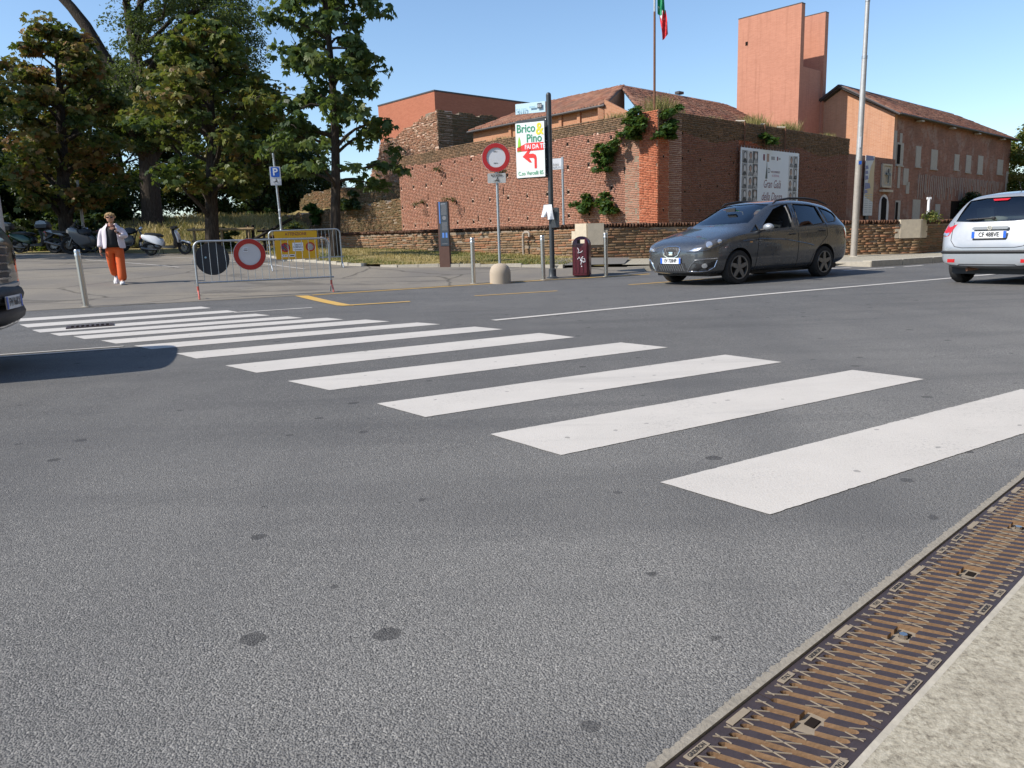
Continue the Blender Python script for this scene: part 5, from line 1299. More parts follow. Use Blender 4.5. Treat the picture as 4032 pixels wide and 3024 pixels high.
for x in (-.33, -.14): MB().box((x, -.0075, -.28), (.14, .004, .065)).build('sticker', PAPER, bd)
text('lettering', '0-24', .05, BLACK, bd, at(-.33, -.0102, -.28), bold=.01); MB().box((-.14, -.0102, -.28), (.11, .001, .025)).build('text_line', BLACK, bd)

# parking sign
ps = thing('parking_sign', 'blue and white parking sign for motorcycles on a tilted grey pole', 'road sign', on(-6.95, 24.1), R_(12))
MB().tube([(.0, 0, -.1), (-.02, 0, 1.6), (-.06, 0, 3.25)], .033, 12).build('pole', GALV, ps, 40)
q = MB().prism(rrect(.32, .55, .02), -.008, at(-.045, -.04, 2.58)).build('plate', SIGNWHITE, ps)
MB().prism(rrect(.25, .29, .03), -.002, at(-.045, -.0485, 2.69)).build('blue_field', BLUE, q)
text('lettering', 'P', .3, PAPER, q, at(-.045, -.0515, 2.69), bold=.02)
moto_icon(q, at(-.045, -.0485, 2.41), .075); MB().prism(rrect(.2, .14, .02), -.0006, at(-.045, -.0482, 2.42)).build('panel', PLATEWHITE, q)
for z, mt in ((1.55, PAPER), (1.3, PAPER), (.95, PAPER), (1.75, GREYINK)): MB().tube([(-.018, 0, z), (-.018, 0, z + .05)], .0345, 10).build('sticker', mt, ps)

# lamp post
lp = thing('lamp_post', 'tall galvanised lamp post on the pavement behind the grey car', 'lamp post', on(9.51, 21.25), 0)
lp.rotation_euler = (0, R_(.4), 0)
MB().tube([(0, 0, -.1), (0, 0, 2.0), (0, 0, 2.6)], [.088, .085, .082], 18).build('lower_post', plain('stained_zinc', (.36, .33, .29), .65, .3, .3, 7), lp, 40)
MB().tube([(0, 0, 2.6), (0, 0, 5.2)], [.079, .068], 18).build('middle_post', LAMPGREY, lp, 40)
MB().tube([(0, 0, 5.2), (0, 0, 9.5)], [.060, .042], 18).build('upper_post', LAMPGREY, lp, 40)
for z in (5.2, 6.6): MB().tube([(0, 0, z - .04), (0, 0, z + .04)], .074 if z < 6 else .062, 14).build('band', GALV, lp)
MB().lathe([(.13, -.02), (.13, .03), (.09, .05)], 18).build('base_ring', KERB, lp)
MB().box((-.03, -.083, 3.05), (.05, .006, .28)).build('sticker', PAPER, lp); MB().box((.0, -.085, 2.52), (.08, .006, .09)).build('sticker', BLUE, lp)

# post with stickers at the left edge, small posts, timber rail, pipe
sp_ = thing('utility_post', 'thick grey post plastered with stickers at the left edge', 'post', on(-14.3, 22.1), 0)
MB().tube([(0, 0, -.1), (0, 0, .75)], [.075, .075], 14).build('base', plain('dark_post_foot', (.10, .09, .085), .7, .2, .2, 8), sp_, 40)
MB().tube([(0, 0, .75), (0, 0, 7.2)], [.115, .09], 18).build('post', LAMPGREY, sp_, 40)
MB().tube([(0, 0, .52), (0, 0, .6)], .079, 14).build('red_band', SIGNRED, sp_)
for k in range(9):
    z = 1.0 + k * .2; a = rng.uniform(-.5, .5)
    MB().box((math.sin(a) * .112, -math.cos(a) * .112, z), (.07, .01, .08), rz=a).build('sticker', [PAPER, BLUEGREY, BLACK, GREENINK, PAPER][k % 5], sp_)
rp = thing('road_post', 'slim pale post under the browning chestnut', 'post', on(-18.5, 34.2), 0)
MB().tube([(0, 0, -.1), (.0, 0, 3.0)], .06, 10).build('post', LAMPGREY, rp, 40)
wp = thing('road_post', 'thin white marker post behind the second stone corner', 'post', (14.6, 27.0, .2), 0)
MB().tube([(0, 0, 0), (0, 0, 1.75)], .045, 10).build('post', PAPER, wp, 40)
MB().box((0, 0, 1.76), (.14, .06, .08)).build('cap', PAPER, wp)
pi_ = thing('water_pipe', 'bent old pipe standing against the low mossy wall', 'pipe', on(.55, 22.75), ang(-DL))
MB().tube([(-.1, -.02, -.05), (-.1, -.02, .62), (-.08, -.02, .70), (-.02, -.02, .73), (.12, -.02, .73), (.16, -.02, .70), (.16, -.02, .60)], .035, 10).build('pipe', PIPE, pi_, 50)
for z in (.05, .35, .6): MB().tube([(-.1, -.02, z), (-.1, -.02, z + .05)], .044, 10).build('joint', PIPE, pi_)
def rail(label, a, b, h, posts=2, mat=WOOD, dz=0):
    t = thing('timber_rail', label, 'fence', on(*a), ang(np.array(b) - np.array(a)), 'timber rails by the bank'); L = math.dist(a, b); d = float(T(*b) - T(*a)) + dz
    for k in range(posts):
        f = k / (posts - 1); MB().tube([(L * f, 0, -.1 + d * f), (L * f, 0, h + .08 + d * f)], .06, 8).build('post', mat, t)
    MB().tube([(-.25, -.06, h - .02), (L + .25, -.06, h + d - .02)], .055, 8).build('rail', mat, t)
    MB().tube([(-.1, -.05, h * .45), (L + .1, -.05, h * .45 + d)], .045, 8).build('rail', mat, t)
rail('pale timber rail fence right of the white scooter', (-13.3, 33.2), (-10.9, 33.0), .9, 3)
rail('timber rail fence at the foot of the leaning trunk', (-10.6, 34.0), (-9.3, 34.2), .8, 2, DARKWOOD)
tb_ = thing('timber_beams', 'dark crossed timber beams behind the parking sign', 'timber beams', on(-10.6, 33.3), 0)
MB().tube([(-.5, 0, 0), (-.45, 0, 1.05)], .07, 8).build('post', DARKWOOD, tb_); MB().tube([(-.3, .1, 0), (-.25, .1, 1.05)], .07, 8).build('post', DARKWOOD, tb_)
MB().tube([(-.3, -.05, .4), (1.5, -.1, 1.25)], .06, 8).build('brace', DARKWOOD, tb_); MB().tube([(-.6, -.1, .42), (2.4, -.1, .45)], .07, 8).build('rail', DARKWOOD, tb_)
# ================================================================ cars
def paint_mat(name, col, metal=.6, rough=.32):
    t = NT(name); v = t.co()
    c = t.mix(t.noise(v, 3, 3), tuple(x * .93 for x in col), tuple(x * 1.05 for x in col))
    d = t.ramp(t.noise(v, 6, 5, .7), [(.4, 0), (.8, 1)])
    c = t.mix(t.math('MULTIPLY', d, .07), c, (.3, .27, .22))
    t.set(color=c, rough=t.math('MULTIPLY_ADD', d, .12, rough), metal=metal, coat=.8)
    t.b.inputs['Coat Roughness'].default_value = .04
    return t.m
def glass_mat(name, tint):
    t = NT(name)
    tr = t.n('BsdfTransparent', {'Color': (*tint, 1)}); gl = t.n('BsdfGlossy', {'Color': (.9, .95, 1, 1), 'Roughness': .02})
    f = t.n('Fresnel', {'IOR': 1.5}).outputs[0]
    f = t.math('MULTIPLY_ADD', f, 1.3, .03)
    mx = t.n('MixShader', {0: f, 1: tr.outputs[0], 2: gl.outputs[0]})
    t.t.links.new(mx.outputs[0], t.out.inputs[0]); return t.m
GREYPAINT = paint_mat('metallic_grey_paint', (.10, .108, .12), .7, .26)
SILVER = paint_mat('silver_paint', (.32, .34, .365), .35, .38)
NAVY = paint_mat('blue_black_paint', (.012, .016, .026), .3, .3)
GLASS = glass_mat('car_glass', (.45, .52, .52)); GLASS_D = glass_mat('tinted_glass', (.10, .12, .12))
CHROME = plain('chrome', (.75, .76, .78), .12, 1, .04, 6)
RUBBER = plain('tyre_rubber', (.018, .018, .019), .85, 0, .25, 30, .4, 90)
TRIM = plain('black_trim', (.016, .016, .018), .6, 0, .15, 20)
ALLOY = plain('dusty_alloy', (.22, .22, .22), .45, .8, .25, 20)
LENS = plain('lamp_reflector', (.72, .75, .78), .12, .8, .1, 20)
REDLENS = plain('red_lens', (.50, .012, .015), .18, 0, .12, 25, coat=.8)
CLOTHDARK = plain('dark_upholstery', (.022, .024, .028), .9, 0, .25, 20)
CLOTHGREY = plain('grey_upholstery', (.16, .17, .18), .9, 0, .25, 20)

def curve(pts, xs, sig=.05):
    X = np.linspace(pts[0][0], pts[-1][0], 400); Y = np.interp(X, [p[0] for p in pts], [p[1] for p in pts])
    k = max(1, int(sig / (X[1] - X[0]))); ker = np.exp(-.5 * (np.arange(-3 * k, 3 * k + 1) / k) ** 2); ker /= ker.sum()
    Yp = np.r_[2 * Y[0] - Y[1:3 * k + 1][::-1], Y, 2 * Y[-1] - Y[-3 * k - 1:-1][::-1]]
    return np.interp(xs, X, np.convolve(Yp, ker, 'valid'))
def body_mesh(c, mats, dw=0, dt=0, db=0, x0=None, x1=None, sub=1):
    L = c['L']; x0 = 0 if x0 is None else x0; x1 = L if x1 is None else x1
    xs = x0 + (x1 - x0) * (.5 - .5 * np.cos(np.linspace(0, math.pi, 46))) * .75 + (x1 - x0) * np.linspace(0, 1, 46) * .25
    top, belt, w, wr, bot = (curve(c[k], xs) for k in ('top', 'belt', 'w', 'wr', 'bot'))
    top = top - dt; w = w - dw; wr = wr - dw; bot = bot + db; belt = np.minimum(belt, top - .02)
    rings = []
    for i, x in enumerate(xs):
        W, B, Tp, Wr, Z0 = w[i], belt[i], top[i], min(wr[i], w[i] * .96), bot[i]; H = B - Z0
        p8z = Tp - min(.085, .45 * (Tp - B))
        half = [(0, Z0), (.75 * W, Z0), (.94 * W, Z0 + .05), (.99 * W, Z0 + .26 * H), (1.0 * W, Z0 + .6 * H), (.992 * W, B - .09 * H), (.965 * W, B)]
        half += [(.965 * W * .5 + Wr * .5 + .012, B * .5 + p8z * .5), (Wr, p8z), (Wr * .82, Tp - .022), (Wr * .42, Tp - .005), (0, Tp)]
        rings.append([(x, y, z) for y, z in half] + [(x, -y, z) for y, z in half[-2:0:-1]])
    m = MB().loft([r[::-1] for r in rings]); me = m.mesh('body', mats)
    return evaluated(me, [('SUBSURF', {'levels': sub, 'render_levels': sub})])
def bvh_of(me):
    return BVHTree.FromPolygons([v.co.copy() for v in me.vertices], [tuple(p.vertices) for p in me.polygons])
class Surf:
    """lays outlines onto the car skin from one direction"""
    def __init__(s, bv, o, u, d): s.b = bv; s.o = Vector(o); s.u = Vector(u); s.d = Vector(d)
    def hit(s, a, z, off):
        p = s.o + s.u * a + Vector((0, 0, z)); h = s.b.ray_cast(p, s.d, 6)
        if h[0] is None: return None
        return h[0] - s.d * off
    def patch(s, out, off=.004, rings=5, mirror=False, thick=0):
        cx = sum(p[0] for p in out) / len(out); cz = sum(p[1] for p in out) / len(out); V = []; n = len(out)
        for r in range(rings + 1):
            f = r / rings
            for a, z in ([(cx, cz)] if r == 0 else [(cx + (a - cx) * f, cz + (z - cz) * f) for a, z in out]):
                h = s.hit(a, z, off - (thick if r == rings and thick else 0))
                if h is None: h = V[-1] if V else s.o
                V.append(h)
        F = [(0, 1 + j, 1 + (j + 1) % n) for j in range(n)]
        for r in range(1, rings):
            for j in range(n): F.append((1 + (r - 1) * n + j, 1 + r * n + j, 1 + r * n + (j + 1) % n, 1 + (r - 1) * n + (j + 1) % n))
        d = s.d.copy()
        if mirror: V = [Vector((v.x, -v.y, v.z)) for v in V]; d.y = -d.y
        q = sum(((V[f[1]] - V[f[0]]).cross(V[f[2]] - V[f[0]]).dot(d) for f in F), 0.0)
        if q > 0: F = [f[::-1] for f in F]
        m = MB(); m.add(V, F); return m
    def line(s, pts, w, off=.003, mirror=False, step=.04, z_w=True):
        P = []
        for (a, b), (c, d) in zip(pts[:-1], pts[1:]):
            k = max(2, int(math.hypot(c - a, d - b) / step))
            P += [(a + (c - a) * i / k, b + (d - b) * i / k) for i in range(k)]
        P.append(pts[-1]); Q = [s.hit(a, z, off) for a, z in P]; Q = [q for q in Q if q is not None]
        if mirror: Q = [Vector((v.x, -v.y, v.z)) for v in Q]
        return MB().tube(Q, w / 2, 5)
def make_wheel(parent, x, y, r, wd, side, steer=0, rim=ALLOY, spokes=5):
    M = Matrix.Rotation(R_(90 if side < 0 else -90), 4, 'X')      # lathe axis to the outside
    ro = r * .68
    m = MB().lathe([(ro, -wd / 2), (r * .93, -wd / 2), (r * .985, -wd * .36), (r, -wd * .2), (r, wd * .2), (r * .985, wd * .36), (r * .93, wd / 2), (ro, wd / 2)], 36, M=M, caps=False)
    w = m.build('wheel', RUBBER, parent, 40, loc=(x, y, r)); w.rotation_euler = (0, 0, steer)
    q = MB().lathe([(ro * 1.02, wd * .5), (ro * .95, wd * .46), (ro * .9, wd * .1), (.02, wd * .05)], 30, M=M, caps=False); q.build('rim_well', TRIM, w, 40)
    k = MB()
    k.lathe([(ro * 1.03, wd * .49), (ro * 1.02, wd * .53), (ro * .93, wd * .5), (ro * .92, wd * .3)], 30, M=M, caps=False)
    for i in range(spokes):
        a = math.tau * i / spokes + .3; Ms = M @ Matrix.Rotation(a, 4, 'Z')
        k.prism([(.03, -.035), (ro * .5, -.042), (ro * .95, -.028), (ro * .95, .028), (ro * .5, .042), (.03, .035)], .02, Ms @ Matrix.Translation((0, 0, wd * .40)))
    k.lathe([(.065, wd * .35), (.06, wd * .5), (.001, wd * .52)], 16, M=M); k.build('rim', rim, w, 30)
    return w
def plate_part(parent, tx, M, w=.52, h=.11):
    p = MB().prism(rrect(w, h, .008), -.006, M).build('number_plate', PLATEWHITE, parent)
    for x in (-w / 2 + .022, w / 2 - .022): MB().prism(rrect(.042, h - .006, .006), -.001, M @ Matrix.Translation((x, 0, .0065))).build('blue_band', PLATEBLUE, p)
    text('lettering', tx, .098, BLACK, p, M @ Matrix.Translation((0, 0, .0072)), xs=.78, depth=.0006, bold=.006)
    return p
def cabin(t, c, xs_front, zseat, mat, rear=True, yo=.36):
    for y in (-yo, yo):
        s = MB(); s.box((xs_front, y, zseat), (.5, .48, .16)); s.build('seat', mat, t)
        M = Matrix.Translation((xs_front + .24, y, zseat + .05)) @ Matrix.Rotation(R_(14), 4, 'Y')
        s = MB(); s.box((0, 0, .3), (.13, .46, .60), M=M, taper=.85); s.build('backrest', mat, t)
        s = MB(); s.box((.02, 0, .70), (.09, .26, .17), M=M); s.build('headrest', mat, t)
    if rear:
        M = Matrix.Translation((xs_front + 1.1, 0, zseat + .05)) @ Matrix.Rotation(R_(14), 4, 'Y')
        MB().box((xs_front + .9, 0, zseat), (.5, 1.2, .16)).build('seat', mat, t)
        MB().box((0, 0, .3), (.13, 1.2, .56), M=M).build('backrest', mat, t)
        for y in (-.4, .4): MB().box((.03, y, .66), (.09, .26, .15), M=M).build('headrest', mat, t)

def build_car(t, c, paint, wins, wheels, arch_r, cabin_x, front_glass=None, rear_glass=None, wheel_r=.315, glass=GLASS, rear_tint=None, skip_win=()):
    B = body_mesh(c, [paint, TRIM], sub=c.get('sub', 1)); bv = bvh_of(B); cuts = []
    for wx in wheels:
        for s in (1, -1):
            cuts.append(MB().cyl((wx, s * .52, wheel_r), (wx, s * 1.2, wheel_r), arch_r, n=40).mesh('cut', [TRIM]))
    inner = body_mesh(c, [TRIM], dw=.055, dt=.045, db=.22, x0=cabin_x[0], x1=cabin_x[1], sub=0); cuts.append(inner)
    for o in wins: cuts.append(MB().prism(o, 3.0, Matrix.Translation((0, 1.5, 0)) @ FACE).mesh('cut', [TRIM]))
    ends = []
    for g, xa, xb in ((front_glass, cabin_x[0] - .45, cabin_x[0] + 1.1), (rear_glass, cabin_x[1] - .75, c['L'] + .3)):
        if g: cuts.append(MB().prism(g, xb - xa, Matrix.Translation((xa, 0, 0)) @ Matrix.Rotation(R_(90), 4, 'Z') @ FACE).mesh('cut', [TRIM]))
    out = carve(B, cuts)
    out.polygons.foreach_set('use_smooth', [True] * len(out.polygons)); out.set_sharp_from_angle(angle=R_(32))
    body = obj('body', out, t)
    L_ = Surf(bv, (0, -3, 0), (1, 0, 0), (0, 1, 0))
    for k, o in enumerate(wins):
        for s in (0, 1):
            if (k, s) in skip_win: continue
            big = [(sum(p[0] for p in o) / len(o) + (x - sum(p[0] for p in o) / len(o)) * 1.02, z) for x, z in o]
            L_.patch(big, -.012, 4, s == 1).build('window', rear_tint if rear_tint and k > 0 else glass, t, 180)
            L_.line(o + o[:1], .016, .004, s == 1).build('window_trim', TRIM, t)
    F_ = Surf(bv, (-2, 0, 0), (0, 1, 0), (1, 0, 0)); R2 = Surf(bv, (c['L'] + 2, 0, 0), (0, 1, 0), (-1, 0, 0))
    if front_glass: F_.patch([(y * 1.02, z) for y, z in front_glass], -.012, 8).build('windscreen', glass, t, 180)
    if rear_glass: R2.patch([(y * 1.02, z) for y, z in rear_glass], -.012, 8).build('rear_window', rear_tint or glass, t, 180)
    MB().box((c['L'] / 2, 0, .22), (c['L'] * .86, 1.35, .1)).build('underbody', TRIM, t)
    return body, bv, L_, F_, R2

# ---- grey estate car turning past the crossing
seat = dict(sub=2, L=4.467, top=[(0, .66), (.03, .74), (.12, .81), (.4, .905), (.8, 1.01), (1.1, 1.08), (1.28, 1.16), (1.7, 1.38), (2.02, 1.525), (2.35, 1.575), (2.8, 1.59), (3.3, 1.57), (3.8, 1.51), (4.08, 1.44), (4.2, 1.29), (4.33, 1.07), (4.43, .88), (4.467, .74)],
 belt=[(0, .60), (.1, .72), (.4, .83), (.9, .93), (1.3, .965), (2.0, .985), (3.0, 1.02), (3.8, 1.07), (4.2, 1.07), (4.36, .92), (4.467, .68)],
 w=[(0, .52), (.05, .66), (.15, .76), (.35, .83), (.7, .875), (1.2, .885), (3.5, .885), (4.0, .87), (4.25, .83), (4.4, .76), (4.467, .62)],
 wr=[(0, .46), (.2, .62), (.7, .74), (1.15, .76), (1.6, .71), (2.0, .655), (2.6, .64), (3.4, .625), (4.0, .59), (4.2, .58), (4.4, .6), (4.467, .5)],
 bot=[(0, .25), (.15, .21), (.6, .19), (3.7, .2), (4.2, .26), (4.467, .36)])
sc = thing('estate_car', 'dark metallic grey estate car driving left with its driver window open', 'car', on(3.10, 14.68), R_(33))
sw = [[(1.52, 1.0), (1.76, 1.19), (2.06, 1.385), (2.36, 1.465), (2.55, 1.48), (2.52, 1.03), (2.0, 1.01)],
      [(2.66, 1.04), (2.69, 1.485), (3.2, 1.465), (3.42, 1.43), (3.50, 1.10), (3.0, 1.06)],
      [(3.60, 1.11), (3.53, 1.415), (3.8, 1.365), (3.97, 1.30), (4.0, 1.22), (3.88, 1.13)],
      [(1.22, .965), (1.44, 1.10), (1.46, .99)]]
fg = [(-.68, 1.13), (-.66, 1.2), (-.57, 1.48), (-.25, 1.51), (.25, 1.51), (.57, 1.48), (.66, 1.2), (.68, 1.13), (.3, 1.12), (-.3, 1.12)]
rg = [(-.52, 1.1), (-.48, 1.40), (.48, 1.40), (.52, 1.1)]
body, bv, SL, SF, SR = build_car(sc, seat, GREYPAINT, sw, (.90, 3.478), .365, (1.12, 4.2), fg, rg, .318, skip_win={(0, 0)}, rear_tint=GLASS_D)
for x, st_a in ((.90, R_(-4)), (3.478, 0)):
    for s in (-1, 1): make_wheel(sc, x, s * .775, .318, .205, s, st_a)
D1 = Surf(bv, (-1.5, -1.5, 0), (.7071, -.7071, 0), (.7071, .7071, 0))
hl = [(.28, .66), (.42, .745), (.62, .83), (.85, .87), (1.02, .865), (.98, .82), (.84, .735), (.62, .665), (.45, .635), (.31, .635)]
for mir in (False, True):
    h = D1.patch(hl, .006, 6, mir, .012).build('headlight', plain('smoked_lamp', (.10, .10, .105), .15, .3, .2, 8, coat=.8) if not mir else bpy.data.materials['smoked_lamp'], sc, 60)
    for (a, z), r_ in (((.68, .755), .06), ((.87, .81), .04)):
        D1.patch([(a + r_ * math.cos(q), z + r_ * math.sin(q)) for q in np.linspace(0, math.tau, 17)[:-1]], .012, 3, mir).build('lamp', LENS, h, 60)
    D1.patch([(.32, .65), (.42, .70), (.55, .71), (.50, .66), (.4, .645)], .010, 3, mir).build('lamp', LENS, h, 60)
    D1.line([(.28, .63), (.45, .63), (.62, .655), (.84, .725), (1.0, .825)], .014, .006, mir).build('headlight_trim', GREYPAINT, sc)
    # bumper corner grille, fog lamp and bright trims
    fgp = D1.patch([(.34, .30), (.42, .435), (.60, .455), (.80, .46), (.77, .36), (.66, .295), (.48, .285)], .004, 4, mir).build('corner_grille', TRIM, sc, 60)
    fl_ = D1.patch([(.60 + .052 * math.cos(q), .375 + .045 * math.sin(q)) for q in np.linspace(0, math.tau, 15)[:-1]], .008, 3, mir).build('fog_lamp', LENS, fgp, 60)
    D1.line([(.30, .275), (.36, .40), (.43, .475), (.62, .50), (.83, .505)], .022, .006, mir).build('bumper_trim', CHROME, sc)
    D1.line([(.30, .272), (.48, .27), (.66, .28), (.78, .345), (.83, .47)], .012, .005, mir).build('bumper_trim', CHROME, sc)
lg = SF.patch([(-.40, .30), (-.34, .43), (.34, .43), (.40, .30), (.3, .27), (-.3, .27)], .004, 4).build('lower_grille', TRIM, sc, 60)
gm = MB()
for q in range(-5, 6):
    for s in (1, -1): gm.tube([(SF.hit(q * .06 - s * .04, .28, .006) or Vector()), (SF.hit(q * .06 + s * .04, .42, .006) or Vector())], .004, 4)
gm.build('mesh', CLOTHGREY, lg)
gr = [(-.22, .655), (-.20, .71), (-.1, .735), (.1, .735), (.20, .71), (.22, .655), (.18, .57), (.08, .525), (-.08, .525), (-.18, .57)]
gp_ = SF.patch(gr, .004, 4).build('grille', TRIM, sc, 60)
SF.line(gr + gr[:1], .024, .006).build('grille_surround', CHROME, sc)
for q in range(-4, 5):
    a0, a1 = SF.hit(q * .042, .55 + abs(q) * .008, .010), SF.hit(q * .042, .715 - abs(q) * .003, .010)
    if a0 and a1: MB().tube([a0, a1], .004, 5).build('slat', ALLOY, gp_)
SF.patch([(-.045, .635), (.05, .635), (.05, .618), (-.02, .612), (.05, .602), (.045, .572), (-.05, .572), (-.05, .588), (.02, .594), (-.05, .605)], .022, 1).build('emblem', CHROME, gp_)
pm = SF.hit(0, .455, .02); plate_part(sc, 'EV 720HP', Matrix.Translation((pm.x, 0, .47)) @ Matrix.Rotation(R_(-90), 4, 'Z') @ FACE)
seams = [[(1.45, .955), (1.42, .75), (1.38, .45), (1.36, .26)], [(2.60, 1.40), (2.60, 1.0), (2.62, .7), (2.60, .27)], [(3.52, 1.09), (3.55, .85), (3.34, .68), (3.12, .5), (3.02, .27)], [(1.36, .26), (2.6, .265), (3.02, .27)]]
for mir in (False, True):
    for s in seams: SL.line(s, .012, .001, mir).build('door_seam', TRIM, sc)
    SL.line([(.98, .80), (1.5, .83), (2.2, .80), (2.9, .70), (3.1, .66)], .02, .002, mir).build('crease', GREYPAINT, sc)
    for x, z in ((2.42, .90), (3.36, .95)):
        p = SL.hit(x, z, .02); p = Vector((p.x, -p.y, p.z)) if mir else p
        sg_ = 1 if mir else -1
        MB().tube([(p.x - .09, p.y - sg_ * .025, z), (p.x - .07, p.y + sg_ * .01, z), (p.x + .07, p.y + sg_ * .01, z), (p.x + .09, p.y - sg_ * .025, z)], .013, 8).build('door_handle', TRIM, sc, 60)
    sg_ = 1 if mir else -1
    mm = MB().sphere((0, 0, 0), .1, 16, sc=(.75, 1.15, .72)); mir_o = mm.build('mirror', SILVER if not mir else GREYPAINT, sc, 180, loc=(1.56, sg_ * .98, 1.04))
    MB().tube([(1.52, sg_ * .82, .99), (1.55, sg_ * .95, 1.0)], .025, 8).build('mirror_arm', TRIM, sc)
    rr2 = [(2.1, 1.475), (2.2, 1.53), (2.6, 1.575), (3.1, 1.575), (3.5, 1.54), (3.85, 1.45)]
    MB().tube([(x, sg_ * (.64 - (x - 2.1) * .018), z + .02) for x, z in rr2], [.014, .02, .022, .022, .02, .012], 8).build('roof_rail', TRIM, sc, 60)
    SL.patch([(1.17, .79), (1.24, .79), (1.24, .765), (1.17, .765)], .006, 2, mir).build('side_repeater', plain('amber_lens', (.6, .3, .1), .3) if not mir else bpy.data.materials['amber_lens'], sc)
    SL.patch([(4.12, .98), (4.2, 1.0), (4.36, .78), (4.3, .72), (4.2, .78)], .006, 3, mir).build('tail_light', REDLENS, sc, 60)
for s in (-1, 1): MB().tube([(2.58, s * .755, 1.03), (2.47, s * .725, 1.28), (2.38, s * .70, 1.44)], .022, 6).build('pillar_trim', CHROME, sc) if s < 0 else None
cabin(sc, seat, 2.15, .52, CLOTHDARK)
MB().box((1.4, 0, .86), (.5, 1.3, .22)).build('dashboard', TRIM, sc)
MB().box((1.62, -.02, 1.40), (.03, .22, .07)).build('rear_view_mirror', TRIM, sc)
ring(.155, .185, Matrix.Translation((1.72, -.36, .93)) @ Matrix.Rotation(R_(62), 4, 'Y'), .03, TRIM, 'steering_wheel', sc, 24)

# ---- silver hatchback leaving to the right
hat = dict(sub=2, L=3.82, top=[(0, .62), (.1, .74), (.5, .86), (.95, .97), (1.6, 1.36), (1.9, 1.45), (2.4, 1.49), (3.0, 1.475), (3.4, 1.43), (3.52, 1.36), (3.68, 1.05), (3.74, .92), (3.79, .75), (3.82, .6)],
 belt=[(0, .57), (.2, .70), (.9, .90), (1.6, .95), (3.0, .99), (3.5, 1.0), (3.68, .92), (3.76, .80), (3.82, .56)],
 w=[(0, .55), (.06, .68), (.25, .78), (.6, .82), (1.0, .832), (3.0, .832), (3.45, .825), (3.65, .80), (3.76, .765), (3.82, .69)],
 wr=[(0, .45), (.3, .62), (1.0, .70), (1.6, .60), (2.4, .575), (3.2, .565), (3.5, .58), (3.68, .66), (3.76, .66), (3.82, .62)],
 bot=[(0, .24), (.3, .19), (3.2, .2), (3.6, .26), (3.82, .31)])
hc = thing('hatchback_car', 'silver hatchback seen from behind, cut off by the right edge', 'car', on(10.84, 14.165), R_(211))
hw = [[(1.35, .98), (1.62, 1.2), (1.9, 1.36), (2.2, 1.39), (2.22, 1.0)], [(2.32, 1.0), (2.32, 1.395), (2.9, 1.37), (3.02, 1.03)], [(3.12, 1.05), (3.02, 1.34), (3.26, 1.28), (3.3, 1.08)]]
hrg = [(-.60, 1.02), (-.575, 1.12), (-.50, 1.345), (-.25, 1.375), (.25, 1.375), (.50, 1.345), (.575, 1.12), (.60, 1.02), (.3, 1.0), (-.3, 1.0)]
hfg = [(-.6, 1.04), (-.5, 1.37), (.5, 1.37), (.6, 1.04)]
body, bv, SL, SF, SR = build_car(hc, hat, SILVER, hw, (.75, 3.13), .345, (1.05, 3.62), hfg, hrg, .295)
for x in (.75, 3.13):
    for s in (-1, 1): make_wheel(hc, x, s * .725, .295, .185, s, 0)
for s in (-1, 1):
    D2 = Surf(bv, (3.82 + 1.5, s * 1.5, 0), (-.7071, s * .7071, 0), (-.7071, -s * .7071, 0))
    q = 0
    tl = [(.315 + .35, .99), (.48 + .35, .985), (.55 + .35, .86), (.53 + .35, .80), (.40 + .35, .765), (.36 + .33, .78), (.345 + .33, .88)]
    # outline measured from the tail corner: 0 = centre line
    t1 = D2.patch([(a - .19, z) for a, z in tl], .006, 5, False, .01).build('tail_light', REDLENS, hc, 60)
    D2.patch([(a - .19, z) for a, z in ((.70, .845), (.80, .85), (.84, .815), (.76, .785), (.70, .80))], .010, 3).build('reverse_lamp', LENS, t1, 60)
    SR.patch([(s * a, z) for a, z in ((.50, .42), (.62, .42), (.62, .365), (.50, .365))], .004, 2).build('reflector', REDLENS, hc, 60)
SR.line([(-.82, .53), (-.74, .53), (0, .53), (.74, .53), (.82, .53)], .055, -.006).build('bumper_strip', TRIM, hc, 60)
SR.line([(-.62, 1.0), (-.60, .72), (-.52, .62), (-.4, .60), (0, .60), (.4, .60), (.52, .62), (.60, .72), (.62, 1.0)], .010, .001).build('tailgate_seam', TRIM, hc)
SR.line([(-.72, .305), (-.45, .315), (-.42, .335), (.42, .335), (.45, .315), (.72, .305)], .012, .002).build('bumper_seam', TRIM, hc)
h = SR.hit(0, .885, .03)
M_ = Matrix.Translation((h.x, 0, 0)) @ Matrix.Rotation(R_(90), 4, 'Z') @ FACE
MB().prism([(-.26, .90), (.26, .90), (.27, .925), (.24, .945), (-.24, .945), (-.27, .925)], -.05, Matrix.Translation((.02, 0, -.02)) @ M_).build('tailgate_handle', SILVER, hc)
ring(.026, .036, Matrix.Translation((.022, 0, .903)) @ M_, .004, CHROME, 'emblem', hc, 20)
text('emblem', 'H', .05, CHROME, hc, Matrix.Translation((.022, 0, .903)) @ M_, shear=.35)
SR.patch([(-.40, .885), (.40, .885), (.34, .715), (-.34, .715)], .002, 3).build('plate_recess', SILVER, hc, 60)
p = SR.hit(0, .80, .012); plate_part(hc, 'CF 488VE', Matrix.Translation((p.x + .03, 0, .80)) @ Matrix.Rotation(R_(90), 4, 'Z') @ FACE)
MB().box((p.x + .01, 0, .73), (.02, .5, .02)).build('plate_bracket', TRIM, hc)
w0, w1 = SR.hit(-.02, 1.055, .02), SR.hit(-.42, 1.045, .02)
MB().tube([w0, w1], [.016, .009], 6).build('wiper', TRIM, hc); MB().sphere((w0.x, .0, 1.05), .03, 10).build('wiper_hub', TRIM, hc)
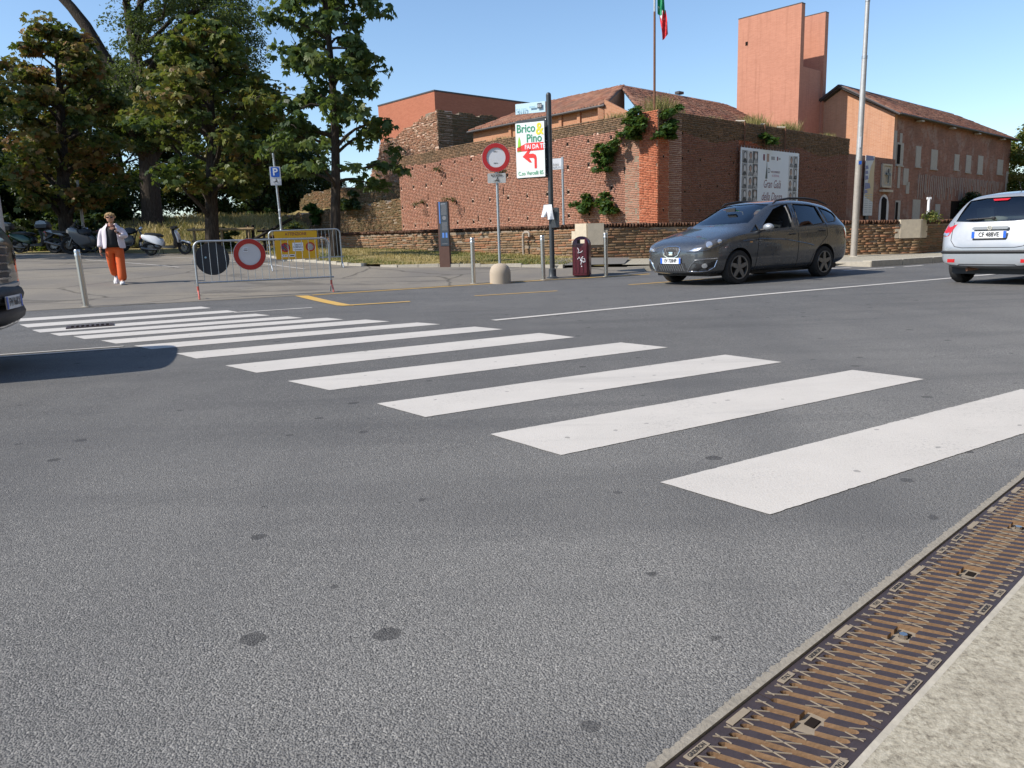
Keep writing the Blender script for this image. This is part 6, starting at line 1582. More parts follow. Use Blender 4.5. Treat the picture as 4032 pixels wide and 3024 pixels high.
SR.patch([(-.13, 1.355), (.13, 1.355), (.10, 1.325), (-.10, 1.325)], .004, 2).build('brake_light', REDLENS, hc, 60)
for mir in (False, True):
    SL.line([(2.27, 1.38), (2.27, .27)], .01, .001, mir).build('door_seam', TRIM, hc); SL.line([(3.05, 1.0), (2.85, .6), (2.7, .27)], .01, .001, mir).build('door_seam', TRIM, hc)
    sg_ = 1 if mir else -1
    MB().sphere((0, 0, 0), .09, 14, sc=(.7, 1.1, .75)).build('mirror', SILVER, hc, 180, loc=(1.35, sg_ * .93, 1.0))
MB().tube([(2.9, 0, 1.47), (3.02, 0, 1.62)], [.01, .004], 6).build('aerial', TRIM, hc)
cabin(hc, hat, 1.85, .48, CLOTHGREY, yo=.34)
MB().box((1.25, 0, .84), (.4, 1.2, .2)).build('dashboard', TRIM, hc)
MB().tube([(3.22, -.1, .3), (3.72, -.35, .25)], .03, 8).build('exhaust', RUST, hc)
MB().sphere((3.3, -.15, 1.03), .12, 12, sc=(.9, 1.6, .5)).build('parcel', PLASTER, hc, 180)

# ---- dark off-roader whose nose enters at the left
suv = dict(L=4.6, top=[(0, 1.10), (.03, 1.25), (.08, 1.31), (.6, 1.33), (1.25, 1.34), (1.45, 1.42), (1.85, 1.78), (2.1, 1.86), (3.4, 1.88), (4.2, 1.82), (4.4, 1.55), (4.54, 1.05), (4.6, .8)],
 belt=[(0, 1.0), (.1, 1.2), (.6, 1.22), (1.4, 1.2), (3.5, 1.18), (4.3, 1.2), (4.5, 1.0), (4.6, .74)],
 w=[(0, .80), (.04, .86), (.2, .90), (.5, .92), (1, .925), (3.9, .925), (4.3, .9), (4.6, .76)],
 wr=[(0, .76), (.3, .82), (1.2, .80), (1.9, .68), (2.4, .64), (4.0, .62), (4.3, .66), (4.6, .62)],
 bot=[(0, .34), (.2, .28), (.8, .24), (3.8, .24), (4.6, .36)])
vc = thing('off_road_car', 'dark blue-black off-road car whose front just enters at the left edge', 'car', on(-4.40, 6.66), R_(200))
vw = [[(1.85, 1.26), (2.05, 1.44), (2.3, 1.66), (2.55, 1.70), (2.55, 1.26)], [(2.66, 1.26), (2.66, 1.705), (3.4, 1.70), (3.5, 1.27)], [(3.62, 1.28), (3.55, 1.69), (4.05, 1.64), (4.12, 1.3)]]
vfg = [(-.64, 1.4), (-.56, 1.72), (.56, 1.72), (.64, 1.4)]
body, bv, SL, SF, SR = build_car(vc, suv, NAVY, vw, (.92, 3.6), .42, (1.35, 4.4), vfg, None, .36, rear_tint=GLASS_D)
for x in (.92, 3.6):
    for s in (-1, 1): make_wheel(vc, x, s * .80, .36, .24, s, 0)
vg = SF.patch([(-.42, 1.06), (.42, 1.06), (.40, .76), (-.40, .76)], .004, 3).build('grille', TRIM, vc, 60)
for z in (1.04, .97, .90, .83, .77): SF.line([(-.41, z), (0, z), (.41, z)], .022, .012).build('slat', CHROME, vg, 60)
SF.line([(-.62, .71), (-.4, .70), (.4, .70), (.62, .71)], .05, .012).build('bright_band', SILVER, vc, 60)
MB().tube([(.14, -.84, .62), (.03, -.6, .62), (.0, 0, .62), (.03, .6, .62), (.14, .84, .62)], [.06, .085, .09, .085, .06], 10).build('bumper', TRIM, vc, 60)
MB().tube([(.14, -.84, .46), (.04, -.6, .46), (.02, 0, .46), (.04, .6, .46), (.14, .84, .46)], [.07, .09, .1, .09, .07], 10).build('bumper', TRIM, vc, 60)
plate_part(vc, 'FW 966KX', Matrix.Translation((-.10, 0, .57)) @ Matrix.Rotation(R_(-90), 4, 'Z') @ FACE)
for s in (-1, 1):
    D3 = Surf(bv, (-1.5, s * 1.5, 0), (.7071, s * .7071, 0), (.7071, -s * .7071, 0))
    h_ = D3.patch([(.48, 1.04), (.62, 1.07), (.86, 1.06), (.84, .88), (.62, .86), (.50, .88)], .006, 4).build('headlight', bpy.data.materials['smoked_lamp'], vc, 60)
    D3.patch([(.62 + .06 * math.cos(q), .965 + .055 * math.sin(q)) for q in np.linspace(0, math.tau, 15)[:-1]], .010, 2).build('lamp', LENS, h_, 60)
cabin(vc, suv, 2.3, .72, CLOTHDARK)
# ================================================================ houses across the street behind the viewer (they show in the car doors)
OCHRE = plain('ochre_render', (.46, .36, .22), .9, 0, .12, 2)
th = thing('town_house', 'cream town house across the street, seen only as reflections in the grey car', 'building', (*gp(-14, 7.5), 0), math.atan2(UU[1], UU[0]) + math.pi)
MB().box((-45, 4, 6), (90, 8, 12)).build('wall', OCHRE, th)
MB().box((-45, 4, 12.3), (91, 9, .5)).build('roof', TILE, th)
for q in range(22):
    for r in range(3):
        w_ = MB().box((-2.5 - q * 4, -.02, 2.6 + r * 3.5), (1.2, .1, 2.0)).build('window', GLASS_D if r else BLACK, th)
        for s in (-1, 1): MB().box((-2.5 - q * 4 + s * .85, -.05, 2.6 + r * 3.5), (.5, .08, 2.0)).build('shutter', DARKWOOD, w_)

# ================================================================ motorcycles
BLKPLAST = plain('black_plastic', (.012, .012, .014), .45, 0, .2, 12)
WHTPLAST = plain('white_fairing', (.70, .71, .73), .3, 0, .04, 6, coat=.5)
GRYPLAST = plain('grey_fairing', (.17, .18, .19), .3, .3, .06, 6, coat=.5)
GRNPLAST = plain('dark_green_fairing', (.012, .05, .028), .3, .2, .1, 6, coat=.5)
ENGINE = plain('engine_alloy', (.13, .13, .13), .4, .8, .3, 20)
SCREEN = glass_mat('wind_screen', (.35, .4, .42))
def slab(out, w, mat, name, parent, k=.82, y0=0, tp=.25):
    cx = sum(p[0] for p in out) / len(out); cz = sum(p[1] for p in out) / len(out)
    n = len(out); ar = sum(out[i][0] * out[(i + 1) % n][1] - out[(i + 1) % n][0] * out[i][1] for i in range(n))
    o = out if ar > 0 else out[::-1]
    rings = [[(cx + (x - cx) * f, y0 + y, cz + (z - cz) * f) for x, z in o] for y, f in ((w / 2, k), (w / 2 - tp * w * .4, .95), (w / 2 - tp * w, 1), (-w / 2 + tp * w, 1), (-w / 2 + tp * w * .4, .95), (-w / 2, k))]
    return MB().loft(rings).build(name, mat, parent, 50)
def bike_wheel(t, x, r, wd, nm='wheel', rim=TRIM):
    M = Matrix.Rotation(R_(90), 4, 'X'); ro = r * .70
    w = MB().lathe([(ro, -wd * .4), (r * .9, -wd / 2), (r, -wd * .2), (r, wd * .2), (r * .9, wd / 2), (ro, wd * .4)], 28, M=M, caps=False).build(nm, RUBBER, t, 40, loc=(x, 0, r))
    k = MB(); k.lathe([(ro * 1.02, -.02), (ro * .93, -.02), (ro * .93, .02), (ro * 1.02, .02)], 24, M=M, caps=False)
    for i in range(5): k.box((ro * .5, 0, 0), (ro, .022, .03), M=M @ Matrix.Rotation(i * math.tau / 5, 4, 'Z') @ Matrix.Rotation(R_(90), 4, 'X'))
    k.build('rim', rim, w, 40); MB().lathe([(.05, -.06), (.05, .06)], 12, M=M).build('hub', ENGINE, w, 40)
    for s in (-1, 1): MB().lathe([(.12, s * .055), (.12, s * .062)], 20, M=M).build('brake_disc', ENGINE, w, 40)
    return w
def bars(t, x, z, w=.36, mir=.14):
    MB().tube([(x - .12, -w, z - .02), (x, -w * .45, z + .02), (x + .02, 0, z), (x, w * .45, z + .02), (x - .12, w, z - .02)], .013, 8).build('handlebar', TRIM, t)
    for s in (-1, 1):
        MB().tube([(x - .02, s * w * .6, z), (x + .02, s * w * .8, z + mir)], .006, 5).build('mirror_stem', TRIM, t)
        MB().sphere((x + .02, s * w * .84, z + mir + .02), .05, 10, sc=(.3, 1.3, .8)).build('mirror', TRIM, t, 180)
def make_scooter(label, x, y, az_, col, r=.24, box=None, zz=None, lean=0):
    t = thing('scooter', label, 'scooter', on(x, y) if zz is None else (x, y, zz), R_(90 - az_), 'two-wheelers parked in a row')
    t.rotation_euler = (lean, 0, R_(90 - az_)); wb = 1.3
    bike_wheel(t, 0, r, .13); bike_wheel(t, wb, r, .12)
    slab([(-.28, .72), (-.2, .60), (.02, .50), (.3, .40), (.52, .34), (.56, .46), (.50, .60), (.30, .74), (.0, .80), (-.25, .80)], .30, col, 'side_panel', t)
    slab([(-.18, .78), (.0, .79), (.3, .74), (.5, .68), (.56, .74), (.4, .82), (.1, .86), (-.12, .86)], .26, BLKPLAST, 'seat', t)
    slab([(.45, .28), (.95, .24), (1.05, .32), (.98, .36), (.5, .36)], .32, BLKPLAST, 'footboard', t)
    slab([(.98, .28), (1.12, .34), (1.10, .60), (1.02, .92), (.93, .98), (.92, .9), (.98, .6), (.93, .36)], .36, BLKPLAST, 'leg_shield', t)
    slab([(1.10, .42), (1.16, .58), (1.10, .82), (1.02, .93), (1.02, .85), (1.07, .6)], .30, col, 'front_panel', t)
    slab([(wb - .24, r * 1.9), (wb - .05, r * 2.25), (wb + .2, r * 1.95), (wb + .26, r * 1.6), (wb + .18, r * 1.75), (wb - .05, r * 2.08)], .13, col, 'front_mudguard', t)
    for s in (-1, 1): MB().tube([(wb, s * .08, r), (1.12, s * .08, .62)], .022, 8).build('fork', ENGINE, t)
    slab([(.86, .96), (1.06, .98), (1.12, 1.06), (1.02, 1.10), (.88, 1.04)], .26, BLKPLAST, 'handlebar_cover', t)
    bars(t, .96, 1.05, .34)
    slab([(-.05, .2), (.35, .22), (.42, .34), (.3, .42), (-.02, .40)], .2, ENGINE, 'engine', t, y0=.05)
    MB().tube([(.3, -.14, .22), (0, -.16, .24), (-.28, -.17, .30)], [.03, .05, .055], 10).build('exhaust', ENGINE, t, 50)
    MB().box((-.30, 0, .70), (.05, .14, .07)).build('tail_light', REDLENS, t); MB().sphere((1.13, 0, .95), .06, 10, sc=(.6, 1.4, .7)).build('headlight', LENS, t, 180)
    slab([(-.30, .36), (-.16, .52), (.05, .5), (.0, .46), (-.16, .46), (-.26, .34)], .14, BLKPLAST, 'rear_mudguard', t)
    MB().box((-.33, 0, .45), (.01, .17, .13)).build('number_plate', PLATEWHITE, t)
    MB().tube([(.42, -.1, .26), (.36, -.22, .02)], .012, 6).build('stand', TRIM, t); MB().tube([(.42, .1, .26), (.38, .2, .02)], .012, 6).build('stand', TRIM, t)
    if box:
        MB().tube([(-.1, 0, .8), (-.3, 0, .92)], .03, 6).build('carrier', TRIM, t)
        slab([(-.55, .92), (-.12, .92), (-.10, 1.06), (-.16, 1.2), (-.34, 1.25), (-.52, 1.19), (-.58, 1.05)], .40, BLKPLAST, 'top_box', t)
        slab([(-.56, 1.08), (-.11, 1.09), (-.16, 1.205), (-.34, 1.255), (-.52, 1.195)], .402, box, 'top_box_lid', t)
    return t
def make_moto(label, x, y, az_, col, fairing=False, screen=False, box=None, zz=None, lean=-.12, second=None):
    t = thing('motorcycle', label, 'motorcycle', on(x, y) if zz is None else (x, y, zz), 0, 'two-wheelers parked in a row')
    t.rotation_euler = (lean, 0, R_(90 - az_)); wb = 1.42; r = .31; second = second or col
    bike_wheel(t, 0, r, .17); bike_wheel(t, wb, r, .12)
    for s in (-1, 1): MB().tube([(wb, s * .1, r), (1.16, s * .1, .9)], [.03, .024], 8).build('fork', ENGINE, t)
    slab([(wb - .22, r * 1.75), (wb - .02, r * 2.2), (wb + .2, r * 1.9), (wb - .02, r * 2.05)], .13, BLKPLAST, 'front_mudguard', t)
    slab([(.55, .78), (.62, .92), (.82, .99), (1.05, .93), (1.10, .80), (.9, .72)], .28, col, 'tank', t)
    slab([(-.05, .80), (.2, .78), (.58, .78), (.60, .86), (.3, .86), (.1, .93), (-.1, .93)], .24, BLKPLAST, 'seat', t)
    slab([(-.32, .88), (-.28, .96), (-.02, .94), (.3, .82), (.45, .68), (.3, .66), (.0, .78)], .22, second, 'tail_panel', t)
    slab([(.45, .32), (.95, .30), (1.02, .45), (.95, .66), (.6, .70), (.46, .55)], .26, ENGINE, 'engine', t)
    for q in range(4): MB().box((.78, 0, .52 + q * .04), (.3, .30, .015)).build('cooling_fin', ENGINE, t)
    MB().tube([(.2, .0, .78), (.45, 0, .5), (.1, 0, .31)], .03, 8).build('frame', TRIM, t); MB().tube([(1.12, 0, .88), (.95, 0, .35), (.5, 0, .3)], .025, 8).build('frame', TRIM, t)
    for s in (-1, 1): MB().tube([(.42, s * .09, .42), (0, s * .1, r)], .03, 8).build('swing_arm', ENGINE, t)
    MB().tube([(.98, -.1, .45), (.9, -.14, .26), (.4, -.16, .26), (.05, -.18, .34), (-.3, -.19, .46)], [.022, .022, .024, .05, .055], 10).build('exhaust', ENGINE, t, 50)
    bars(t, 1.06, 1.04, .37)
    MB().sphere((1.25, 0, .92), .09, 12, sc=(.8, 1.1, 1)).build('headlight', LENS, t, 180)
    MB().box((-.33, 0, .86), (.05, .16, .05)).build('tail_light', REDLENS, t); MB().box((-.36, 0, .62), (.01, .17, .13)).build('number_plate', PLATEWHITE, t)
    slab([(-.34, .55), (-.2, .76), (.02, .78), (-.05, .7), (-.22, .6)], .14, BLKPLAST, 'rear_mudguard', t)
    if fairing:
        slab([(.62, .40), (1.05, .30), (1.22, .48), (1.38, .78), (1.40, .98), (1.25, 1.08), (1.10, .98), (1.0, .78), (.7, .68)], .36, second, 'fairing', t)
        slab([(1.32, .78), (1.46, .82), (1.44, .95), (1.33, .97)], .26, LENS, 'headlight', t)
    if screen:
        slab([(1.36, 1.0), (1.22, 1.10), (1.02, 1.32), (1.0, 1.30), (1.16, 1.06)], .34, SCREEN, 'wind_screen', t)
    MB().tube([(.55, .1, .3), (.5, .32, .02)], .014, 6).build('stand', TRIM, t)
    if box:
        MB().tube([(0, 0, .92), (-.35, 0, .98)], .03, 6).build('carrier', TRIM, t)
        slab([(-.62, .98), (-.14, .98), (-.11, 1.12), (-.18, 1.27), (-.38, 1.32), (-.58, 1.26), (-.64, 1.12)], .46, BLKPLAST, 'top_box', t)
        slab([(-.63, 1.13), (-.115, 1.14), (-.18, 1.275), (-.38, 1.325), (-.58, 1.265)], .462, box, 'top_box_lid', t)
    return t
make_scooter('white and black scooter on its stand at the right end of the bike row', -13.75, 30.0, 88, WHTPLAST, .25, None, .89, .05)
make_moto('black naked motorcycle half hidden behind the walking woman', -15.75, 30.7, 76, BLKPLAST, zz=1.03)
make_moto('grey sports motorcycle with fairing and screen facing left', -15.75, 30.9, 250, BLKPLAST, True, True, None, 1.05, -.1, GRYPLAST)
make_moto('dark motorcycle with a pale top box second from the left', -18.35, 31.6, 82, BLKPLAST, False, False, GRYPLAST, 1.10, -.1, GRYPLAST)
make_scooter('dark green scooter with top box at the left end of the row', -20.1, 32.1, 84, GRNPLAST, .24, GRYPLAST, 1.16, .06)
make_moto('black motorcycle leaning between the pale top box and the sports bike', -17.3, 31.8, 66, BLKPLAST, False, False, None, 1.08)
make_scooter('black scooter behind the dark green scooter', -20.6, 33.2, 80, BLKPLAST, .24, None, 1.2)
make_moto('dark motorcycle behind the sports bike, only its mirrors and bars showing', -17.9, 33.0, 70, BLKPLAST, False, True, None, 1.1)

# ================================================================ people
def skin_mesh(name, pts, edges, mat, parent=None, sub=2, smooth=True):
    """pts: name -> (x,y,z,rx,ry); edges: chains of names"""
    keys = list(pts); me = bpy.data.meshes.new(name)
    es = [(keys.index(a), keys.index(b)) for ch in edges for a, b in zip(ch[:-1], ch[1:])]
    me.from_pydata([pts[k][:3] for k in keys], es, [])
    o = bpy.data.objects.new('work_piece', me); WORK.collection.objects.link(o)
    o.modifiers.new('skin', 'SKIN'); o.modifiers['skin'].use_smooth_shade = True
    m = o.modifiers.new('sub', 'SUBSURF'); m.levels = sub
    for i, k in enumerate(keys):
        d = me.skin_vertices[0].data[i]; d.radius = (pts[k][3], pts[k][4] if len(pts[k]) > 4 else pts[k][3]); d.use_root = (i == 0)
    out = _eval(o); bpy.data.objects.remove(o)
    out.materials.clear(); out.materials.append(mat)
    return obj(name, out, parent) if parent is not None else out
SKIN = plain('skin', (.50, .27, .18), .55, 0, .12, 12); SKIN.node_tree.nodes['Principled BSDF'].inputs['Subsurface Weight'].default_value = .1
HAIR = plain('blond_hair', (.40, .26, .11), .6, 0, .3, 40, .6, 120); GREYHAIR = plain('grey_hair', (.45, .43, .4), .7, 0, .2, 40, .5, 90)
ORANGE = plain('orange_trousers', (.62, .10, .015), .8, 0, .14, 8, .3, 30); WHITECL = plain('white_linen', (.66, .60, .64), .8, 0, .08, 10, .4, 30)
BLACKCL = plain('black_top', (.010, .010, .012), .8, 0, .2, 10, .3, 30); NAVYCL = plain('navy_shirt', (.02, .028, .06), .8, 0, .2, 10); PINKCL = plain('pink_shirt', (.55, .2, .24), .8, 0, .1, 10)
SHOE = plain('white_shoe', (.70, .70, .70), .6, 0, .06, 12)
def join(parts, name, parent):
    """several evaluated meshes into one continuous object"""
    bm = bmesh.new()
    for m in parts: bm.from_mesh(m)
    me = bpy.data.meshes.new(name); bm.to_mesh(me); bm.free()
    me.materials.append(parts[0].materials[0]); me.polygons.foreach_set('use_smooth', [True] * len(me.polygons))
    return obj(name, me, parent)
def head_mesh(c, M, mat, r=.098):
    """skull with jaw, nose, ears, lips looking along local -y"""
    m = MB(); rings = []
    prof = [(-1.22, .18, .0), (-1.16, .42, -.06), (-1.02, .58, -.08), (-.8, .72, -.06), (-.5, .82, -.02), (-.15, .90, .02), (.2, .95, .05), (.55, .90, .08), (.82, .70, .08), (.98, .40, .06), (1.03, .12, .05)]
    for z, w, yo in prof: rings.append([(w * r * .86 * math.cos(a), yo * r + w * r * (1.05 if math.sin(a) > 0 else .98) * math.sin(a), z * r) for a in np.linspace(0, math.tau, 17)[:-1]])
    m.loft(rings)
    m.loft([[(-.10 * r, -.86 * r, .02 * r), (.10 * r, -.86 * r, .02 * r), (.05 * r, -.78 * r, .25 * r), (-.05 * r, -.78 * r, .25 * r)], [(-.16 * r, -.98 * r, -.24 * r), (.16 * r, -.98 * r, -.24 * r), (.06 * r, -1.16 * r, -.16 * r), (-.06 * r, -1.16 * r, -.16 * r)], [(-.14 * r, -.82 * r, -.30 * r), (.14 * r, -.82 * r, -.30 * r), (.05 * r, -.98 * r, -.26 * r), (-.05 * r, -.98 * r, -.26 * r)]])
    m.tube([(-.26 * r, -.74 * r, -.56 * r), (0, -.84 * r, -.54 * r), (.26 * r, -.74 * r, -.56 * r)], [.03 * r, .07 * r, .03 * r], 6)
    for s in (-1, 1): m.sphere((s * .84 * r, .06 * r, -.05 * r), .2 * r, 8, sc=(.4, .8, 1.3))
    for s in (-1, 1): m.sphere((s * .33 * r, -.80 * r, .08 * r), .1 * r, 8)
    me = m.mesh('head', mat); me.transform(Matrix.Translation(c) @ M); return me
def finger_pts(P, base, d, n, up, curl, L=.075, thumb=1):
    """adds five bent fingers of unequal length rooted in the palm"""
    chains = []; d = Vector(d).normalized(); n = Vector(n).normalized(); up = Vector(up).normalized(); b = Vector(base)
    for k, (off, ln) in enumerate(((-.027, .92), (-.009, 1.05), (.009, 1.0), (.026, .82))):
        p = b + n * off; ch = []; dd = d.copy()
        for q in range(4):
            nm = f'f{len(P)}'; P[nm] = (*p, .0085 - .001 * q, .0085 - .001 * q); ch.append(nm)
            dd = (dd + up * curl).normalized(); p = p + dd * (L * ln / 3)
        chains.append(ch)
    p = b - d * .05 + n * (-.03 * thumb); dd = (d * .6 - n * thumb).normalized(); ch = []
    for q in range(3):
        nm = f'f{len(P)}'; P[nm] = (*p, .0105 - .001 * q, .0105 - .001 * q); ch.append(nm); dd = (dd + up * curl * .5 + d * .3).normalized(); p = p + dd * .026
    chains.append(ch); return chains

wm = thing('person', 'woman walking in white open jacket, black top and orange trousers, hand raised to her collar', 'person', on(-9.12, 18.05), R_(20))
wm.scale = (1.14, 1.1, 1.0)
P = {'pel': (0, .0, .87, .13, .10), 'wai': (0, -.005, 1.0, .115, .09), 'che': (0, -.01, 1.17, .135, .10), 'nek0': (0, 0, 1.30, .06, .055), 'nek': (0, -.015, 1.37, .048, .048), 'hd': (0, -.02, 1.42, .05, .05),
     'shR': (-.155, 0, 1.275, .052, .05), 'elR': (-.225, .02, 1.02, .040, .038), 'wrR': (-.245, -.05, .80, .025, .022), 'paR': (-.247, -.07, .735, .034, .016),
     'shL': (.155, 0, 1.275, .052, .05), 'elL': (.25, -.05, 1.06, .040, .038), 'wrL': (.12, -.215, 1.17, .025, .022), 'paL': (.075, -.235, 1.225, .032, .016),
     'hiL': (.085, 0, .80, .088, .085), 'knL': (.095, -.11, .46, .055, .055), 'anL': (.10, -.17, .09, .036, .036), 'toL': (.105, -.30, .035, .034, .028),
     'hiR': (-.085, 0, .80, .088, .085), 'knR': (-.075, -.01, .47, .055, .055), 'anR': (-.055, .24, .17, .036, .036), 'toR': (-.05, .17, .055, .034, .028)}
ch = [['pel', 'wai', 'che', 'nek0', 'nek', 'hd'], ['che', 'shR', 'elR', 'wrR', 'paR'], ['che', 'shL', 'elL', 'wrL', 'paL'], ['pel', 'hiL', 'knL', 'anL', 'toL'], ['pel', 'hiR', 'knR', 'anR', 'toR']]
bmain = skin_mesh('body', P, ch, SKIN, None, 2)
Pf = {}; cf = finger_pts(Pf, (-.248, -.08, .71), (0, -.15, -1), (0, 1, 0), (.35, 0, 0), .25, thumb=1)
hands = [skin_mesh('hand', {k: Pf[k] for k in c_}, [c_], SKIN, None, 1) for c_ in cf]
Pf = {}; cf = finger_pts(Pf, (.06, -.238, 1.245), (-.45, 0, .8), (.6, 0, .5), (-.2, .25, -.9), .35, thumb=-1)
hands += [skin_mesh('hand', {k: Pf[k] for k in c_}, [c_], SKIN, None, 1) for c_ in cf]
join([bmain, head_mesh((0, -.035, 1.515), Matrix.Rotation(R_(3), 4, 'X'), SKIN, .094)] + hands, 'body', wm)
hm = MB(); hr = np.random.default_rng(5)
for i in range(170):
    a = hr.random() * math.tau; e = hr.uniform(-.15, 1.5); front = math.sin(a) < -.35
    if front and e < .62: continue
    d = Vector((math.cos(a) * math.cos(e), math.sin(a) * math.cos(e), math.sin(e)))
    p = Vector((0, -.028, 1.535)) + Vector((d.x * .082, d.y * .096, d.z * .09)); tn = Vector((hr.normal(0, .4), hr.normal(0, .4) - (.5 if e > .8 else 0), -.75)) * .038
    hm.tube([p, p + d * .010 + tn * .5, p + d * .004 + tn], [.012, .012, .004], 5)
hm.sphere((0, -.022, 1.545), .094, 14, sc=(.86, 1.0, .92), z0=.05)
hm.build('hair', HAIR, wm, 180)
sg2 = MB()
for s in (-1, 1): sg2.prism([(s * .012, .012), (s * .06, .016), (s * .066, -.004), (s * .045, -.02), (s * .018, -.016)], -.006, at(0, -.128, 1.52)); sg2.tube([(s * .064, -.122, 1.528), (s * .082, -.05, 1.53)], .004, 5)
sg2.box((0, -.128, 1.527), (.03, .006, .006)); sg2.build('sunglasses', BLACK, wm)
skin_mesh('trousers', {'p': (0, 0, .86, .148, .125), 'w': (0, -.005, .96, .135, .115), 'l0': (.085, -.005, .78, .108, .105), 'l1': (.098, -.10, .46, .088, .088), 'l2': (.104, -.16, .20, .088, .09), 'l3': (.104, -.175, .055, .088, .09), 'r0': (-.085, 0, .78, .108, .105), 'r1': (-.078, 0, .47, .084, .082), 'r2': (-.066, .13, .32, .086, .088), 'r3': (-.06, .215, .185, .084, .088)}, [['p', 'w'], ['p', 'l0', 'l1', 'l2', 'l3'], ['p', 'r0', 'r1', 'r2', 'r3']], ORANGE, wm)
rings = []
for z, a, b in ((.84, .165, .145), (.92, .168, .15), (1.02, .158, .138), (1.14, .162, .135), (1.24, .145, .115), (1.29, .11, .09)):
    rings.append([(a * math.cos(q) * (1 + .02 * math.sin(q * 7 + z * 20)), -.01 + b * math.sin(q) * (1 + .02 * math.sin(q * 5 + z * 30)), z) for q in np.linspace(0, math.tau, 25)[:-1]])
MB().loft(rings).build('top', BLACKCL, wm, 180)
rings = []
for z, a, b, op in ((.82, .205, .175, .55), (.92, .20, .172, .5), (1.04, .19, .16, .48), (1.16, .19, .15, .5), (1.26, .182, .13, .55), (1.315, .135, .10, .6), (1.35, .085, .075, .72), (1.385, .092, .085, .85)):
    q = np.linspace(-math.pi / 2 + op, 1.5 * math.pi - op, 26)
    rings.append([(a * math.cos(t_) * (1 + .035 * math.sin(t_ * 6 + z * 9)), b * math.sin(t_) * (1 + .035 * math.sin(t_ * 5 + z * 14)), z + .012 * math.sin(t_ * 3)) for t_ in q])
jm = evaluated(MB().loft(rings, caps=False, closed=False).mesh('jacket', WHITECL), [('SOLIDIFY', {'thickness': .012, 'offset': 1}), ('SUBSURF', {'levels': 1})])
jm.polygons.foreach_set('use_smooth', [True] * len(jm.polygons)); jk = obj('jacket', jm, wm)
for nm, pts in (('R', [(-.14, 0, 1.285, .07), (-.19, .01, 1.17, .068), (-.225, .02, 1.03, .064), (-.24, -.02, .90, .06), (-.246, -.04, .845, .062)]), ('L', [(.14, 0, 1.285, .07), (.20, -.02, 1.18, .068), (.25, -.05, 1.07, .066), (.20, -.13, 1.10, .06), (.155, -.175, 1.135, .06)])):
    skin_mesh('sleeve', {f'{nm}{i}': (*p[:3], p[3], p[3]) for i, p in enumerate(pts)}, [[f'{nm}{i}' for i in range(5)]], WHITECL, jk)
for x, y, z, tz in ((.104, -.225, .0, 0), (-.054, .185, .075, R_(38))):
    M = Matrix.Translation((x, y, z)) @ Matrix.Rotation(tz, 4, 'X'); m = MB()
    m.loft([[(px * w_, yy, zz) for px, zz in ((-1, 0), (1, 0), (.95, .04), (.5, h_), (-.5, h_), (-.95, .04))] for yy, w_, h_ in ((.10, .032, .075), (.06, .036, .10), (0, .038, .085), (-.08, .044, .06), (-.13, .036, .045), (-.15, .018, .03))], M=M)
    m.build('shoe', SHOE, wm, 60)
ring(.062, .068, Matrix.Translation((0, -.012, 1.335)) @ Matrix.Rotation(R_(14), 4, 'X'), .008, plain('coral_beads', (.35, .05, .03), .5), 'necklace', wm, 20)
MB().tube([(-.245, -.045, .80), (-.245, -.055, .815)], .031, 12).build('bracelet', BLACK, wm); MB().tube([(.125, -.21, 1.165), (.115, -.218, 1.178)], .031, 12).build('wrist_watch', BLACK, wm)

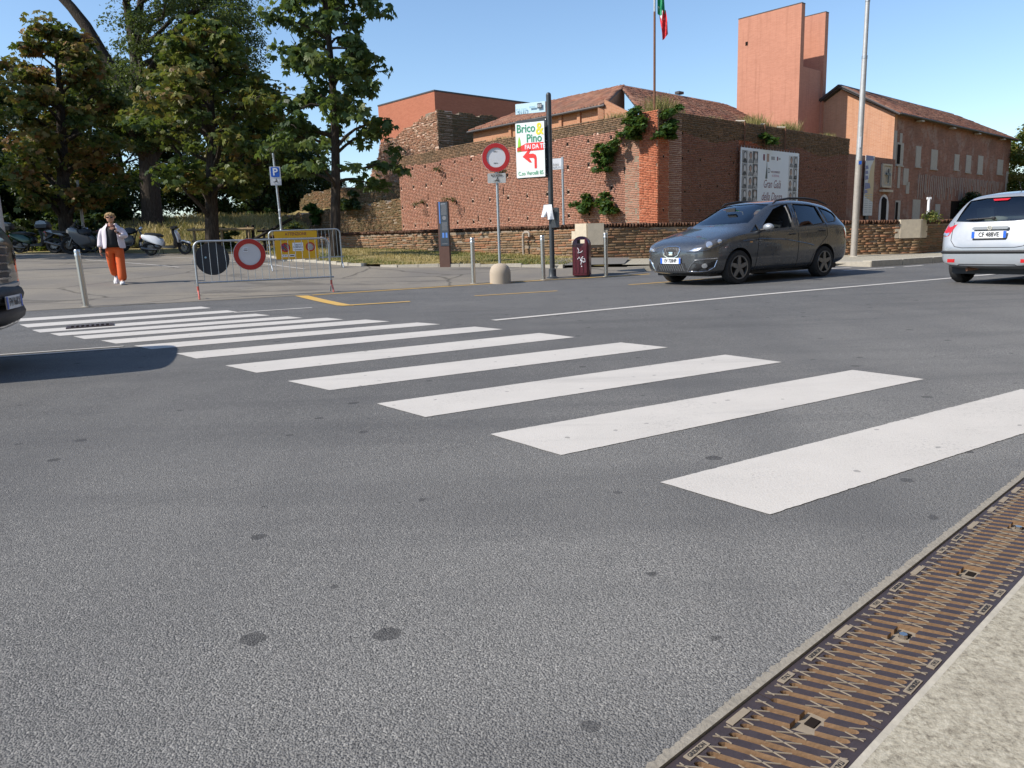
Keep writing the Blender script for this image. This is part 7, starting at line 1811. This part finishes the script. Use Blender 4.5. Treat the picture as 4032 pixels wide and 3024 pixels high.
def seated(label, W, cloth, hairm, beard=None, glasses=False, reach=None, rz=0):
    """person sitting, facing local -x of the car"""
    t = thing('person', label, 'person', W.to_translation(), W.to_euler().z + rz)
    P = {'pel': (0, 0, .10, .15, .12), 'wai': (.03, 0, .28, .14, .11), 'che': (.06, 0, .46, .17, .12), 'nk0': (.05, 0, .58, .07, .065), 'nek': (.02, 0, .655, .055, .055), 'hd': (.0, 0, .70, .05, .05),
         'sL': (.05, -.19, .54, .06, .06), 'eL': (-.13, -.25, .36, .046, .046), 'wL': (-.34, -.17, .42, .03, .026), 'pL': (-.41, -.15, .44, .036, .022),
         'sR': (.05, .19, .54, .06, .06), 'eR': (-.13, .25, .36, .046, .046), 'wR': (-.34, .17, .42, .03, .026), 'pR': (-.41, .15, .44, .036, .022),
         'hL': (-.06, -.1, .09, .095, .095), 'kL': (-.46, -.13, .14, .065, .065), 'aL': (-.62, -.13, -.2, .042, .042), 'tL': (-.74, -.13, -.24, .04, .035),
         'hR': (-.06, .1, .09, .095, .095), 'kR': (-.46, .13, .14, .065, .065), 'aR': (-.62, .13, -.2, .042, .042), 'tR': (-.74, .13, -.24, .04, .035)}
    if reach: P['eR'] = (.08, .30, .50, .046, .046); P['wR'] = (.22, .12, .66, .03, .026); P['pR'] = (.26, .05, .70, .036, .022)
    ch = [['pel', 'wai', 'che', 'nk0', 'nek', 'hd'], ['che', 'sL', 'eL', 'wL', 'pL'], ['che', 'sR', 'eR', 'wR', 'pR'], ['pel', 'hL', 'kL', 'aL', 'tL'], ['pel', 'hR', 'kR', 'aR', 'tR']]
    fs = []
    for nm, sgn in (('pL', -1), ('pR', 1)):
        p = P[nm]; F = {}; d = (-1, 0, -.2) if not (reach and nm == 'pR') else (.3, -.9, .3)
        for c_ in finger_pts(F, p[:3], d, (0, 1, 0) if not (reach and nm == 'pR') else (0, .3, 1), (.2, 0, -1), .3, thumb=-sgn): fs.append(skin_mesh('hand', {k: F[k] for k in c_}, [c_], SKIN, None, 1))
    M = Matrix.Rotation(R_(-90), 4, 'Z')
    join([skin_mesh('body', P, ch, SKIN, None, 2), head_mesh((-.03, 0, .80), M, SKIN, .10)] + fs, 'body', t)
    Q = {k: (P[k][0], P[k][1], P[k][2], P[k][3] * 1.12 + .01, P[k][4] * 1.12 + .01) for k in ('pel', 'wai', 'che', 'nk0', 'sL', 'eL', 'sR', 'eR')}
    skin_mesh('shirt', Q, [['pel', 'wai', 'che', 'nk0'], ['che', 'sL', 'eL'], ['che', 'sR', 'eR']], cloth, t)
    Q = {k: (P[k][0], P[k][1], P[k][2], P[k][3] * 1.1 + .01, P[k][4] * 1.1 + .01) for k in ('pel', 'hL', 'kL', 'aL', 'hR', 'kR', 'aR')}
    skin_mesh('trousers', Q, [['pel', 'hL', 'kL', 'aL'], ['pel', 'hR', 'kR', 'aR']], BLACKCL, t)
    MB().sphere((.0, 0, .835), .104, 14, sc=(1.0, .88, .85), z0=.1).build('hair', hairm, t, 180, loc=(.012, 0, 0))
    MB().sphere((.035, 0, .80), .09, 12, sc=(.8, .98, 1.0), z0=-.6, z1=.6).build('hair', hairm, t, 180)
    if beard: MB().sphere((-.068, 0, .725), .055, 12, sc=(.8, 1.1, .9)).build('beard', beard, t, 180)
    if glasses:
        g2 = MB()
        for s in (-1, 1): g2.box((-.128, s * .036, .812), (.006, .05, .03)); g2.tube([(-.125, s * .06, .82), (-.03, s * .088, .82)], .004, 5)
        g2.build('sunglasses', BLACK, t)
    return t
Ws_ = Matrix.Translation(sc.location) @ Matrix.Rotation(sc.rotation_euler.z, 4, 'Z')
seated('bearded man in dark shirt and sunglasses driving the grey car', Ws_ @ Matrix.Translation((2.02, -.38, .47)), NAVYCL, GREYHAIR, PLASTER, True)
Wh_ = Matrix.Translation(hc.location) @ Matrix.Rotation(hc.rotation_euler.z, 4, 'Z')
seated('person in pink inside the silver hatchback, one hand raised behind the glass', Wh_ @ Matrix.Translation((2.75, .18, .50)), PINKCL, HAIR, None, False, True)
bpy.data.scenes.remove(WORK)
